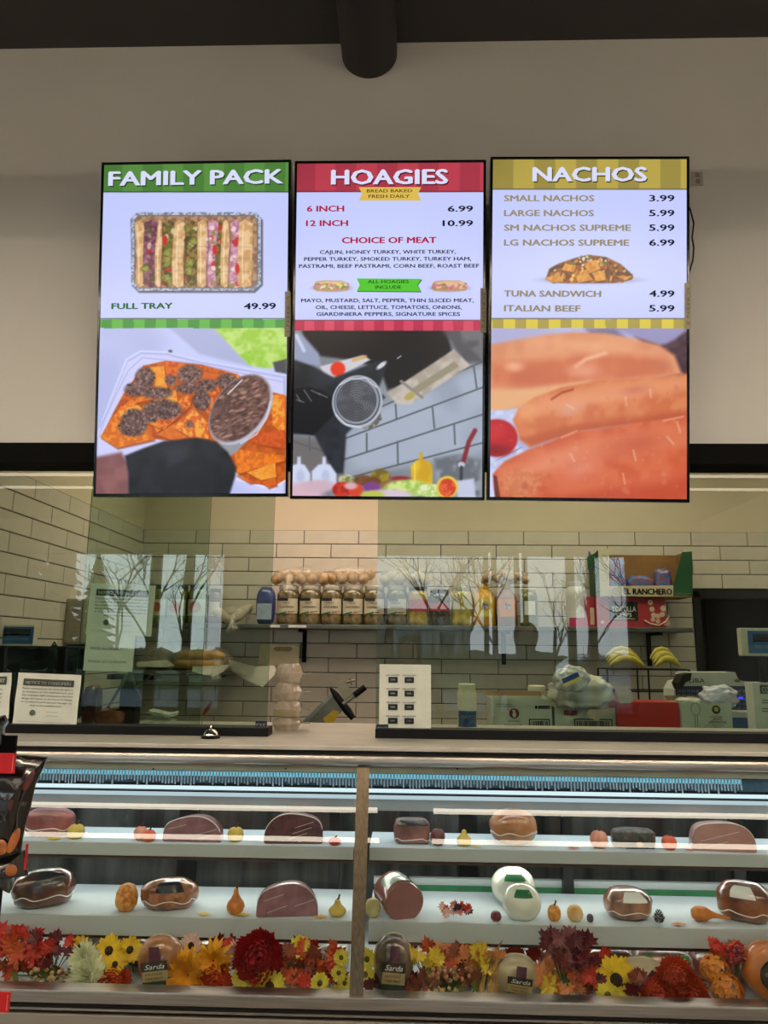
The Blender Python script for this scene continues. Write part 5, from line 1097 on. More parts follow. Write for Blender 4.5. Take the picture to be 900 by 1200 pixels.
flower('coral mum, upper bloom of the three', 792, 1146, 20, P_C, 'pom', seed=50, y=2.33)
flower('coral mum, lower left bloom of the three', 770, 1166, 19, P_C, 'pom', seed=51, y=2.32)
flower('coral mum, lower right bloom of the three', 808, 1166, 19, P_C, 'pom', seed=52, y=2.32)
flower('apricot hydrangea head, upper one by the cheese wheel', 838, 1136, 18, P_P, 'hyd', seed=53, y=2.35)
flower('apricot hydrangea head, lower one by the cheese wheel', 852, 1160, 20, P_P, 'hyd', seed=54, y=2.32)
sprig('red-orange leaves high above the apricot hydrangeas', (832, 1106, 866, 1128), 16, [M('leaf scarlet'), L_O, L_R], 8, seed=55, y=2.36)
berries('red berry spray left of the cheese wheel', (852, 1110, 874, 1134), 18, M('red berry', (130, 30, 36), .35, 0, .1, coat=.4), 56, rpx=2.6)
# flat single leaves lying on the shelves
def flat_leaf(label, px, z, mat, rpx=10, yf=2.44, a=0.):
    p = P(px, 990, yf); o = bpy.data.objects.new('fallen_leaf', leaf_mesh(mat, 'maple', 1)); C.objects.link(o)
    r = rpx/F*yf; o.location = (p.x, yf, z+.004); o.scale = (r, r*.7, r*.5); o.rotation_euler = (0, 0, a); tag(o, label, 'leaf')
flat_leaf('yellow leaf lying in front of the leftmost ham on the upper shelf', 62, zs1, L_Y, 9)
flat_leaf('yellow leaf beside the pale gourd on the right upper shelf', 558, zs1, L_Y, 6)
flat_leaf('orange leaf lying left of the peach striped pumpkin', 672, zs1, L_O, 8)
flat_leaf('orange leaf lying between the orange pumpkin and the pink ham', 808, zs1, L_O, 7)
flat_leaf('yellow leaf lying right of the spiced turkey', 243, zs2, L_Y, 9)
flat_leaf('yellow leaf lying left of the wrapped cut beef', 288, zs2, L_Y, 9)
flat_leaf('golden leaf lying between the cut beef and the green-yellow gourd', 378, zs2, M('leaf golden', (206, 150, 40), .5), 9)
flat_leaf('rusty leaf lying right of the pine cone', 790, zs2, L_P, 9)
sprg = thing('leaf_cluster', 'cluster of pink, red and dark leaves on the right lower shelf', 'leaves', spot(533, 1088, zs2, 2.46))
g = random.Random(9)
for i in range(12):
    o = bpy.data.objects.new('leaf', leaf_mesh([P_K, L_R, M('leaf black', (40, 36, 44), .5), M('leaf pink', (206, 110, 110), .5)][i % 4 if i % 4 != 2 or i > 5 else 1], 'maple', i % 4)); C.objects.link(o); o.parent = sprg
    o.matrix_local = Matrix.Translation((g.uniform(-.05, .05), g.uniform(-.01, .02), g.uniform(.018, .04))) @ (Vector((g.uniform(-.5, .5), -1, g.uniform(0, 1.2))).to_track_quat('Z', 'Y').to_matrix() @ Matrix.Rotation(g.uniform(-2, 2), 3, 'Z')).to_4x4() @ Matrix.Scale(.019, 4)
# ================================================================ kitchen behind the glass
grey_sh = M('grey steel shelf', (112, 112, 108), .35, .6, .1, 8)
zsh = P(450, 733, YB-.2).z; ysf = YB-.30
ws = thing('wall_shelf', 'long grey wall shelf of jars and bread bags on the tiled wall', 'shelf', (0, YB, zsh))
xl_, xr_ = P(172, 733, ysf).x, P(812, 733, ysf).x
MB().box(xl_, xr_, -.30, -.012, -.03, 0).build('board', grey_sh, ws, bevel=.004)
for px_ in (357, 590, 760):
    x = P(px_, 750, YB-.02).x; b = MB(); b.box(x-.014, x+.014, -.03, -.01, -.26, -.02); b.box(x-.012, x+.012, -.28, -.02, -.05, -.03); b.build('bracket', blackm, ws)
MB().box(P(338, 733, ysf).x, P(359, 733, ysf).x, -.303, -.300, -.022, -.006).build('price_tag', lab_w, ws); MB().box(P(316, 733, ysf).x, P(328, 733, ysf).x, -.303, -.300, -.022, -.006).build('price_tag', lab_w, ws)
zs_l = P(210, 785, YB-.2).z
ws2 = thing('wall_shelf', 'short lower wall shelf of bread bags at the left of the tiled wall', 'shelf', (0, YB, zs_l))
MB().box(P(150, 785, ysf).x, P(275, 785, ysf).x, -.30, -.012, -.03, 0).build('board', grey_sh, ws2, bevel=.004)
for px_ in (165, 262):
    x = P(px_, 800, YB-.02).x; b = MB(); b.box(x-.012, x+.012, -.25, -.01, -.05, -.03); b.build('bracket', blackm, ws2)
glass_jar = M('olive brine', (128, 112, 60), .2, 0, .3, 40, rgb2=(84, 70, 40), coat=1.)
gia_m = M('giardiniera', (128, 112, 72), .25, 0, .3, 34, rgb2=(70, 60, 38), coat=1.)
YJ = YB-.20
def jar(label, px0, px1, py0, mat, lidm, labm, kind='jar', y=YJ, z=None, group=None, base=729, cat='jar', lw=1., lz=(.22, .62)):
    z = zsh if z is None else z
    w = pxw(px0, px1, y, 710)*1.05; h = P((px0+px1)/2, py0, y).z-z; r = w/2*(1 if y == YJ else .95)
    t = thing('glass_jar' if cat == 'jar' else 'squeeze_bottle', label, cat, (P((px0+px1)/2, base, y).x, y, z), group=group)
    if kind == 'jar': pr = [(.9, 0), (1, .03), (1, .14), (.97, .18), (.97, .62), (1, .66), (1, .78), (.86, .88), (.78, .9)]
    else: pr = [(.9, 0), (1, .03), (1, .6), (.9, .72), (.55, .84), (.42, .88)]
    b = MB(); b.lathe([(q*r, s*h) for q, s in pr], 24); b.build('jar_body' if kind == 'jar' else 'bottle_body', mat, t, smooth=True, angle=60)
    b = MB(); rl = .84*r if kind == 'jar' else .45*r; b.lathe([(rl, .89*h), (rl*1.03, .9*h), (rl*1.03, .985*h), (rl*.9, h)], 24); b.build('lid', lidm, t, smooth=True, angle=50)
    if labm:
        a0, a1 = -PI/2-1.05*lw, -PI/2+1.05*lw; n = 10; b = MB()
        b.add([(r*1.012*math.cos(a0+(a1-a0)*i/n), r*1.012*math.sin(a0+(a1-a0)*i/n), q*h) for i in range(n+1) for q in lz], [(2*i, 2*i+2, 2*i+3, 2*i+1) for i in range(n)])
        b.build('label', labm, t, smooth=True)
    return t, r, h
lid_w = M('white lid', (206, 202, 190), .4, 0, .05); lid_k = M('dark lid', (52, 50, 46), .4, 0, .1); lid_g = M('green lid', (60, 84, 50), .4, 0, .1)
lab_cream = M('cream label', (206, 198, 174), .5, 0, .05); lab_or = M('orange label', (196, 96, 62), .5, 0, .1); lab_yel = M('yellow label', (224, 204, 90), .5, 0, .05); lab_red = M('red label', (176, 40, 50), .5, 0, .08)
pick = M('green pickles', (128, 124, 60), .2, 0, .3, 30, rgb2=(84, 92, 44), coat=1.)
def gia_label(t, r, h, n):
    o = MB(); o.box(-r*.80, r*.80, -r*1.03, -r*1.02, .33*h, .60*h); 
    for side, c, nm in ((0, M('green flash', (40, 110, 60), .5), 'label_stripe'), (1, M('red flash', (150, 40, 44), .5), 'label_stripe')):
        b = MB(); b.add([(-r*.8+side*r*.9, -r*1.035, .25*h+side*.05*h), (r*.0+side*r*.8, -r*1.035, .30*h+side*.03*h), (r*0+side*r*.8, -r*1.035, .34*h), (-r*.8+side*r*.9, -r*1.035, .28*h+side*.05*h)], [(0, 1, 2, 3)]); b.build(nm, c, t)
    MB().box(-r*.8, r*.1, -r*1.03, -r*1.02, .60*h, .67*h).build('label_band', lab_k, t)
    text('GIARDINIERA', ink, t, 0, .42*h, .055*h, width=r*1.3, y=-r*1.04, align='C', bold=.02); text('HOT' if n < 3 else 'MILD', M('red print', (170, 30, 40), .5), t, 0, .52*h, .06*h, y=-r*1.04, align='C', bold=.02)
pos_w = ['first from the left', 'second from the left', 'third from the left', 'fourth from the left', 'fifth from the left', 'sixth from the left']
for i, (a, b_) in enumerate([(325, 350), (351, 376), (376, 401), (401, 426), (426, 451), (453, 477)]):
    t, r, h = jar('giardiniera jar with a white label and white lid, '+pos_w[i], a, b_, 687, gia_m, lid_w, lab_cream, group='giardiniera jars on the wall shelf', lz=(.28, .66)); gia_label(t, r, h, i)
for i, (a, b_) in enumerate([(176, 195), (196, 219), (220, 243)]):
    t, r, h = jar('pickle jar with an orange label behind the notices, %s of three' % ['left', 'middle', 'right'][i], a, b_, 686, pick, lid_g, lab_cream, group='pickle jars behind the notice sheets', lz=(.2, .62))
    b = MB(); b.lathe([(r*.55, 0), (r*.55, .002)], 18, T=Matrix.Translation((0, -r*1.04, .42*h)) @ Matrix.Rotation(PI/2, 4, 'X')); b.build('label_disc', lab_or, t)
jar('dark jar with a cream label beside the three pickle jars', 244, 258, 690, glass_jar, lid_g, lab_cream)
jar('jar of yellow peppers with a red label, right of the giardiniera jars', 478, 502, 688, M('yellow peppers', (190, 164, 50), .2, 0, .3, 30, rgb2=(150, 120, 36), coat=1.), lid_k, lab_red, lz=(.36, .66))
jar('dark olive jar with a red label between the two yellow jars', 503, 527, 691, M('dark olives', (70, 62, 44), .2, 0, .3, 30, coat=1.), lid_k, lab_red, lz=(.4, .62))
jar('jar of yellow pickle chips left of the yellow mustard bottle', 529, 554, 688, M('pickle chips', (196, 176, 74), .2, 0, .3, 26, rgb2=(150, 140, 50), coat=1.), lid_w, None)
for a, b_, m1, l1, lab in ((555, 580, M('mustard', (222, 168, 40), .3, 0, .05), lab_yel, 'yellow mustard bottle with a yellow label showing a small crest'), (581, 606, M('brown mustard', (150, 108, 84), .3, 0, .1), M('amber label', (222, 140, 40), .5, 0, .05), 'brown mustard bottle with an orange label, right of the yellow one')):
    t, r, h = jar(lab, a, b_, 684, m1, M('yellow cap', (226, 190, 90), .4, 0, .05), l1, kind='bottle', cat='bottle', lz=(.22, .62), lw=.75)
    b = MB(); b.lathe([(r*.34, 0), (r*.34, .002)], 18, T=Matrix.Translation((0, -r*1.05, .47*h)) @ Matrix.Rotation(PI/2, 4, 'X')); b.build('crest', M('crest', (206, 196, 190), .5, 0, .3, 90, rgb2=(120, 70, 80)), t)
jar('tall green pickle jar with a small white label beside the brown mustard', 610, 630, 690, pick, M('cream lid', (200, 196, 160), .4), lab_w, lw=.6, lz=(.3, .66))
t, r, h = jar('small white tub with a pink label, left of the red box', 665, 688, 682, whitep, whitep, M('pink label', (196, 50, 100), .5), lz=(.0, .2))
t = thing('bread_bag', 'blue printed bread bag left of the giardiniera jars', 'bread', (P(311, 729, YJ).x, YJ, zsh))
w = pxw(300, 322, YJ, 710); h = P(311, 686, YJ).z-zsh
b = MB(); b.blob(w/2, .07, h/2, 20, 14, .7, .08, 2, 5, flat=-h*.47, T=Matrix.Translation((0, 0, h*.47))); b.build('bag', M('blue bread bag', (76, 96, 168), .3, 0, .2, 12, rgb2=(50, 62, 126), coat=.6), t, smooth=True, angle=170)
MB().box(-w*.36, w*.40, -.073, -.07, h*.12, h*.52).build('label', M('pale blue label', (176, 190, 214), .5, 0, .1, 30), t)
# bread rolls in clear bags
bun_m = M('crusty roll', (206, 174, 124), .45, 0, .2, 22, rgb2=(150, 108, 62), coat=.5, bump=.15); bag_m = M('clear bag film', (226, 220, 206), .12, 0, .05, 12, alpha=.28, coat=1., bump=.6, bscale=14)
def bread(label, px0, px1, py0, py1, n, y=YJ, z=None, seed=0, m=bun_m, film=True, long=False, tail=None):
    g = random.Random(seed); w = pxw(px0, px1, y, py1); h = P((px0+px1)/2, py0, y).z-P((px0+px1)/2, py1, y).z
    z = P((px0+px1)/2, py1, y).z if z is None else z
    t = thing('bag_of_rolls', label, 'bread', (P((px0+px1)/2, py1, y).x, y, z))
    for i in range(n):
        b = MB(); rw = w/(n)*.75; x = (-.5+(i+.5)/n)*w; zz = h*(.34+.26*(i % 2))
        if long: b.blob(w*.46, .05, h*.26, 16, 10, .85, .05, 2, i, T=Matrix.Translation((g.uniform(-.02, .02), -.04+.09*(i % 2), h*(.26+.24*i/ max(1, n-1)*1.4))))
        else: b.blob(max(rw*1.15, w*.12), .04, h*.30, 16, 10, .9, .12, 3, i+seed, T=Matrix.Translation((x, -.03+.04*(i % 2), max(zz, h*.36))) @ Matrix.Rotation(g.choice([-1, 1])*g.uniform(.35, .8), 4, 'Y') @ Matrix.Rotation(g.uniform(-.5, .5), 4, 'Z'))
        b.build('bread_roll', m, t, smooth=True, angle=170)
    if film:
        b = MB(); b.blob(w*.53, .085, h*.54, 24, 14, .8, .14, 4, seed, flat=-h*.48, T=Matrix.Translation((0, 0, h*.5)))
        if tail: b.tube([(tail[0]*w, -.08, h*.4), (tail[0]*w, -.12, h*.1), (tail[0]*w+.01, -.13, -h*.35)], [.03, .018, .045], 9, cap=False)
        b.build('bag', bag_m, t, smooth=True, angle=170)
    return t
zj = zsh+P(400, 687, YJ).z-zsh
bread('clear bag of long sliced rolls lying on the left giardiniera jars', 322, 384, 667, 688, 9, seed=1, z=zj, tail=(-.2, 0))
bread('clear bag of round rolls lying on the middle giardiniera jars', 386, 436, 665, 688, 8, seed=2, z=zj)
bread('pale bag of rolls on the jars at the left edge of the right pane', 448, 502, 666, 687, 7, seed=3, z=zj, m=M('pale roll', (206, 190, 160), .5, 0, .1, 14))
bread('clear bag of small rolls lying on the two mustard bottles', 564, 618, 667, 684, 7, seed=4, z=zj+.02)
bread('twisted clear bag with a bread roll hanging over the wall shelf edge', 255, 291, 708, 729, 2, seed=5, z=zsh, tail=(.1, 0), m=M('pale roll'))
bread('bag of hot dog buns at the left of the lower wall shelf', 168, 202, 752, 781, 2, seed=6, z=zs_l, long=True, m=M('brown bun', (150, 104, 56), .4, 0, .2, 12, coat=.6))
bread('bag of long sandwich rolls on the lower wall shelf', 203, 268, 753, 781, 3, seed=7, z=zs_l, long=True, m=M('golden bun', (206, 158, 82), .4, 0, .2, 12, coat=.6), tail=(.35, 0))
def sheetmesh(name, pts, mat, parent, th=.0015):
    b = MB(); v = [Vector(p) for p in pts]; n = len(v); nn = (v[1]-v[0]).cross(v[2]-v[0]).normalized()*th
    b.add(v+[p+nn for p in v], [tuple(range(n))[::-1], tuple(range(n, 2*n))]+[(i, (i+1) % n, n+(i+1) % n, n+i) for i in range(n)]); return b.build(name, mat, parent)
towel_m = M('paper towel', (244, 240, 222), .8, 0, .05, 14, bump=.3, bscale=10)
t = thing('paper_sheets', 'white paper sheets hanging over the edge of the lower wall shelf', 'paper', (P(245, 785, ysf).x, ysf, zs_l))
o0 = t.location
for pts in ([(226, 781), (270, 779), (262, 787), (250, 793), (247, 791), (240, 791), (225, 787)], [(160, 776), (195, 773), (205, 780), (196, 782), (160, 781)]): sheetmesh('sheet', [P(a, c, ysf-.012)-o0 for a, c in pts], towel_m, t, .004)
# paper rolls and boards on a hook: curled wrapping paper and a cream cutting board
t = thing('cutting_board', 'cream cutting board with a handle slot leaning on the tiles', 'cutting board', P(337, 776, YB-.06)); o0 = t.location
pts = [(305, 757), (308, 755), (347, 756), (350, 760), (350, 777), (320, 780), (302, 778)]
sheetmesh('board', [P(a, c, YB-.06)-o0 for a, c in pts], M('cream plastic board', (236, 222, 186), .5, 0, .05), t, .02)
sheetmesh('handle_slot', [P(a, c, YB-.085)-o0 for a, c in [(320, 760), (324, 757.6), (341, 758), (343, 760.5), (339, 763), (323, 762.6)]], M('slot shade', (170, 152, 116), .6), t, .002)
t = thing('wrapping_paper', 'curled cream wrapping paper hanging beside the cutting board', 'paper', P(300, 790, ysf-.02)); o0 = t.location
b = MB(); vs = []; n = 14
prof = [(268, 774), (272, 769), (282, 768), (292, 772), (301, 776), (296, 786), (288, 792), (279, 788), (270, 778)]
for i, (a, c) in enumerate(prof):
    for dy in (0, .16): vs.append(P(a, c, ysf-.14+dy*.5+.01*i)-o0)
b.add(vs, [(2*i, 2*i+2, 2*i+3, 2*i+1) for i in range(len(prof)-1)]); b.build('paper_curl', towel_m, t, smooth=True, angle=170)
sheetmesh('paper_sheet', [P(a, c, ysf-.03)-o0 for a, c in [(268, 773), (300, 781), (322, 780), (324, 789), (308, 805), (288, 797), (272, 786)]], towel_m, t, .004)

# stack of clear containers on the ledge in the opening
clam = M('clear clamshell', (206, 190, 172), .12, 0, .1, 30, rgb2=(170, 150, 130), alpha=.82, coat=1., bump=.8, bscale=24)
t0 = thing('container_stack_base', None, None); bpy.data.objects.remove(t0)
YS2 = 2.86
for i, (py0, py1) in enumerate([(838, 862), (820, 840), (799, 820), (777, 800)]):
    zb_ = ZL if i == 0 else P(336, py1, YS2).z; zt = P(336, py0, YS2).z; w = pxw(318, 350, YS2, 850); h = zt-zb_
    t = thing('clamshell_container', 'clear clamshell of pale food, %s of the stack' % ['bottom one', 'second from the bottom, paper-labelled', 'third from the bottom', 'top one'][i], 'container', (P(336+(1.5 if i % 2 else 0), 850, YS2).x, YS2, zb_), (0, 0, [.1, -.08, .15, 0][i]), group='clamshells stacked on the ledge')
    b = MB(); b.lathe([(w*.42, 0), (w*.5, h*.3), (w*.56, h*.44), (w*.56, h*.5)], 8, T=Matrix.Rotation(PI/8, 4, 'Z')); b.build('tray', clam, t, smooth=True, angle=30)
    b = MB(); b.lathe([(w*.56, h*.5), (w*.54, h*.55), (w*.46, h*.85), (w*.36, h*.985)], 8, T=Matrix.Rotation(PI/8, 4, 'Z')); b.build('lid', clam, t, smooth=True, angle=30)
    b = MB(); b.box(w*.5, w*.85, -.03, .03, h*.46, h*.50); b.build('hinge_flap', clam, t)
    b = MB(); b.blob(w*.4, w*.4, h*.3, 14, 8, .9, .2, 4, i, T=Matrix.Translation((0, 0, h*.42))); b.build('food', M('pale food', (196, 160, 140), .6, 0, .2, 40, rgb2=(150, 110, 92)), t, smooth=True)
    if i == 1: MB().box(-w*.42, w*.42, -w*.56, -w*.55, h*.12, h*.42).build('paper_label', M('tan paper label', (150, 136, 96), .6, 0, .1), t)
# slicer: steel body leaning, blade guard, handle
YW = 3.7
TZ = .92
wt = thing('work_table', 'stainless work table behind the counter carrying boxes and scale', 'table', (1.0, YW+.35, 0))
MB().box(-2.3, 3.0, -.45, .45, TZ-.04, TZ).build('tabletop', steel_d, wt, bevel=.004)
for sx in (-2.2, .3, 2.9):
    for sy in (-.4, .4): b = MB(); b.tube([(sx, sy, 0), (sx, sy, TZ-.04)], .02, 10); b.build('leg', steel_d, wt, smooth=True)
MB().box(-2.2, 2.9, -.4, .4, .3, .32).build('undershelf', steel_d, wt)
o0 = Vector((P(395, 845, YW).x, YW+.1, TZ))
t = thing('meat_slicer', 'steel meat slicer with a black handle and yellow warning sticker in the opening', 'slicer', o0)
def W3(px, py, y): return P(px, py, y)-o0
MB().box(-.16, .14, -.1, .15, 0, .12).build('base', steel_d, t, bevel=.01)
sheetmesh('housing', [W3(a, c, YW) for a, c in [(352, 850), (360, 840), (391, 815), (404, 831), (380, 852)]], M('slicer housing', (150, 144, 130), .35, .8), t, .10)
sheetmesh('side_rail', [W3(a, c, YW-.01) for a, c in [(352, 848), (387, 813), (390, 816), (357, 850)]], M('slicer rail', (176, 176, 170), .3, .9), t, .02)
b = MB(); p0, p1 = W3(387, 806, YW-.05), W3(414, 842, YW-.05); b.tube([p0, p0*.75+p1*.25, p0*.25+p1*.75, p1], [.006, .016, .02, .014], 12); b.build('blade_guard', black, t, smooth=True)
sheetmesh('product_pusher', [W3(a, c, YW-.06) for a, c in [(394, 802), (402, 795), (413, 815), (404, 822)]], M('pusher steel', (170, 160, 140), .3, .8), t, .04)
b = MB(); b.tube([W3(402, 825, YW-.06), W3(416, 814, YW-.06)], .011, 10); b.build('handle_rod', steel, t, smooth=True)
b = MB(); b.tube([W3(415, 815, YW-.06), W3(428, 805, YW-.06)], .015, 10); b.build('handle', black, t, smooth=True, angle=50)
b = MB(); b.tube([W3(405, 800, YW-.04), W3(416, 797, YW-.04)], .007, 8); b.tube([W3(410, 795, YW-.04), W3(413, 803, YW-.04)], .006, 8); b.build('knob', steel, t, smooth=True)
sheetmesh('warning_sticker', [W3(a, c, YW-.004) for a, c in [(379, 842), (391, 832), (398, 834), (392, 846), (383, 850)]], M('yellow sticker', (214, 170, 40), .5, 0, .1), t, .002)

# boxes on the work table
def carton(name, label, px0, px1, py0, y, mat, depth=.25, open_top=False, z=TZ, cat='box', rotz=0., py1=850):
    w = pxw(px0, px1, y, 840); h = P((px0+px1)/2, py0, y).z-z; o = Vector((P((px0+px1)/2, 840, y).x, y, z))
    t = thing(name, label, cat, o, (0, 0, rotz)); w2 = w/2; th = .004
    b = MB(); b.box(-w2, w2, 0, th, 0, h); b.build('front_panel', mat, t)
    b = MB(); b.box(-w2, w2, depth-th, depth, 0, h); b.build('back_panel', mat, t)
    for s in (-1, 1): b = MB(); b.box(min(s*w2, s*(w2-th)), max(s*w2, s*(w2-th)), th, depth-th, 0, h); b.build('side_panel', mat, t)
    b = MB(); b.box(-w2+th, w2-th, th, depth-th, 0, th); b.build('bottom_panel', mat, t)
    if not open_top: b = MB(); b.box(-w2, w2, 0, depth, h, h+th); b.build('top_flap', mat, t)
    else:
        for s, L_ in ((0, .06), (1, .08)):
            yy = 0 if s == 0 else depth; b = MB(); b.add([(-w2, yy, h), (w2, yy, h), (w2*.98, yy+(L_ if s else -L_)*.5, h+.02*(1 if s else .2)), (-w2*.98, yy+(L_ if s else -L_)*.5, h+.02*(1 if s else .2))], [(0, 1, 2, 3), (3, 2, 1, 0)]); 
            if s: b.build('top_flap', M('kraft inside', (150, 116, 74), .8, 0, .1, 10), t)
    def L(px, py): v = P(px, py, y)-o; return v.x, v.z
    return t, w, h, L
def mark(t, L, px0, px1, py0, py1, mat, nm='print', dy=-.0012):
    a, b = L(px0, py1), L(px1, py0); return MB().box(a[0], b[0], dy, dy+.001, a[1], b[1]).build(nm, mat, t)
def say(t, L, px0, px1, py, hpx, s, mat, dy=-.002, bold=.02, nm='lettering', shear=0):
    a, b = L(px0, py), L(px1, py-hpx); return text(s, mat, t, a[0], a[1], b[1]-a[1], width=b[0]-a[0], y=dy, bold=bold, name=nm, shear=shear)
def barcode(t, L, px0, px1, py0, py1, seed=1):
    mark(t, L, px0-1.4, px1+1.4, py0-1.4, py1+1.4, ink, 'barcode_frame', -.0012); mark(t, L, px0, px1, py0, py1, M('carton white', (190, 196, 180), .7, 0, .04, 8), 'barcode_field', -.0016)
    g = random.Random(seed); b = MB(); x = px0+1.2
    while x < px1-1.5:
        w = g.choice([.35, .6, 1.]); a, c = L(x, py1-.8), L(x+w, py0+.8); b.box(a[0], c[0], -.0022, -.0018, a[1], c[1]); x += w+g.choice([.5, .8, 1.1])
    b.build('barcode', ink, t)['kind'] = 'stuff'
cw = M('carton white', (190, 196, 180), .7, 0, .04, 8)
t, w, h, L = carton('mayonnaise_carton', 'white mayonnaise carton with a red chef emblem and a barcode, beside the mayonnaise jar', 577, 647, 819, YW, cw, open_top=True)
say(t, L, 591, 612, 849+3, 3.4, 'MAYONNAISE', ink); say(t, L, 596, 610, 846, 1.6, 'EXTRA HEAVY', M('red print')); say(t, L, 581, 600, 826, 1.4, 'KEEP REFRIGERATED', grayink); say(t, L, 581, 604, 828.4, 1.4, 'DO NOT FREEZE OR CRUSH', grayink); say(t, L, 581, 602, 855, 1.3, 'NET CONTENTS 4 GALLONS', grayink)
a = L(602.5, 836); b = MB(); b.lathe([(.024, 0), (.024, .001)], 24, T=Matrix.Translation((a[0], -.0022, a[1])) @ Matrix.Rotation(PI/2, 4, 'X')); b.build('emblem', M('maroon emblem', (110, 34, 44), .5, 0, .1), t)
b = MB(); b.blob(.009, .001, .013, 12, 8, T=Matrix.Translation((a[0], -.0035, a[1]-.006))); b.blob(.007, .001, .007, 12, 8, T=Matrix.Translation((a[0]-.002, -.0035, a[1]+.011))); b.build('emblem_figure', cw, t)
mark(t, L, 631, 644, 827, 830.6, ink); say(t, L, 632, 643, 830, 2.4, '32004', M('carton white'), dy=-.003); mark(t, L, 627, 629.5, 827, 830.6, ink)
barcode(t, L, 621.5, 643, 844, 858, 1)
t, w, h, L = carton('printed_carton', 'white carton with a red script logo and wide barcode under the plastic bags', 650, 723, 829, YW, cw, open_top=True)
mark(t, L, 661, 676, 832.5, 838, M('red print')); say(t, L, 662, 675, 837.4, 3.8, 'Ken', txt_w, dy=-.003, shear=.3)
barcode(t, L, 674.5, 716, 844, 854.5, 2); say(t, L, 663, 676, 858, 1.5, 'HEAVY DUTY MAYO', grayink); say(t, L, 663, 680, 860.6, 1.3, 'KEEP REFRIGERATED', grayink)
red_b = M('red carton', (186, 36, 34), .4, 0, .04, 4)
t, w, h, L = carton('red_carton', 'plain bright red carton between the printed carton and the spoon carton', 723.5, 796, 824, YW-.03, red_b, depth=.2)
t, w, h, L = carton('spoon_carton', 'white soup spoon carton with a spoon drawing and a round black emblem', 799, 858, 824, YW-.05, cw, depth=.2, open_top=True)
a, c = L(815, 832), L(815, 826); b = MB(); cx_, cz_ = a[0], L(815, 831)[1]
b.tube([(cx_+.022*math.cos(q), -.002, cz_+.028*math.sin(q)) for q in [2*PI*i/24 for i in range(25)]], .0012, 4); b.tube([(cx_-.006, -.002, cz_-.028), (cx_-.006, -.002, L(815, 858)[1])], .0012, 4); b.tube([(cx_+.006, -.002, cz_-.028), (cx_+.006, -.002, L(815, 858)[1])], .0012, 4); b.build('spoon_drawing', grayink, t)
a = L(839, 831.6); b = MB(); b.lathe([(.02, 0), (.02, .001)], 20, T=Matrix.Translation((a[0], -.002, a[1])) @ Matrix.Rotation(PI/2, 4, 'X')); b.build('emblem', ink, t); b = MB(); b.lathe([(.011, 0), (.011, .001)], 16, T=Matrix.Translation((a[0], -.0035, a[1]+.002)) @ Matrix.Rotation(PI/2, 4, 'X')); b.build('emblem_disc', M('emblem yellow', (196, 190, 90), .5), t)
say(t, L, 832, 847, 840.6, 1.7, 'Heavy Weight', ink); say(t, L, 836, 846, 844, 2.4, 'WHITE', ink); say(t, L, 831, 851, 847.6, 2.8, 'SOUPSPOONS', ink); say(t, L, 834, 848, 850.4, 1.4, 'Polypropylene', grayink); say(t, L, 837, 845, 852.6, 1.4, '1000 ct', grayink)
mark(t, L, 833, 848, 855, 861, ink); mark(t, L, 833.6, 847.4, 855.6, 860.4, cw, dy=-.0018); mark(t, L, 836, 845, 856, 860, M('barcode grey', (80, 82, 76), .6, 0, .5, 200, rgb2=(180, 184, 170), stretch=(1, .01, .01)), dy=-.0024)
b = MB(); b.tube([(L(x, y_)[0], -.002, L(x, y_)[1]) for x, y_ in [(809, 860), (820, 856), (830, 849), (838, 841)]], .0012, 4); b.build('pen_line', M('red print'), t)
# platform scale base, blue printed, and the label printer with keypad
t = thing('counter_scale', 'white label printing scale lettered LIBA with a dark blue keypad', 'scale', (P(838, 850, 3.95).x, 3.95, TZ)); o0 = t.location
ys = 3.95
def SL(px, py, dy=0.): v = P(px, py, ys+dy)-o0; return v
def poly3(nm, pts, mat, dy, th): return sheetmesh(nm, [SL(a, c, dy) for a, c in pts], mat, t, th)
poly3('housing', [(790, 870), (790, 808), (795, 799), (803, 797), (805, 788), (862, 788), (866, 797), (877, 799), (883, 808), (883, 870)], M('scale white', (206, 208, 200), .4, 0, .04), 0, .16)
poly3('side_cover', [(861, 786), (874, 788), (882, 796), (884, 808), (880, 800), (866, 797)], black, -.003, .1)
poly3('side_cover', [(802, 788), (792, 790), (787, 800), (790, 807), (795, 799), (801, 796)], black, -.003, .1)
kp = poly3('keypad', [(792, 804), (881, 804), (881, 833), (792, 833)], M('keypad dark blue', (28, 34, 70), .4, 0, .1), -.006, .003)
g = random.Random(6); b = MB()
for i in range(16):
    for j in range(5):
        v0, v1 = SL(794+i*5.4, 808+j*5, -.009), SL(798.4+i*5.4, 811.6+j*5, -.009); b.box(v0.x, v1.x, v0.y, v0.y+.002, v1.z, v0.z)
o = b.build('key', M('key print', (60, 70, 112), .5, 0, .4, 60, rgb2=(120, 130, 160)), kp); o['kind'] = 'stuff'
a, c = SL(807, 800), SL(825, 794.6); text('LIBA', ink, t, a.x, a.z, c.z-a.z, width=c.x-a.x, y=-.008, bold=.01)
b = MB(); v = SL(864, 797.6, -.004); b.blob(.016, .003, .008, 14, 8, T=Matrix.Translation(v)); b.build('badge', M('bronze badge', (120, 104, 70), .4, .4), t)
blue_p = M('scale blue', (24, 92, 150), .4, 0, .06, 8)
t, w, h, L = carton('blue_carton', 'blue and white carton below the scale keypad, right of the spoon carton', 857, 892, 836, YW+.02, M('scale white'), depth=.15)
mark(t, L, 858, 884, 841, 857, blue_p, 'blue_print'); say(t, L, 880, 884, 852.6, 4.5, 'P', txt_w)
t, w, h, L = carton('white_packet', 'white folded packet with a dark header strip at the right edge of the frame', 885, 915, 801, YW-.15, M('packet white', (200, 204, 192), .6, 0, .05), depth=.08)
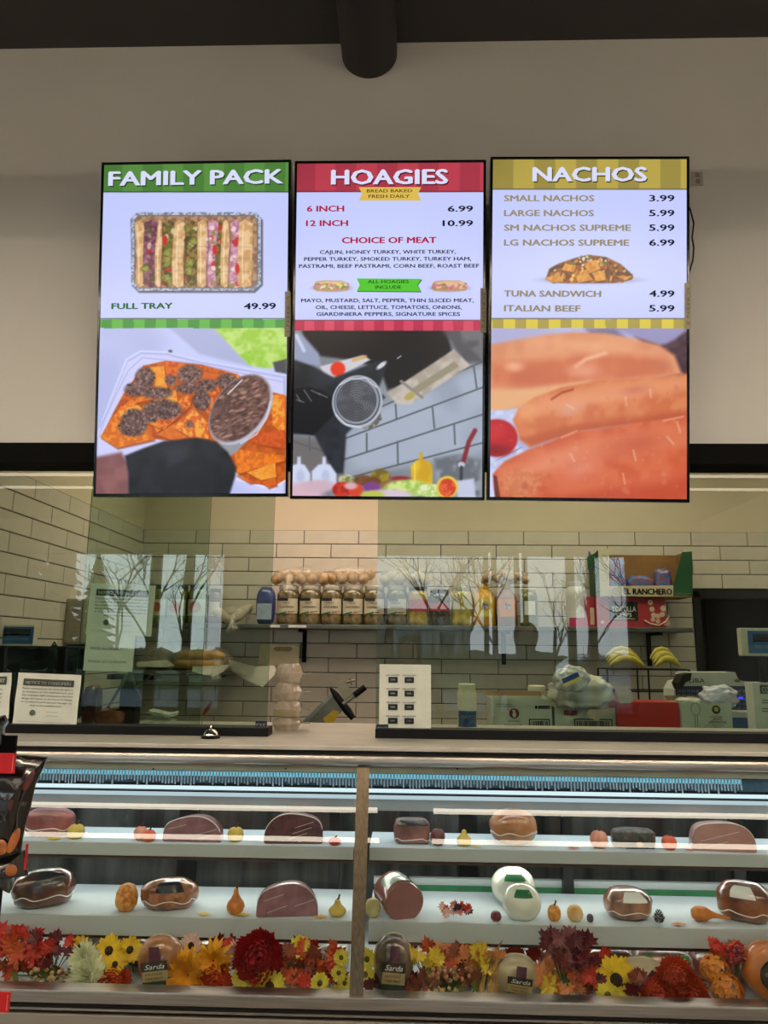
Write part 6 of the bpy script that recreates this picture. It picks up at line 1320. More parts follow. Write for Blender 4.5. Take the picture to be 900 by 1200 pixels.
mark(t, L, 891, 915, 803, 813, M('dark header', (84, 88, 84), .6), 'header_strip'); say(t, L, 893, 915, 811.6, 7, 'COUPON', txt_w)
for k, y_ in enumerate((820, 823, 830, 833)): mark(t, L, 893, 912, y_, y_+1, grayink, 'print_line')
# white plastic bags
def crumple(name, label, cat, px0, px1, py0, py1, y, mat, seed, e=.9, nz=.35, d=.1, z=None, sc=3.5):
    w = pxw(px0, px1, y, py1); zt = P((px0+px1)/2, py0, y).z; zb__ = P((px0+px1)/2, py1, y).z if z is None else z; h = zt-zb__
    t = thing(name, label, cat, (P((px0+px1)/2, py1, y).x, y+d, zb__))
    b = MB(); b.blob(w/2, d, h/2, 48, 32, e, nz*.7, sc*.8, seed, flat=-h*.46, T=Matrix.Translation((0, 0, h*.46))); b.build('film', mat, t, smooth=True, angle=80); return t
wb_m = M('white bag film', (206, 204, 190), .35, 0, .08, 14, coat=.6, bump=.6, bscale=14)
crumple('plastic_bag', 'big crumpled white plastic bag lying over the printed carton', 'bag', 653, 724, 791, 832, YW-.10, wb_m, 3, e=.7, d=.12)
crumple('plastic_bag', 'small pale plastic bag with a blue and yellow printed label on the bag heap', 'bag', 652, 694, 780, 812, YW-.22, M('clear white film', (214, 214, 206), .25, 0, .08, 20, coat=1., bump=.8), 8, d=.05)
lbv = P(670, 797, YW-.29); t = bpy.data.objects['plastic_bag.001'] if 'plastic_bag.001' in bpy.data.objects else None
q = MB(); q.box(-.04, .04, 0, .002, .0, .022); o = q.build('label', M('blue bag label', (30, 60, 150), .4), t); o.matrix_local = Matrix.Translation(lbv-t.location) @ Matrix.Rotation(-.42, 4, 'Y')
q = MB(); q.box(-.045, .045, 0, .002, -.014, .0); o = q.build('label', lab_yel, t); o.matrix_local = Matrix.Translation(lbv-t.location) @ Matrix.Rotation(-.42, 4, 'Y')
t = thing('wrapping_paper', 'pinkish butcher paper with a pointed corner right of the bag heap', 'paper', P(730, 830, YW-.04)); o0 = t.location
for pts, yy in (([(716, 797), (737, 806), (745, 818), (738, 824), (726, 824), (722, 812)], YW-.05), ([(724, 822), (736, 808), (744, 820), (740, 824)], YW-.03), ([(690, 832), (722, 830), (700, 845), (686, 838)], YW-.08)): sheetmesh('sheet', [P(a, c, yy)-o0 for a, c in pts], M('pink paper', (206, 186, 166), .7, 0, .1, 12, bump=.3), t, .004)
crumple('plastic_bag', 'white plastic bag lit blue, on the spoon carton before the scale', 'bag', 829, 872, 803, 832, YW+.02, M('cold white film', (206, 206, 226), .3, 0, .08, 16, coat=1., bump=.8), 12, d=.07)  # film colour itself is a slightly blue white
crumple('crumpled_film', 'cream crumpled liner film sticking out of the spoon carton', 'film', 797, 826, 817, 827, YW+.04, wb_m, 14, d=.05, nz=.2)
for px_ in (868,): 
    t = thing('blue_indicator', 'small glowing blue light on the scale keypad', 'light', P(px_, 818, 3.93)); MB().box(-.012, .012, -.002, 0, -.006, .006).build('light_bar', emis('blue led', (50, 60, 255), 2.2), t); MB().box(-.014, .014, 0, .003, -.008, .008).build('frame', black, t)
# mayonnaise jars
mayo_m = M('mayonnaise jar plastic', (216, 204, 166), .3, 0, .04, 8, coat=.6)
t, r, h = jar('big mayonnaise jar with a blue label left of the mayonnaise carton', 536, 559, 801, mayo_m, M('cream cap', (206, 200, 176), .4), M('blue jar label', (60, 100, 160), .45, 0, .3, 60), z=ZL, y=2.95, lz=(.08, .42), base=849)
text('MAYO', txt_w, t, 0, h*.26, h*.08, y=-r*1.03, align='C', bold=.03, name='label_print')
jar('second mayonnaise jar half hidden behind the mayonnaise carton', 618, 641, 803, mayo_m, M('cream cap'), None, z=TZ, y=YW+.38, base=840)
# wire rack with bananas
rk = thing('wire_rack', 'black wire rack behind the red carton carrying two bunches of bananas', 'rack', (P(755, 800, 4.35).x, 4.35, TZ)); o0 = rk.location
b = MB(); 
x0, x1 = P(706, 784, 4.35).x-o0.x, P(800, 784, 4.35).x-o0.x; zt = P(750, 784, 4.35).z-TZ
for z_ in (zt, zt-.12, zt-.24):
    f = MB(); f.tube([(x0, -.1, z_), (x1, -.1, z_), (x1, .1, z_), (x0, .1, z_), (x0, -.1, z_)], .004, 6); f.build('rack_tier', blackm, rk)
for x_ in (x0, (x0+x1)/2, x1):
    for y_ in (-.1, .1): f = MB(); f.tube([(x_, y_, 0), (x_, y_, zt)], .005, 6); f.build('post', blackm, rk)
f = MB()
for i in range(24): xx = x0+(x1-x0)*i/23; f.tube([(xx, -.1, zt), (xx, .1, zt)], .002, 4)
f.build('wire', blackm, rk)['kind'] = 'stuff'
ban = M('banana peel', (206, 190, 70), .45, 0, .1, 14, rgb2=(176, 160, 60))
for (a0, a1, lab) in ((713, 753, 'wide bunch of bananas on the left of the wire rack'), (767, 795, 'smaller bunch of bananas on the right of the wire rack')):
    t = thing('banana_bunch', lab, 'bananas', (P((a0+a1)/2, 786, 4.30).x, 4.32, TZ+zt+.004)); w = pxw(a0, a1, 4.3, 786)
    for k in range(4):
        b = MB(); pts = [(-w*.5+w*s, -.05+.03*k, .016+ (.022*k)*.6+(.05*(1-(2*s-1)**2))*(1 if k % 2 else .8)) for s in (0, .08, .3, .5, .7, .92, 1)]
        b.tube(pts, [.004, .011, .019, .021, .019, .012, .006], 8); b.build('banana', ban, t, smooth=True, angle=60)
# open tortilla boxes at the right end of the wall shelf
t, w, h, L = carton('tortilla_chip_box', 'red tortilla chips box with a black sign print on the wall shelf', 703, 787, 700, ysf+.02, M('pinkish red box', (176, 46, 58), .5, 0, .05, 6), depth=.22, z=zsh)
mark(t, L, 714, 747, 705, 727, lab_k, 'sign_print'); say(t, L, 717, 745, 716.5, 6, 'TORTILLA', txt_w, bold=0); say(t, L, 722, 740, 722.5, 4.6, 'CHIPS', txt_w, bold=0); say(t, L, 718, 744, 726, 2, 'CHIPS DE TORTILLA', txt_w, bold=0)
chipc = M('chip print', (222, 190, 170), .6, 0, .1)
for (x, y_, r_) in [(762, 706, 3), (764, 714, 3), (777, 713, 3.4), (766, 721, 3), (771, 722, 3), (776, 720, 3), (765, 726, 2.6), (771, 728, 2.6), (703+3, 729, 2)]:
    a = L(x, y_); b = MB(); b.lathe([(r_/F*ysf, 0), (r_/F*ysf, .001)], 14, T=Matrix.Translation((a[0], -.002, a[1])) @ Matrix.Rotation(PI/2, 4, 'X')); b.build('printed_chip', chipc, t)
b = MB(); b.tube([(L(x, y_)[0], -.002, L(x, y_)[1]) for x, y_ in [(755, 727), (762, 731), (772, 733), (780, 729), (784, 722)]], .006, 6); b.build('printed_bowl', chipc, t)
mark(t, L, 778, 785, 727.5, 733, chipc, 'print')
t = thing('side_red_box', None, None); bpy.data.objects.remove(t)
t, w, h, L = carton('tortilla_chip_box', 'narrow pinkish red box end left of the tortilla chips box', 691, 702, 700, ysf+.03, M('pinkish red box'), depth=.2, z=zsh)
mark(t, L, 692, 696, 712, 732, chipc, 'print')
# EL RANCHERO display box, open front with blue chip bags inside
zr = P(750, 699.5, ysf).z
yr = ysf-.01
o0 = Vector((P(757, 699, yr).x, yr, zr)); t = thing('chip_display_box', 'cream and green display box lettered EL RANCHERO holding blue chip bags', 'box', o0)
def RL(px, py, dy=0.): return P(px, py, yr+dy)-o0
crm = M('cream carton', (206, 196, 166), .6, 0, .04, 8); grn = M('green carton', (30, 84, 50), .5, 0, .08, 8); krf = M('kraft board', (150, 110, 64), .8, 0, .08, 10)
def rp(nm, pts, mat, dy=0., th=.004): return sheetmesh(nm, [RL(a, c, dy) for a, c in pts], mat, t, th)
rp('front_lip', [(703, 687), (789, 686), (789, 698.5), (703, 699.5)], crm)
rp('front_corner', [(701.5, 644), (714, 643), (714, 687), (703, 687)], crm)
rp('green_panel', [(789, 686), (800, 645), (811, 643), (812, 698), (789, 698.5)], grn); 
rp('side_strip', [(799, 644), (812, 643), (813, 646), (800, 647)], crm, -.001)
bk = RL(757, 699, .26); xw0, xw1 = RL(703, 699).x, RL(812, 699).x; hz = RL(757, 645).z
MB().box(xw0, xw1, .256, .26, 0, hz*1.0).build('back_panel', krf, t); MB().box(xw0, xw1, 0, .26, -.0, .004).build('bottom_panel', krf, t); MB().box(xw1-.004, xw1, .004, .256, 0, hz).build('side_panel', krf, t)
lp = MB().add([(xw0, 0, 0), (xw0, .26, 0), (xw0, .26, hz*.86), (xw0, 0, hz), (xw0-.003, 0, 0), (xw0-.003, .26, 0), (xw0-.003, .26, hz*.86), (xw0-.003, 0, hz)], [(0, 1, 2, 3), (7, 6, 5, 4), (3, 2, 6, 7), (0, 3, 7, 4), (1, 5, 6, 2)]); lp.build('side_panel', grn, t)
rp('green_print', [(688, 653), (701, 646), (701, 656), (689, 668)], grn, .02)
a, c = RL(731, 696.4), RL(787, 689.6); text('EL RANCHERO', ink, t, a.x, a.z, c.z-a.z, width=c.x-a.x, y=-.003, bold=.05)
a, c = RL(791, 697), RL(809, 695.2); text('AUTHENTIC MEXICAN', M('green print light', (150, 180, 150), .6), t, a.x, a.z+.004, .008, width=c.x-a.x, y=-.003); text('TORTILLA CHIPS', M('green print light'), t, a.x, a.z-.009, .008, width=(c.x-a.x)*.8, y=-.003)
for y_ in (654, 665, 677): a = RL(708, y_); b = MB(); b.tube([(a.x+.022*math.cos(q), -.003, a.z+.022*math.sin(q)) for q in [2*PI*i/18 for i in range(19)]], .0012, 4); b.tube([(a.x-.014, -.003, a.z), (a.x+.014, -.003, a.z)], .001, 4); b.build('ring_icon', grayink, t)
a = RL(723, 693); b = MB(); b.tube([(a.x+.034*math.cos(q), -.003, a.z+.020*math.sin(q)) for q in [2*PI*i/18*.85 for i in range(19)]], .0016, 4); b.tube([(a.x-.01, -.003, a.z-.01), (a.x+.002, -.003, a.z+.008), (a.x+.012, -.003, a.z-.006)], .0016, 4); b.build('hat_emblem', grayink, t)
blu = M('blue chip bag', (48, 106, 176), .25, .0, .3, 24, rgb2=(150, 80, 84), coat=.8, bump=.5, bscale=30)
for i, (a0, a1, b0, b1, ln) in enumerate(((714, 735, 652, 688, 'leftmost'), (737, 768, 673, 690, 'flat middle'), (770, 790, 664, 688, 'rightmost'))):
    c_ = crumple('chip_bag', 'blue and red chip bag, %s of those in the display box' % ln, 'chips', a0, a1, b0, b1, yr+.04, blu, 20+i, d=.05, z=zr+.005, e=.6, nz=.2)
b = MB(); c_ = thing('chip_bag', 'blue foil bag corner sticking up above the left of the display box', 'chips', P(695, 660, yr+.16)); b.prism([(-.03, -.04), (.04, -.04), (.03, .03), (.0, .02), (-.025, .085), (-.03, .05)], -.02, .02); b.build('bag', blu, c_)
# scale displays on poles
def display(label, px0, px1, py0, py1, y, rotz=0.):
    w = pxw(px0, px1, y, py1); zt = P((px0+px1)/2, py0, y).z; zb_ = P((px0+px1)/2, py1, y).z; h = zt-zb_
    t = thing('pole_display', label, 'display', (P((px0+px1)/2, py1, y).x, y, ZL-.3), (0, 0, rotz)); z0 = zb_-(ZL-.3)
    MB().box(-w/2, w/2, 0, .045, z0, z0+h).build('display_housing', M('display white', (200, 196, 176), .45, 0, .04), t, bevel=.006)
    MB().box(-w/2+w*.16, w/2, -.002, 0, z0+h*.1, z0+h*.9).build('blue_face', blue_p, t)
    for k, (a, c) in enumerate(((.62, .8), (.50, .56))): MB().box(-w/2+w*.27, w/2-w*.06, -.004, -.002, z0+h*a-(.12*h if k == 0 else 0), z0+h*c).build('display_window', M('lcd window', (20, 28, 26), .3) if k == 0 else M('pale print', (150, 176, 186), .5), t)
    text('PRICE COMPUTING', M('pale print'), t, -w/2+w*.3, z0+h*.28, h*.11, width=w*.6, y=-.005)
    b = MB(); b.tube([(0, .02, 0), (0, .02, z0)], .018, 10); b.build('pole', blackm, t); return t
display('blue and white price display on a pole at the left edge behind the glass', -16, 38, 732, 757, 3.55)
display('blue and white price display on a pole at the right edge before the dark doorway', 870, 920, 736, 769, 3.55)
# paper towel dispenser on the left kitchen wall
v = PX(86, 755, XL); t = thing('paper_towel_dispenser', 'beige paper towel dispenser on the left tiled wall', 'dispenser', v)
MB().box(0, .12, -.16, .16, 0, .26).build('housing', M('beige dispenser', (176, 166, 140), .5, 0, .05), t, bevel=.015); MB().box(.02, .10, -.13, .13, -.02, 0).build('paper_slot', blackm, t)
# black monitor seen from behind with notices, on the ledge at the left
ym = 2.86
o0 = Vector((P(30, 850, ym).x, ym, ZL)); t = thing('black_monitor', 'black flat monitor standing behind the left glass above the taped notices', 'monitor', o0)
x0, x1 = P(-60, 800, ym).x-o0.x, P(95, 800, ym).x-o0.x; z1_ = P(50, 757, ym).z-ZL
MB().box(x0, x1, 0, .04, .03, z1_).build('housing', blackm, t, bevel=.012); MB().box(x0+.1, x1-.1, -.01, .05, 0, .035).build('stand', black, t, bevel=.004)
b = MB(); c_ = P(62, 756, ym)-o0; b.tube([(c_.x-.012, .01, c_.z-.01), (c_.x, .01, c_.z+.012), (c_.x+.014, .01, c_.z-.01)], .004, 6); b.blob(.012, .006, .006, 8, 6, T=Matrix.Translation((c_.x, .01, c_.z-.004))); b.build('clip', black, t)
# black stand with grey legs and small sticker behind the notices
t = thing('metal_stand', 'black metal stand with pale bent straps left of the spike', 'stand', (P(149, 855, 2.95).x, 2.95, ZL)); o0 = t.location
def Q(px, py, y=2.95): return P(px, py, y)-o0
zc = Q(150, 790).z; MB().box(Q(138, 850).x, Q(157, 850).x, 0, .06, 0, zc).build('column', blackm, t); MB().box(Q(128, 790).x, Q(182, 790).x, -.02, .08, zc-.02, zc).build('top_bar', blackm, t)
for pts in ([(149, 790), (141, 805), (131, 822), (126, 830)], [(154, 790), (158, 803), (164, 818), (170, 827)], [(178, 790), (170, 798), (161, 806)]):
    b = MB(); b.tube([Q(a, c, 2.92) for a, c in pts], .006, 6); b.build('strap', M('grey strap', (112, 110, 100), .4, .5), t, smooth=True)
MB().box(Q(139, 850).x, Q(145.5, 850).x, -.003, 0, Q(140, 852).z, Q(140, 844).z).build('sticker', M('teal sticker', (96, 150, 140), .5, 0, .2, 80), t)
t = thing('bill_spike', 'spike with white receipts on the ledge behind the left glass', 'spike', P(190, 848, 2.95)); t.location.z = ZL; o0 = t.location.copy()
b = MB(); b.lathe([(.03, 0), (.03, .004), (.004, .008)], 16); b.build('base', steel_d, t, smooth=True); b = MB(); b.tube([(0, 0, 0), (0, 0, P(190, 812, 2.95).z-ZL)], .0014, 6); b.build('needle', steel, t)
g = random.Random(4)
for i in range(6):
    a = g.uniform(-.3, .3); o = MB().box(-.06, .05, -.02, .03, 0, .0012).build('receipt', paper, t, loc=(g.uniform(-.015, .015), 0, .018+.006*i), rot=(g.uniform(-.2, .2), g.uniform(-.25, .25), a))
# wrapped snack and red bags low at the left
crumple('snack_bag', 'glossy orange-brown snack loaf in wrap on the ledge left of the black stand', 'snack', 104, 138, 830, 851, 2.85, M('orange brown wrap', (176, 84, 44), .25, 0, .3, 16, rgb2=(104, 40, 24), coat=1., bump=.4), 31, d=.05, z=ZL, e=.7, nz=.12)
crumple('snack_bag', 'tall dark red snack bag beside the notice to consumers', 'snack', 92, 108, 803, 851, 2.88, M('dark red wrap', (120, 40, 28), .25, 0, .4, 16, rgb2=(60, 30, 22), coat=1., bump=.4), 32, d=.05, z=ZL, e=.5, nz=.15)
t = thing('red_knife', 'thin dark red handle leaning behind the second pane edge', 'knife', P(237, 838, 2.92)); o0 = t.location
b = MB(); b.tube([P(238, 838, 2.92)-o0, P(243, 831, 2.92)-o0, P(249, 821, 2.92)-o0], [.004, .009, .004], 8); b.build('handle', M('dark red handle', (120, 30, 36), .4), t, smooth=True)
b = MB(); b.tube([P(238, 838, 2.92)-o0, Vector((P(236, 848, 2.92)-o0).to_tuple()[:2]+(ZL-o0.z,))], .002, 6); b.build('blade', steel, t)
# call bell
yb_ = 2.58; t = thing('call_bell', 'small chrome call bell on the counter at the edge of the left pane', 'bell', (P(247, 861, yb_).x, yb_, ZL)); r = pxw(236, 258, yb_, 860)/2
b = MB(); b.lathe([(r, 0), (r, .004), (r*.8, .006)], 28); b.build('base', black, t, smooth=True, angle=40)
b = MB(); b.lathe([(r*.88, .008), (r*.86, .012), (r*.74, .020), (r*.5, .027), (r*.2, .030), (.001, .0305)], 28); b.build('dome', M('chrome', (222, 216, 206), .06, 1., .02), t, smooth=True, angle=170)
b = MB(); b.lathe([(.0025, .03), (.0025, .036), (.005, .037), (.004, .040)], 12); b.build('button', M('chrome'), t, smooth=True)
# ---- papers taped on the glass
def notice(name, label, pxs, y, thick=.001, tilt=0., mat=paper):
    (x0, y0), (x1, y1) = pxs; a, b = P(x0, y1, y), P(x1, y0, y); o = Vector(((a.x+b.x)/2, y, a.z)); t = thing(name, label, 'notice', o, (0, tilt, 0))
    w, h = b.x-a.x, b.z-a.z; n = 10; m = MB(); g = random.Random(int(x0)); vs = []
    for i in range(n+1):
        for j in range(n+1): vs.append((-w/2+w*i/n, .0015*math.sin(i*1.3+j)+.0006*g.random(), h*j/n))
    m.add(vs, [(i*(n+1)+j, (i+1)*(n+1)+j, (i+1)*(n+1)+j+1, i*(n+1)+j+1) for i in range(n) for j in range(n)]); m.build('sheet', mat, t, smooth=True, angle=170)
    return t, w, h
BODY = ['Please communicate any food allergies to', 'an employee at this establishment, and', 'that employee shall communicate that food', 'allergy information to the Person In Charge', 'or Certified Food Protection Manager on', 'duty at this establishment.']
def consumer(t, w, h):
    MB().box(-w*.40, w*.40, -.0032, -.0024, h*.76, h*.89).build('header_bar', M('header grey', (72, 78, 66), .6), t)
    text('NOTICE TO CONSUMERS', M('notice white', (222, 226, 208), .6), t, 0, h*.79, h*.06, width=w*.72, y=-.0042, align='C', bold=.06)
    for k, s in enumerate(BODY): text(s, ink, t, 0, h*(.69-.065*k), h*.034, y=-.003, align='C', width=w*(.80 if k < 5 else .5), bold=.02)
    b = MB(); b.lathe([(h*.055, 0), (h*.055, .001)], 18, T=Matrix.Translation((-w*.2, -.003, h*.24)) @ Matrix.Rotation(PI/2, 4, 'X')); b.build('seal', grayink, t)
    MB().box(w*.02, w*.20, -.003, -.0026, h*.19, h*.195).build('print_line', grayink, t); MB().box(w*.02, w*.20, -.003, -.0026, h*.26, h*.265).build('print_line', grayink, t); MB().box(-w*.42, w*.42, -.003, -.0026, h*.07, h*.073).build('print_line', grayink, t)
YP = YG-.005
t, w, h = notice('allergy_notice', 'sheet headed NOTICE TO CONSUMERS taped low on the left glass below the black monitor', ((14, 790), (94, 850)), YG-.002, tilt=.03); consumer(t, w, h)
t, w, h = notice('advisory_notice', 'sheet cut by the left edge whose header ends in ORY', ((-55, 789), (15, 842)), YG-.004, tilt=-.02)
MB().box(-w*.42, w*.42, -.0032, -.0024, h*.74, h*.92).build('header_bar', M('header grey'), t); text('CONSUMER ADVISORY', M('notice white'), t, w*.39, h*.79, h*.09, width=w*.78, y=-.0042, align='R', bold=.05)
for k, s in enumerate(['Consuming raw or undercooked meats,', 'poultry, seafood, shellfish or eggs', 'may increase your risk of', 'foodborne illness.']): text(s, ink, t, w*.36, h*(.62-.09*k), h*.045, y=-.003, align='R', maxw=w*.74)
green_p = paper
t, w, h = notice('allergy_notice', 'second NOTICE TO CONSUMERS sheet, upper one on the green-tinted double glass', ((100, 685), (181, 744)), YG+.022, tilt=.03); consumer(t, w, h)
t, w, h = notice('food_allergies_notice', 'sheet reading FOOD ALLERGIES, PLEASE LET US KNOW under the upper notice', ((97, 744), (158, 786)), YG+.024, tilt=.02)
text('FOOD ALLERGIES?', ink, t, -w*.38, h*.58, h*.07, width=w*.62, y=-.003); text('PLEASE LET US KNOW', ink, t, -w*.40, h*.22, h*.07, width=w*.78, y=-.003)
t, w, h = notice('card_sticker_sheet', 'white sheet of eight WE ACCEPT card stickers taped at the edge of the right pane', ((444, 779), (505, 859)), YG+.004)
for i in range(4):
    for j in range(2):
        x = -w*.5+w*(.265+.315*j); z = h*(.775-.198*i)
        s = MB().box(x-w*.09, x+w*.09, -.003, -.0026, z-h*.045, z+h*.04).build('card_sticker', lab_k, t)
        text('Link', txt_w, s, x, z-h*.012, h*.03, y=-.0036, align='C', bold=.02); text('WE ACCEPT', ink, s, x, z+h*.055, h*.021, width=w*.27, y=-.0034, align='C', bold=.03)
for (a, b_, yy, lab) in (((441, 849), (455, 860), YG-.006, 'dark blue EBT sticker at the lower left corner of the right pane'), ((299, 845), (313, 856), YG+.03, 'dark blue EBT sticker low on the sliding pane beside the containers')):
    t, w, h = notice('ebt_sticker', lab, (a, b_), yy, mat=M('navy sticker', (24, 28, 66), .4, 0, .1)); text('EBT', txt_w, t, 0, h*.30, h*.45, width=w*.76, y=-.003, align='C', bold=.05)
    MB().box(-w*.4, w*.4, -.003, -.0026, h*.12, h*.15).build('print_line', txt_w, t)

# ================================================================ hanging strip of chip bags at the lower left, close to the camera
yc = 1.28
foil = M('black foil bag', (26, 18, 18), .22, .1, .3, 12, rgb2=(12, 8, 9), coat=1., bump=.5, bscale=12)
def foilbag(label, pts, y, seed, art=True):
    """pillow-shaped bag from its outline in the picture, thick in the middle"""
    q = [P(a, c, y) for a, c in pts]; c0 = sum(q, Vector())/len(q); t = thing('chip_bag', label, 'chips', c0)
    n = len(q); vs = [(0, -.03, 0), (0, .03, 0)]; rings = [.35, .7, .92, 1.]; th = [.027, .018, .006, .001]; g = random.Random(seed)
    for s, d in zip(rings, th):
        for p in q: v = (p-c0)*s; vs += [(v.x, -d+g.uniform(-.002, .002), v.z), (v.x, d, v.z)]
    fs = [(0, 2+2*((i+1) % n), 2+2*i) for i in range(n)]+[(1, 3+2*i, 3+2*((i+1) % n)) for i in range(n)]
    for k in range(3):
        o1, o2 = 2+2*n*k, 2+2*n*(k+1)
        for i in range(n): j = (i+1) % n; fs += [(o1+2*i, o1+2*j, o2+2*j, o2+2*i), (o1+1+2*i, o2+1+2*i, o2+1+2*j, o1+1+2*j)]
    o4 = 2+2*n*3; fs += [(o4+2*i, o4+2*((i+1) % n), o4+1+2*((i+1) % n), o4+1+2*i) for i in range(n)]
    MB().add(vs, fs).build('bag', foil, t, smooth=True, angle=50); return t, c0
t1, c1 = foilbag('large black foil chip bag with orange chips print, top one hanging at the left edge', [(-42, 886), (0, 884), (30, 885), (56, 887), (50, 900), (42, 918), (36, 945), (29, 968), (26, 985), (24, 1000), (0, 1006), (-40, 1008)], yc, 1)
def chipart(t, c0, spots, y, col=(186, 104, 40)):
    for (a, b_, rx, ry, rot) in spots:
        v = P(a, b_, y)-c0; m = MB(); m.blob(rx/F*y, .002, ry/F*y, 14, 8, .9, .1, 2, int(a+40), T=Matrix.Translation((v.x, v.y, v.z)) @ Matrix.Rotation(math.radians(rot), 4, 'Y')); m.build('printed_chip', M('chip art %d' % col[0], col, .4, 0, .3, 60, coat=.5), t, smooth=True)
chipart(t1, c1, [(16, 985, 5, 14, 20), (2, 993, 6, 8, -10)], yc-.022); chipart(t1, c1, [(34, 915, 4, 12, 25), (4, 942, 12, 9, 0)], yc-.027, (96, 30, 24))
Tt = Matrix.Translation(P(-6, 965, yc-.033)-c1) @ Matrix.Rotation(math.radians(-14), 4, 'Y')
text('JERKY', M('silver print', (150, 146, 140), .4, .3), t1, -.028, 0, .014, width=.05, y=0, T=Tt, bold=.04)
text('HONEY', M('silver print'), t1, 0, 0, .006, T=Matrix.Translation(P(17, 944, yc-.02)-c1), bold=.03, maxw=.02)
for pts in ([(18, 885), (34, 893), (47, 896)], [(30, 925), (20, 950), (10, 970)], [(24, 940), (20, 955), (20, 972)]): b = MB(); b.tube([P(a, c, yc-.02)-c1 for a, c in pts], .0012, 5); b.build('fold_ridge', M('foil glint', (120, 116, 112), .2, .8), t1)  # glints along the foil folds, put into the colour of thin strips
t2, c2 = foilbag('smaller black foil chip bag below the large one, with a pointed lower corner', [(-40, 1000), (0, 1000), (30, 996), (32, 1012), (33, 1026), (20, 1026), (12, 1030), (11, 1047), (2, 1040), (-30, 1038)], yc+.02, 2)
chipart(t2, c2, [(13, 1020, 7, 6, 0)], yc-.008); MB().box(-.002, .002, -.002, .0, -.02, .02).build('tear_strip', red_b, t2, loc=P(31, 1004, yc-.0)-c2)
t3, c3 = foilbag('dark maroon foil bag corner cut by the left edge above the red tag', [(-30, 838), (-8, 840), (6, 838), (9, 843), (3, 852), (1, 872), (-6, 882), (-30, 884)], yc+.03, 3)
hs = thing('hanging_strip', 'black merchandising strip with red price tags at the left edge', 'strip', P(-8, 1000, yc+.06)); o0 = hs.location
a, b_ = P(-14, 1200, yc+.06)-o0, P(3.5, 780, yc+.06)-o0; MB().box(a.x, b_.x, 0, .006, a.z-.2, P(2, 862, yc+.06).z-o0.z).build('strip', blackm, hs)
for (x0, x1, y0, y1) in ((-14, 18.5, 883, 906), (-14, 12, 1163, 1186)):
    a, b_ = P(x0, y1, yc-.035)-o0, P(x1, y0, yc-.035)-o0; tg = MB().box(a.x, b_.x, a.y, a.y+.003, a.z, b_.z).build('price_tag', M('red price tag', (190, 20, 26), .4, 0, .05), hs)
    MB().box(b_.x-.004, b_.x-.0025, a.y-.0006, a.y, a.z+.003, b_.z-.003).build('tag_edge', M('pink edge', (214, 110, 104), .5), tg)

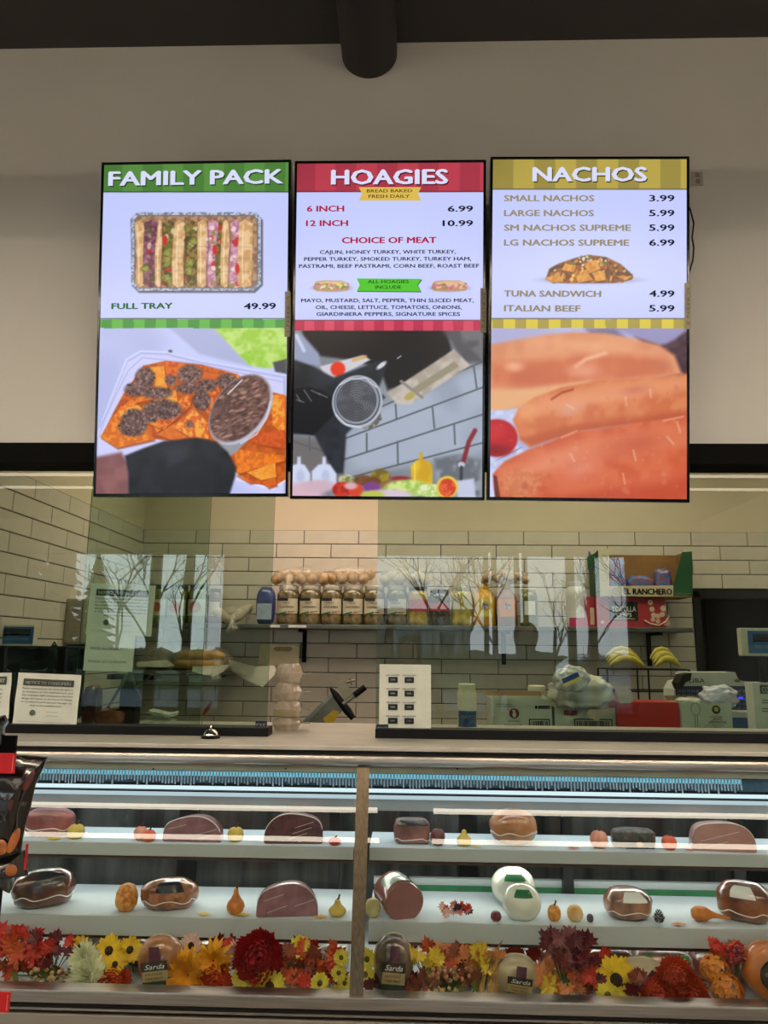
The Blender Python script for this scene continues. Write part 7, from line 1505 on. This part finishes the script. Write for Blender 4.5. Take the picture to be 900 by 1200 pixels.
# ================================================================ people, reflected in the glass only
def person(label, x, y, face, hgt, top, trouser, pose):
    t = thing('person', label, 'person', (x, y, 0), (0, 0, face)); k = hgt/1.75
    J = {'pel': (0, 0, .95), 'sp': (0, .01, 1.15), 'ch': (0, 0, 1.34), 'nk': (0, .01, 1.47), 'hd0': (0, -.01, 1.55), 'hd1': (0, -.015, 1.66), 'hd2': (0, 0, 1.74),
         'hipL': (.10, 0, .92), 'knL': (.12, -.02, .50), 'anL': (.13, .03, .09), 'ftL': (.14, -.15, .035), 'hipR': (-.10, 0, .92), 'knR': (-.12, -.02, .50), 'anR': (-.13, .03, .09), 'ftR': (-.14, -.15, .035),
         'shL': (.19, 0, 1.40), 'shR': (-.19, 0, 1.40)}
    if pose == 'photo': J.update(elL=(.27, -.12, 1.16), wrL=(.12, -.34, 1.42), haL=(.07, -.36, 1.47), elR=(-.27, -.12, 1.16), wrR=(-.12, -.34, 1.42), haR=(-.07, -.36, 1.47))
    else: J.update(elL=(.25, .03, 1.12), wrL=(.25, -.05, .88), haL=(.25, -.08, .78), elR=(-.25, .03, 1.12), wrR=(-.25, -.05, .88), haR=(-.25, -.08, .78))
    Rr = {'pel': .15, 'sp': .14, 'ch': .155, 'nk': .06, 'hd0': .075, 'hd1': .092, 'hd2': .06, 'hip': .095, 'kn': .065, 'an': .045, 'ft': .035, 'sh': .065, 'el': .045, 'wr': .03, 'ha': .03}
    Eg = [('pel', 'sp'), ('sp', 'ch'), ('ch', 'nk'), ('nk', 'hd0'), ('hd0', 'hd1'), ('hd1', 'hd2'), ('pel', 'hipL'), ('hipL', 'knL'), ('knL', 'anL'), ('anL', 'ftL'), ('pel', 'hipR'), ('hipR', 'knR'), ('knR', 'anR'), ('anR', 'ftR'), ('ch', 'shL'), ('shL', 'elL'), ('elL', 'wrL'), ('wrL', 'haL'), ('ch', 'shR'), ('shR', 'elR'), ('elR', 'wrR'), ('wrR', 'haR')]
    nm = list(J); me = bpy.data.meshes.new('body'); me.from_pydata([Vector(J[q])*k for q in nm], [(nm.index(a), nm.index(b)) for a, b in Eg], [])
    o = bpy.data.objects.new('body', me); C.objects.link(o); o.parent = t
    s = o.modifiers.new('skin', 'SKIN'); o.modifiers.new('sub', 'SUBSURF').render_levels = 2
    for i, q in enumerate(nm):
        r = Rr.get(q) or Rr[q[:2]] if q[:3] != 'hip' else Rr['hip']
        me.skin_vertices[0].data[i].radius = (r*k, r*k*.85)
    me.skin_vertices[0].data[0].use_root = True; me.materials.append(trouser)
    sh = MB(); sh.lathe([(.17*k, .90*k), (.18*k, .95*k), (.17*k, 1.15*k), (.20*k, 1.34*k), (.14*k, 1.45*k), (.07*k, 1.49*k)], 20, T=Matrix.Scale(.8, 4, (0, 1, 0))); sh.build('jacket', top, t, smooth=True, angle=60)
    h = MB(); h.blob(.105*k, .11*k, .12*k, 18, 12, 1, .03, 3, 1, T=Matrix.Translation((0, .02, 1.66*k))); h.build('hair', M('dark hair', (38, 28, 24), .6, 0, .2, 60), t, smooth=True, angle=170)
    fc = MB(); fc.blob(.078*k, .05*k, .10*k, 16, 12, T=Matrix.Translation((0, -.07*k, 1.63*k))); fc.blob(.012, .018, .02, 8, 6, T=Matrix.Translation((0, -.125*k, 1.62*k))); fc.build('face', M('skin tone', (196, 150, 124), .5, 0, .05), t, smooth=True, angle=170)
    for sx in (-1, 1): e_ = MB(); e_.blob(.010, .006, .006, 8, 6, T=Matrix.Translation((sx*.032*k, -.117*k, 1.65*k))); e_.build('eye', M('eye dark', (30, 26, 24), .2), t)
    m_ = MB(); m_.blob(.022, .005, .005, 8, 6, T=Matrix.Translation((0, -.112*k, 1.575*k))); m_.build('mouth', M('lips', (160, 90, 84), .5), t)
    sk = M('skin tone')
    for w_, hnd in (('wrL', 'haL'), ('wrR', 'haR')):
        a, b = Vector(J[w_])*k, Vector(J[hnd])*k; d = (b-a).normalized(); side = d.cross(Vector((0, 1, 0))).normalized() if abs(d.y) < .9 else Vector((1, 0, 0))
        hm = MB(); hm.tube([a, (a+b)/2, b], [.028, .036, .034], 10)
        for f_ in range(4): o_ = side*(f_-1.5)*.018; L_ = (.07, .08, .075, .06)[f_]; hm.tube([b+o_, b+o_+d*L_*.5+Vector((0, -.008, 0)), b+o_+d*L_*.9+Vector((0, -.028, 0))], [.010, .009, .007], 6)
        hm.tube([a+d*.02+side*.03, a+d*.04+side*.055, a+d*.08+side*.06], [.012, .011, .008], 6); hm.build('hand', sk, t, smooth=True, angle=60)
    return t
person('photographer in dark clothes holding up a phone, mirrored in the right pane', .02, -.42, PI, 1.60, M('dark coat', (34, 34, 38), .8), M('dark trousers', (30, 32, 40), .8), 'photo')
person('customer in a dark jacket standing right of the photographer, mirrored in the glass', .98, -.75, PI, 1.72, M('grey jacket', (52, 52, 54), .8), M('dark trousers'), 'stand')

# ================================================================ outside the store front
asph = M('asphalt', (96, 96, 98), .9, 0, .1, 1.5); 
struct('ground_outside', MB().box(-60, 60, -70, -9.35, -.12, -.02), asph)
tag(MB().box(-60, 60, -60, -22, -.02, .25).build('lawn', M('lawn', (96, 104, 62), .9, 0, .2, 1.)), 'green lawn strip across the road outside the store front', 'lawn')
bark = M('bark', (84, 74, 62), .9, 0, .2, 8); fir = M('fir needles', (52, 62, 40), .9, 0, .3, 6, rgb2=(30, 40, 26))
def bare_tree(label, x, y, h, seed):
    g = random.Random(seed); t = thing('bare_tree', label, 'tree', (x, y, .2)); b = MB()
    def br(p, d, L_, r, n):
        q = p+d*L_; m = (p+q)/2+Vector((g.uniform(-1, 1), g.uniform(-1, 1), 0))*L_*.06
        b.tube([p, m, q], [r, r*.85, r*.65], 5 if r > .03 else 3, cap=False) if r > .004 else None
        if n: 
            for _ in range(3): br(q if g.random() < .6 else m, (d+Vector((g.uniform(-.8, .8), g.uniform(-.8, .8), g.uniform(-.2, .5)))).normalized(), L_*g.uniform(.6, .8), r*.6, n-1)
    br(Vector((0, 0, 0)), Vector((0, 0, 1)), h*.3, h*.010, 4); b.build('branches', bark, t); return t
def fir_tree(label, x, y, h, seed):
    g = random.Random(seed); t = thing('fir_tree', label, 'tree', (x, y, .2)); b = MB(); b.tube([(0, 0, 0), (0, 0, h*.95)], [h*.02, h*.004], 8); b.build('trunk', bark, t)
    b = MB(); 
    for k in range(14):
        z = h*(.1+.88*k/14); r = h*.24*(1-k/14.5)
        for j in range(14):
            a = 2*PI*j/14+g.uniform(-.2, .2); rr_ = r*g.uniform(.75, 1.15); w = .13*r+.05
            b.add([(0, 0, z+h*.05), (rr_*math.cos(a-.2), rr_*math.sin(a-.2), z-h*.012), (rr_*1.1*math.cos(a), rr_*1.1*math.sin(a), z-h*.03), (rr_*math.cos(a+.2), rr_*math.sin(a+.2), z-h*.012)], [(0, 1, 2), (0, 2, 3)])
    for k in range(6): b.tube([(0, 0, h*(.08+.15*k)), (0, 0, h*(.28+.15*k) if k < 5 else h*.97)], [h*.2*(1-k/6.5), h*.03*(1-k/7)], 12)
    b.build('foliage', fir, t)['kind'] = 'stuff'; return t
def mx(px, Y): return (px-479)/860*(2*2.67-Y)*1.0
for i, (px, Y, h, k) in enumerate([(24, -25, 8.5, 'fir'), (66, -31, 8.5, 'fir'), (112, -24, 5.2, 'fir'), (140, -22, 8, 'bare'), (182, -24, 8.5, 'bare'), (225, -23, 9, 'bare'), (270, -25, 8, 'bare'), (510, -21, 8, 'bare'), (545, -24, 9, 'bare'), (583, -22, 8.5, 'bare'), (650, -19, 6.5, 'bare'), (690, -22, 7, 'bare'), (755, -25, 9, 'bare'), (800, -28, 8, 'fir')]):
    (fir_tree if k == 'fir' else bare_tree)('%s outside the store front, %s from the left in the mirrored row' % ('evergreen tree' if k == 'fir' else 'leafless tree', ['first', 'second', 'third', 'fourth', 'fifth', 'sixth', 'seventh', 'eighth', 'ninth', 'tenth', 'eleventh', 'twelfth', 'thirteenth', 'fourteenth'][i]), mx(px, Y), Y, h, i+3)
hg = MB(); g = random.Random(8)
for i in range(60): hg.blob(.9, .6, .5, 8, 6, 1, .4, 2, i, T=Matrix.Translation((-24+i*.8, -29+g.uniform(-.6, .6), .8+g.uniform(0, .2))))
hg = hg.build('hedge', M('hedge leaves', (70, 78, 48), .9, 0, .3, 3)); tag(hg, 'long dull green hedge behind the trees outside the store front', 'hedge', kind='stuff')
# parked car
t = thing('car', 'blue-grey sedan parked outside the store front', 'car', (mx(703, -15), -15, 0)); cm = M('blue grey car paint', (96, 116, 150), .25, .4, .05, coat=1.)
b = MB(); pr = [(-2.2, .3), (-2.25, .65), (-2.1, .82), (-1.3, .92), (-.7, 1.38), (.6, 1.42), (1.35, .98), (2.1, .86), (2.25, .6), (2.2, .3)]; b.prism(pr, -.85, .85); b.build('body', cm, t, bevel=.05)
b = MB(); b.prism([(-1.15, .95), (-.66, 1.32), (.55, 1.36), (1.15, .97)], -.87, .87); b.build('side_window', M('car glass', (30, 36, 44), .1), t)
for sx in (-1.4, 1.4):
    for sy in (-.8, .8): b = MB(); b.tube([(sx, sy-.1, .32), (sx, sy+.1, .32)], .32, 20); b.build('tyre', blackm, t, smooth=True, angle=40)

# far building and a banner on the store front window
t = thing('far_building', 'low grey building across the road outside the store front', 'building', (mx(487, -36), -36, .25)); bw = 2.9
MB().box(-bw, bw, -3, 3, 0, 3.0).build('wall', M('grey block wall', (150, 152, 150), .8, 0, .1, 3), t); MB().box(-bw-.2, bw+.2, -3.2, 3.2, 3.0, 3.3).build('roof', M('grey roof', (90, 90, 92), .8), t)
for x in (-1.6, .1, 1.7): MB().box(x-.35, x+.35, 3, 3.03, 1.1, 2.0).build('window', M('far window', (50, 56, 64), .2), t)
def mz(py, Y): return CAMZ + (P(479, py, 1.).z-CAMZ)*(2*2.67-Y)
bx = mx(460, YS); t = thing('window_banner', 'red vertical banner with yellow print on the store front window, seen mirrored', 'banner', (bx, YS+.12, mz(782, YS)))
hb_ = mz(727, YS)-mz(782, YS); MB().box(-.07, .07, -.004, .004, 0, hb_).build('banner_cloth', M('banner red', (170, 50, 46), .7), t)
for k in range(6): MB().box(-.035, .035, .004, .007, hb_*(.06+.155*k), hb_*(.16+.155*k)).build('printed_mark', M('banner yellow', (226, 206, 80), .6), t)
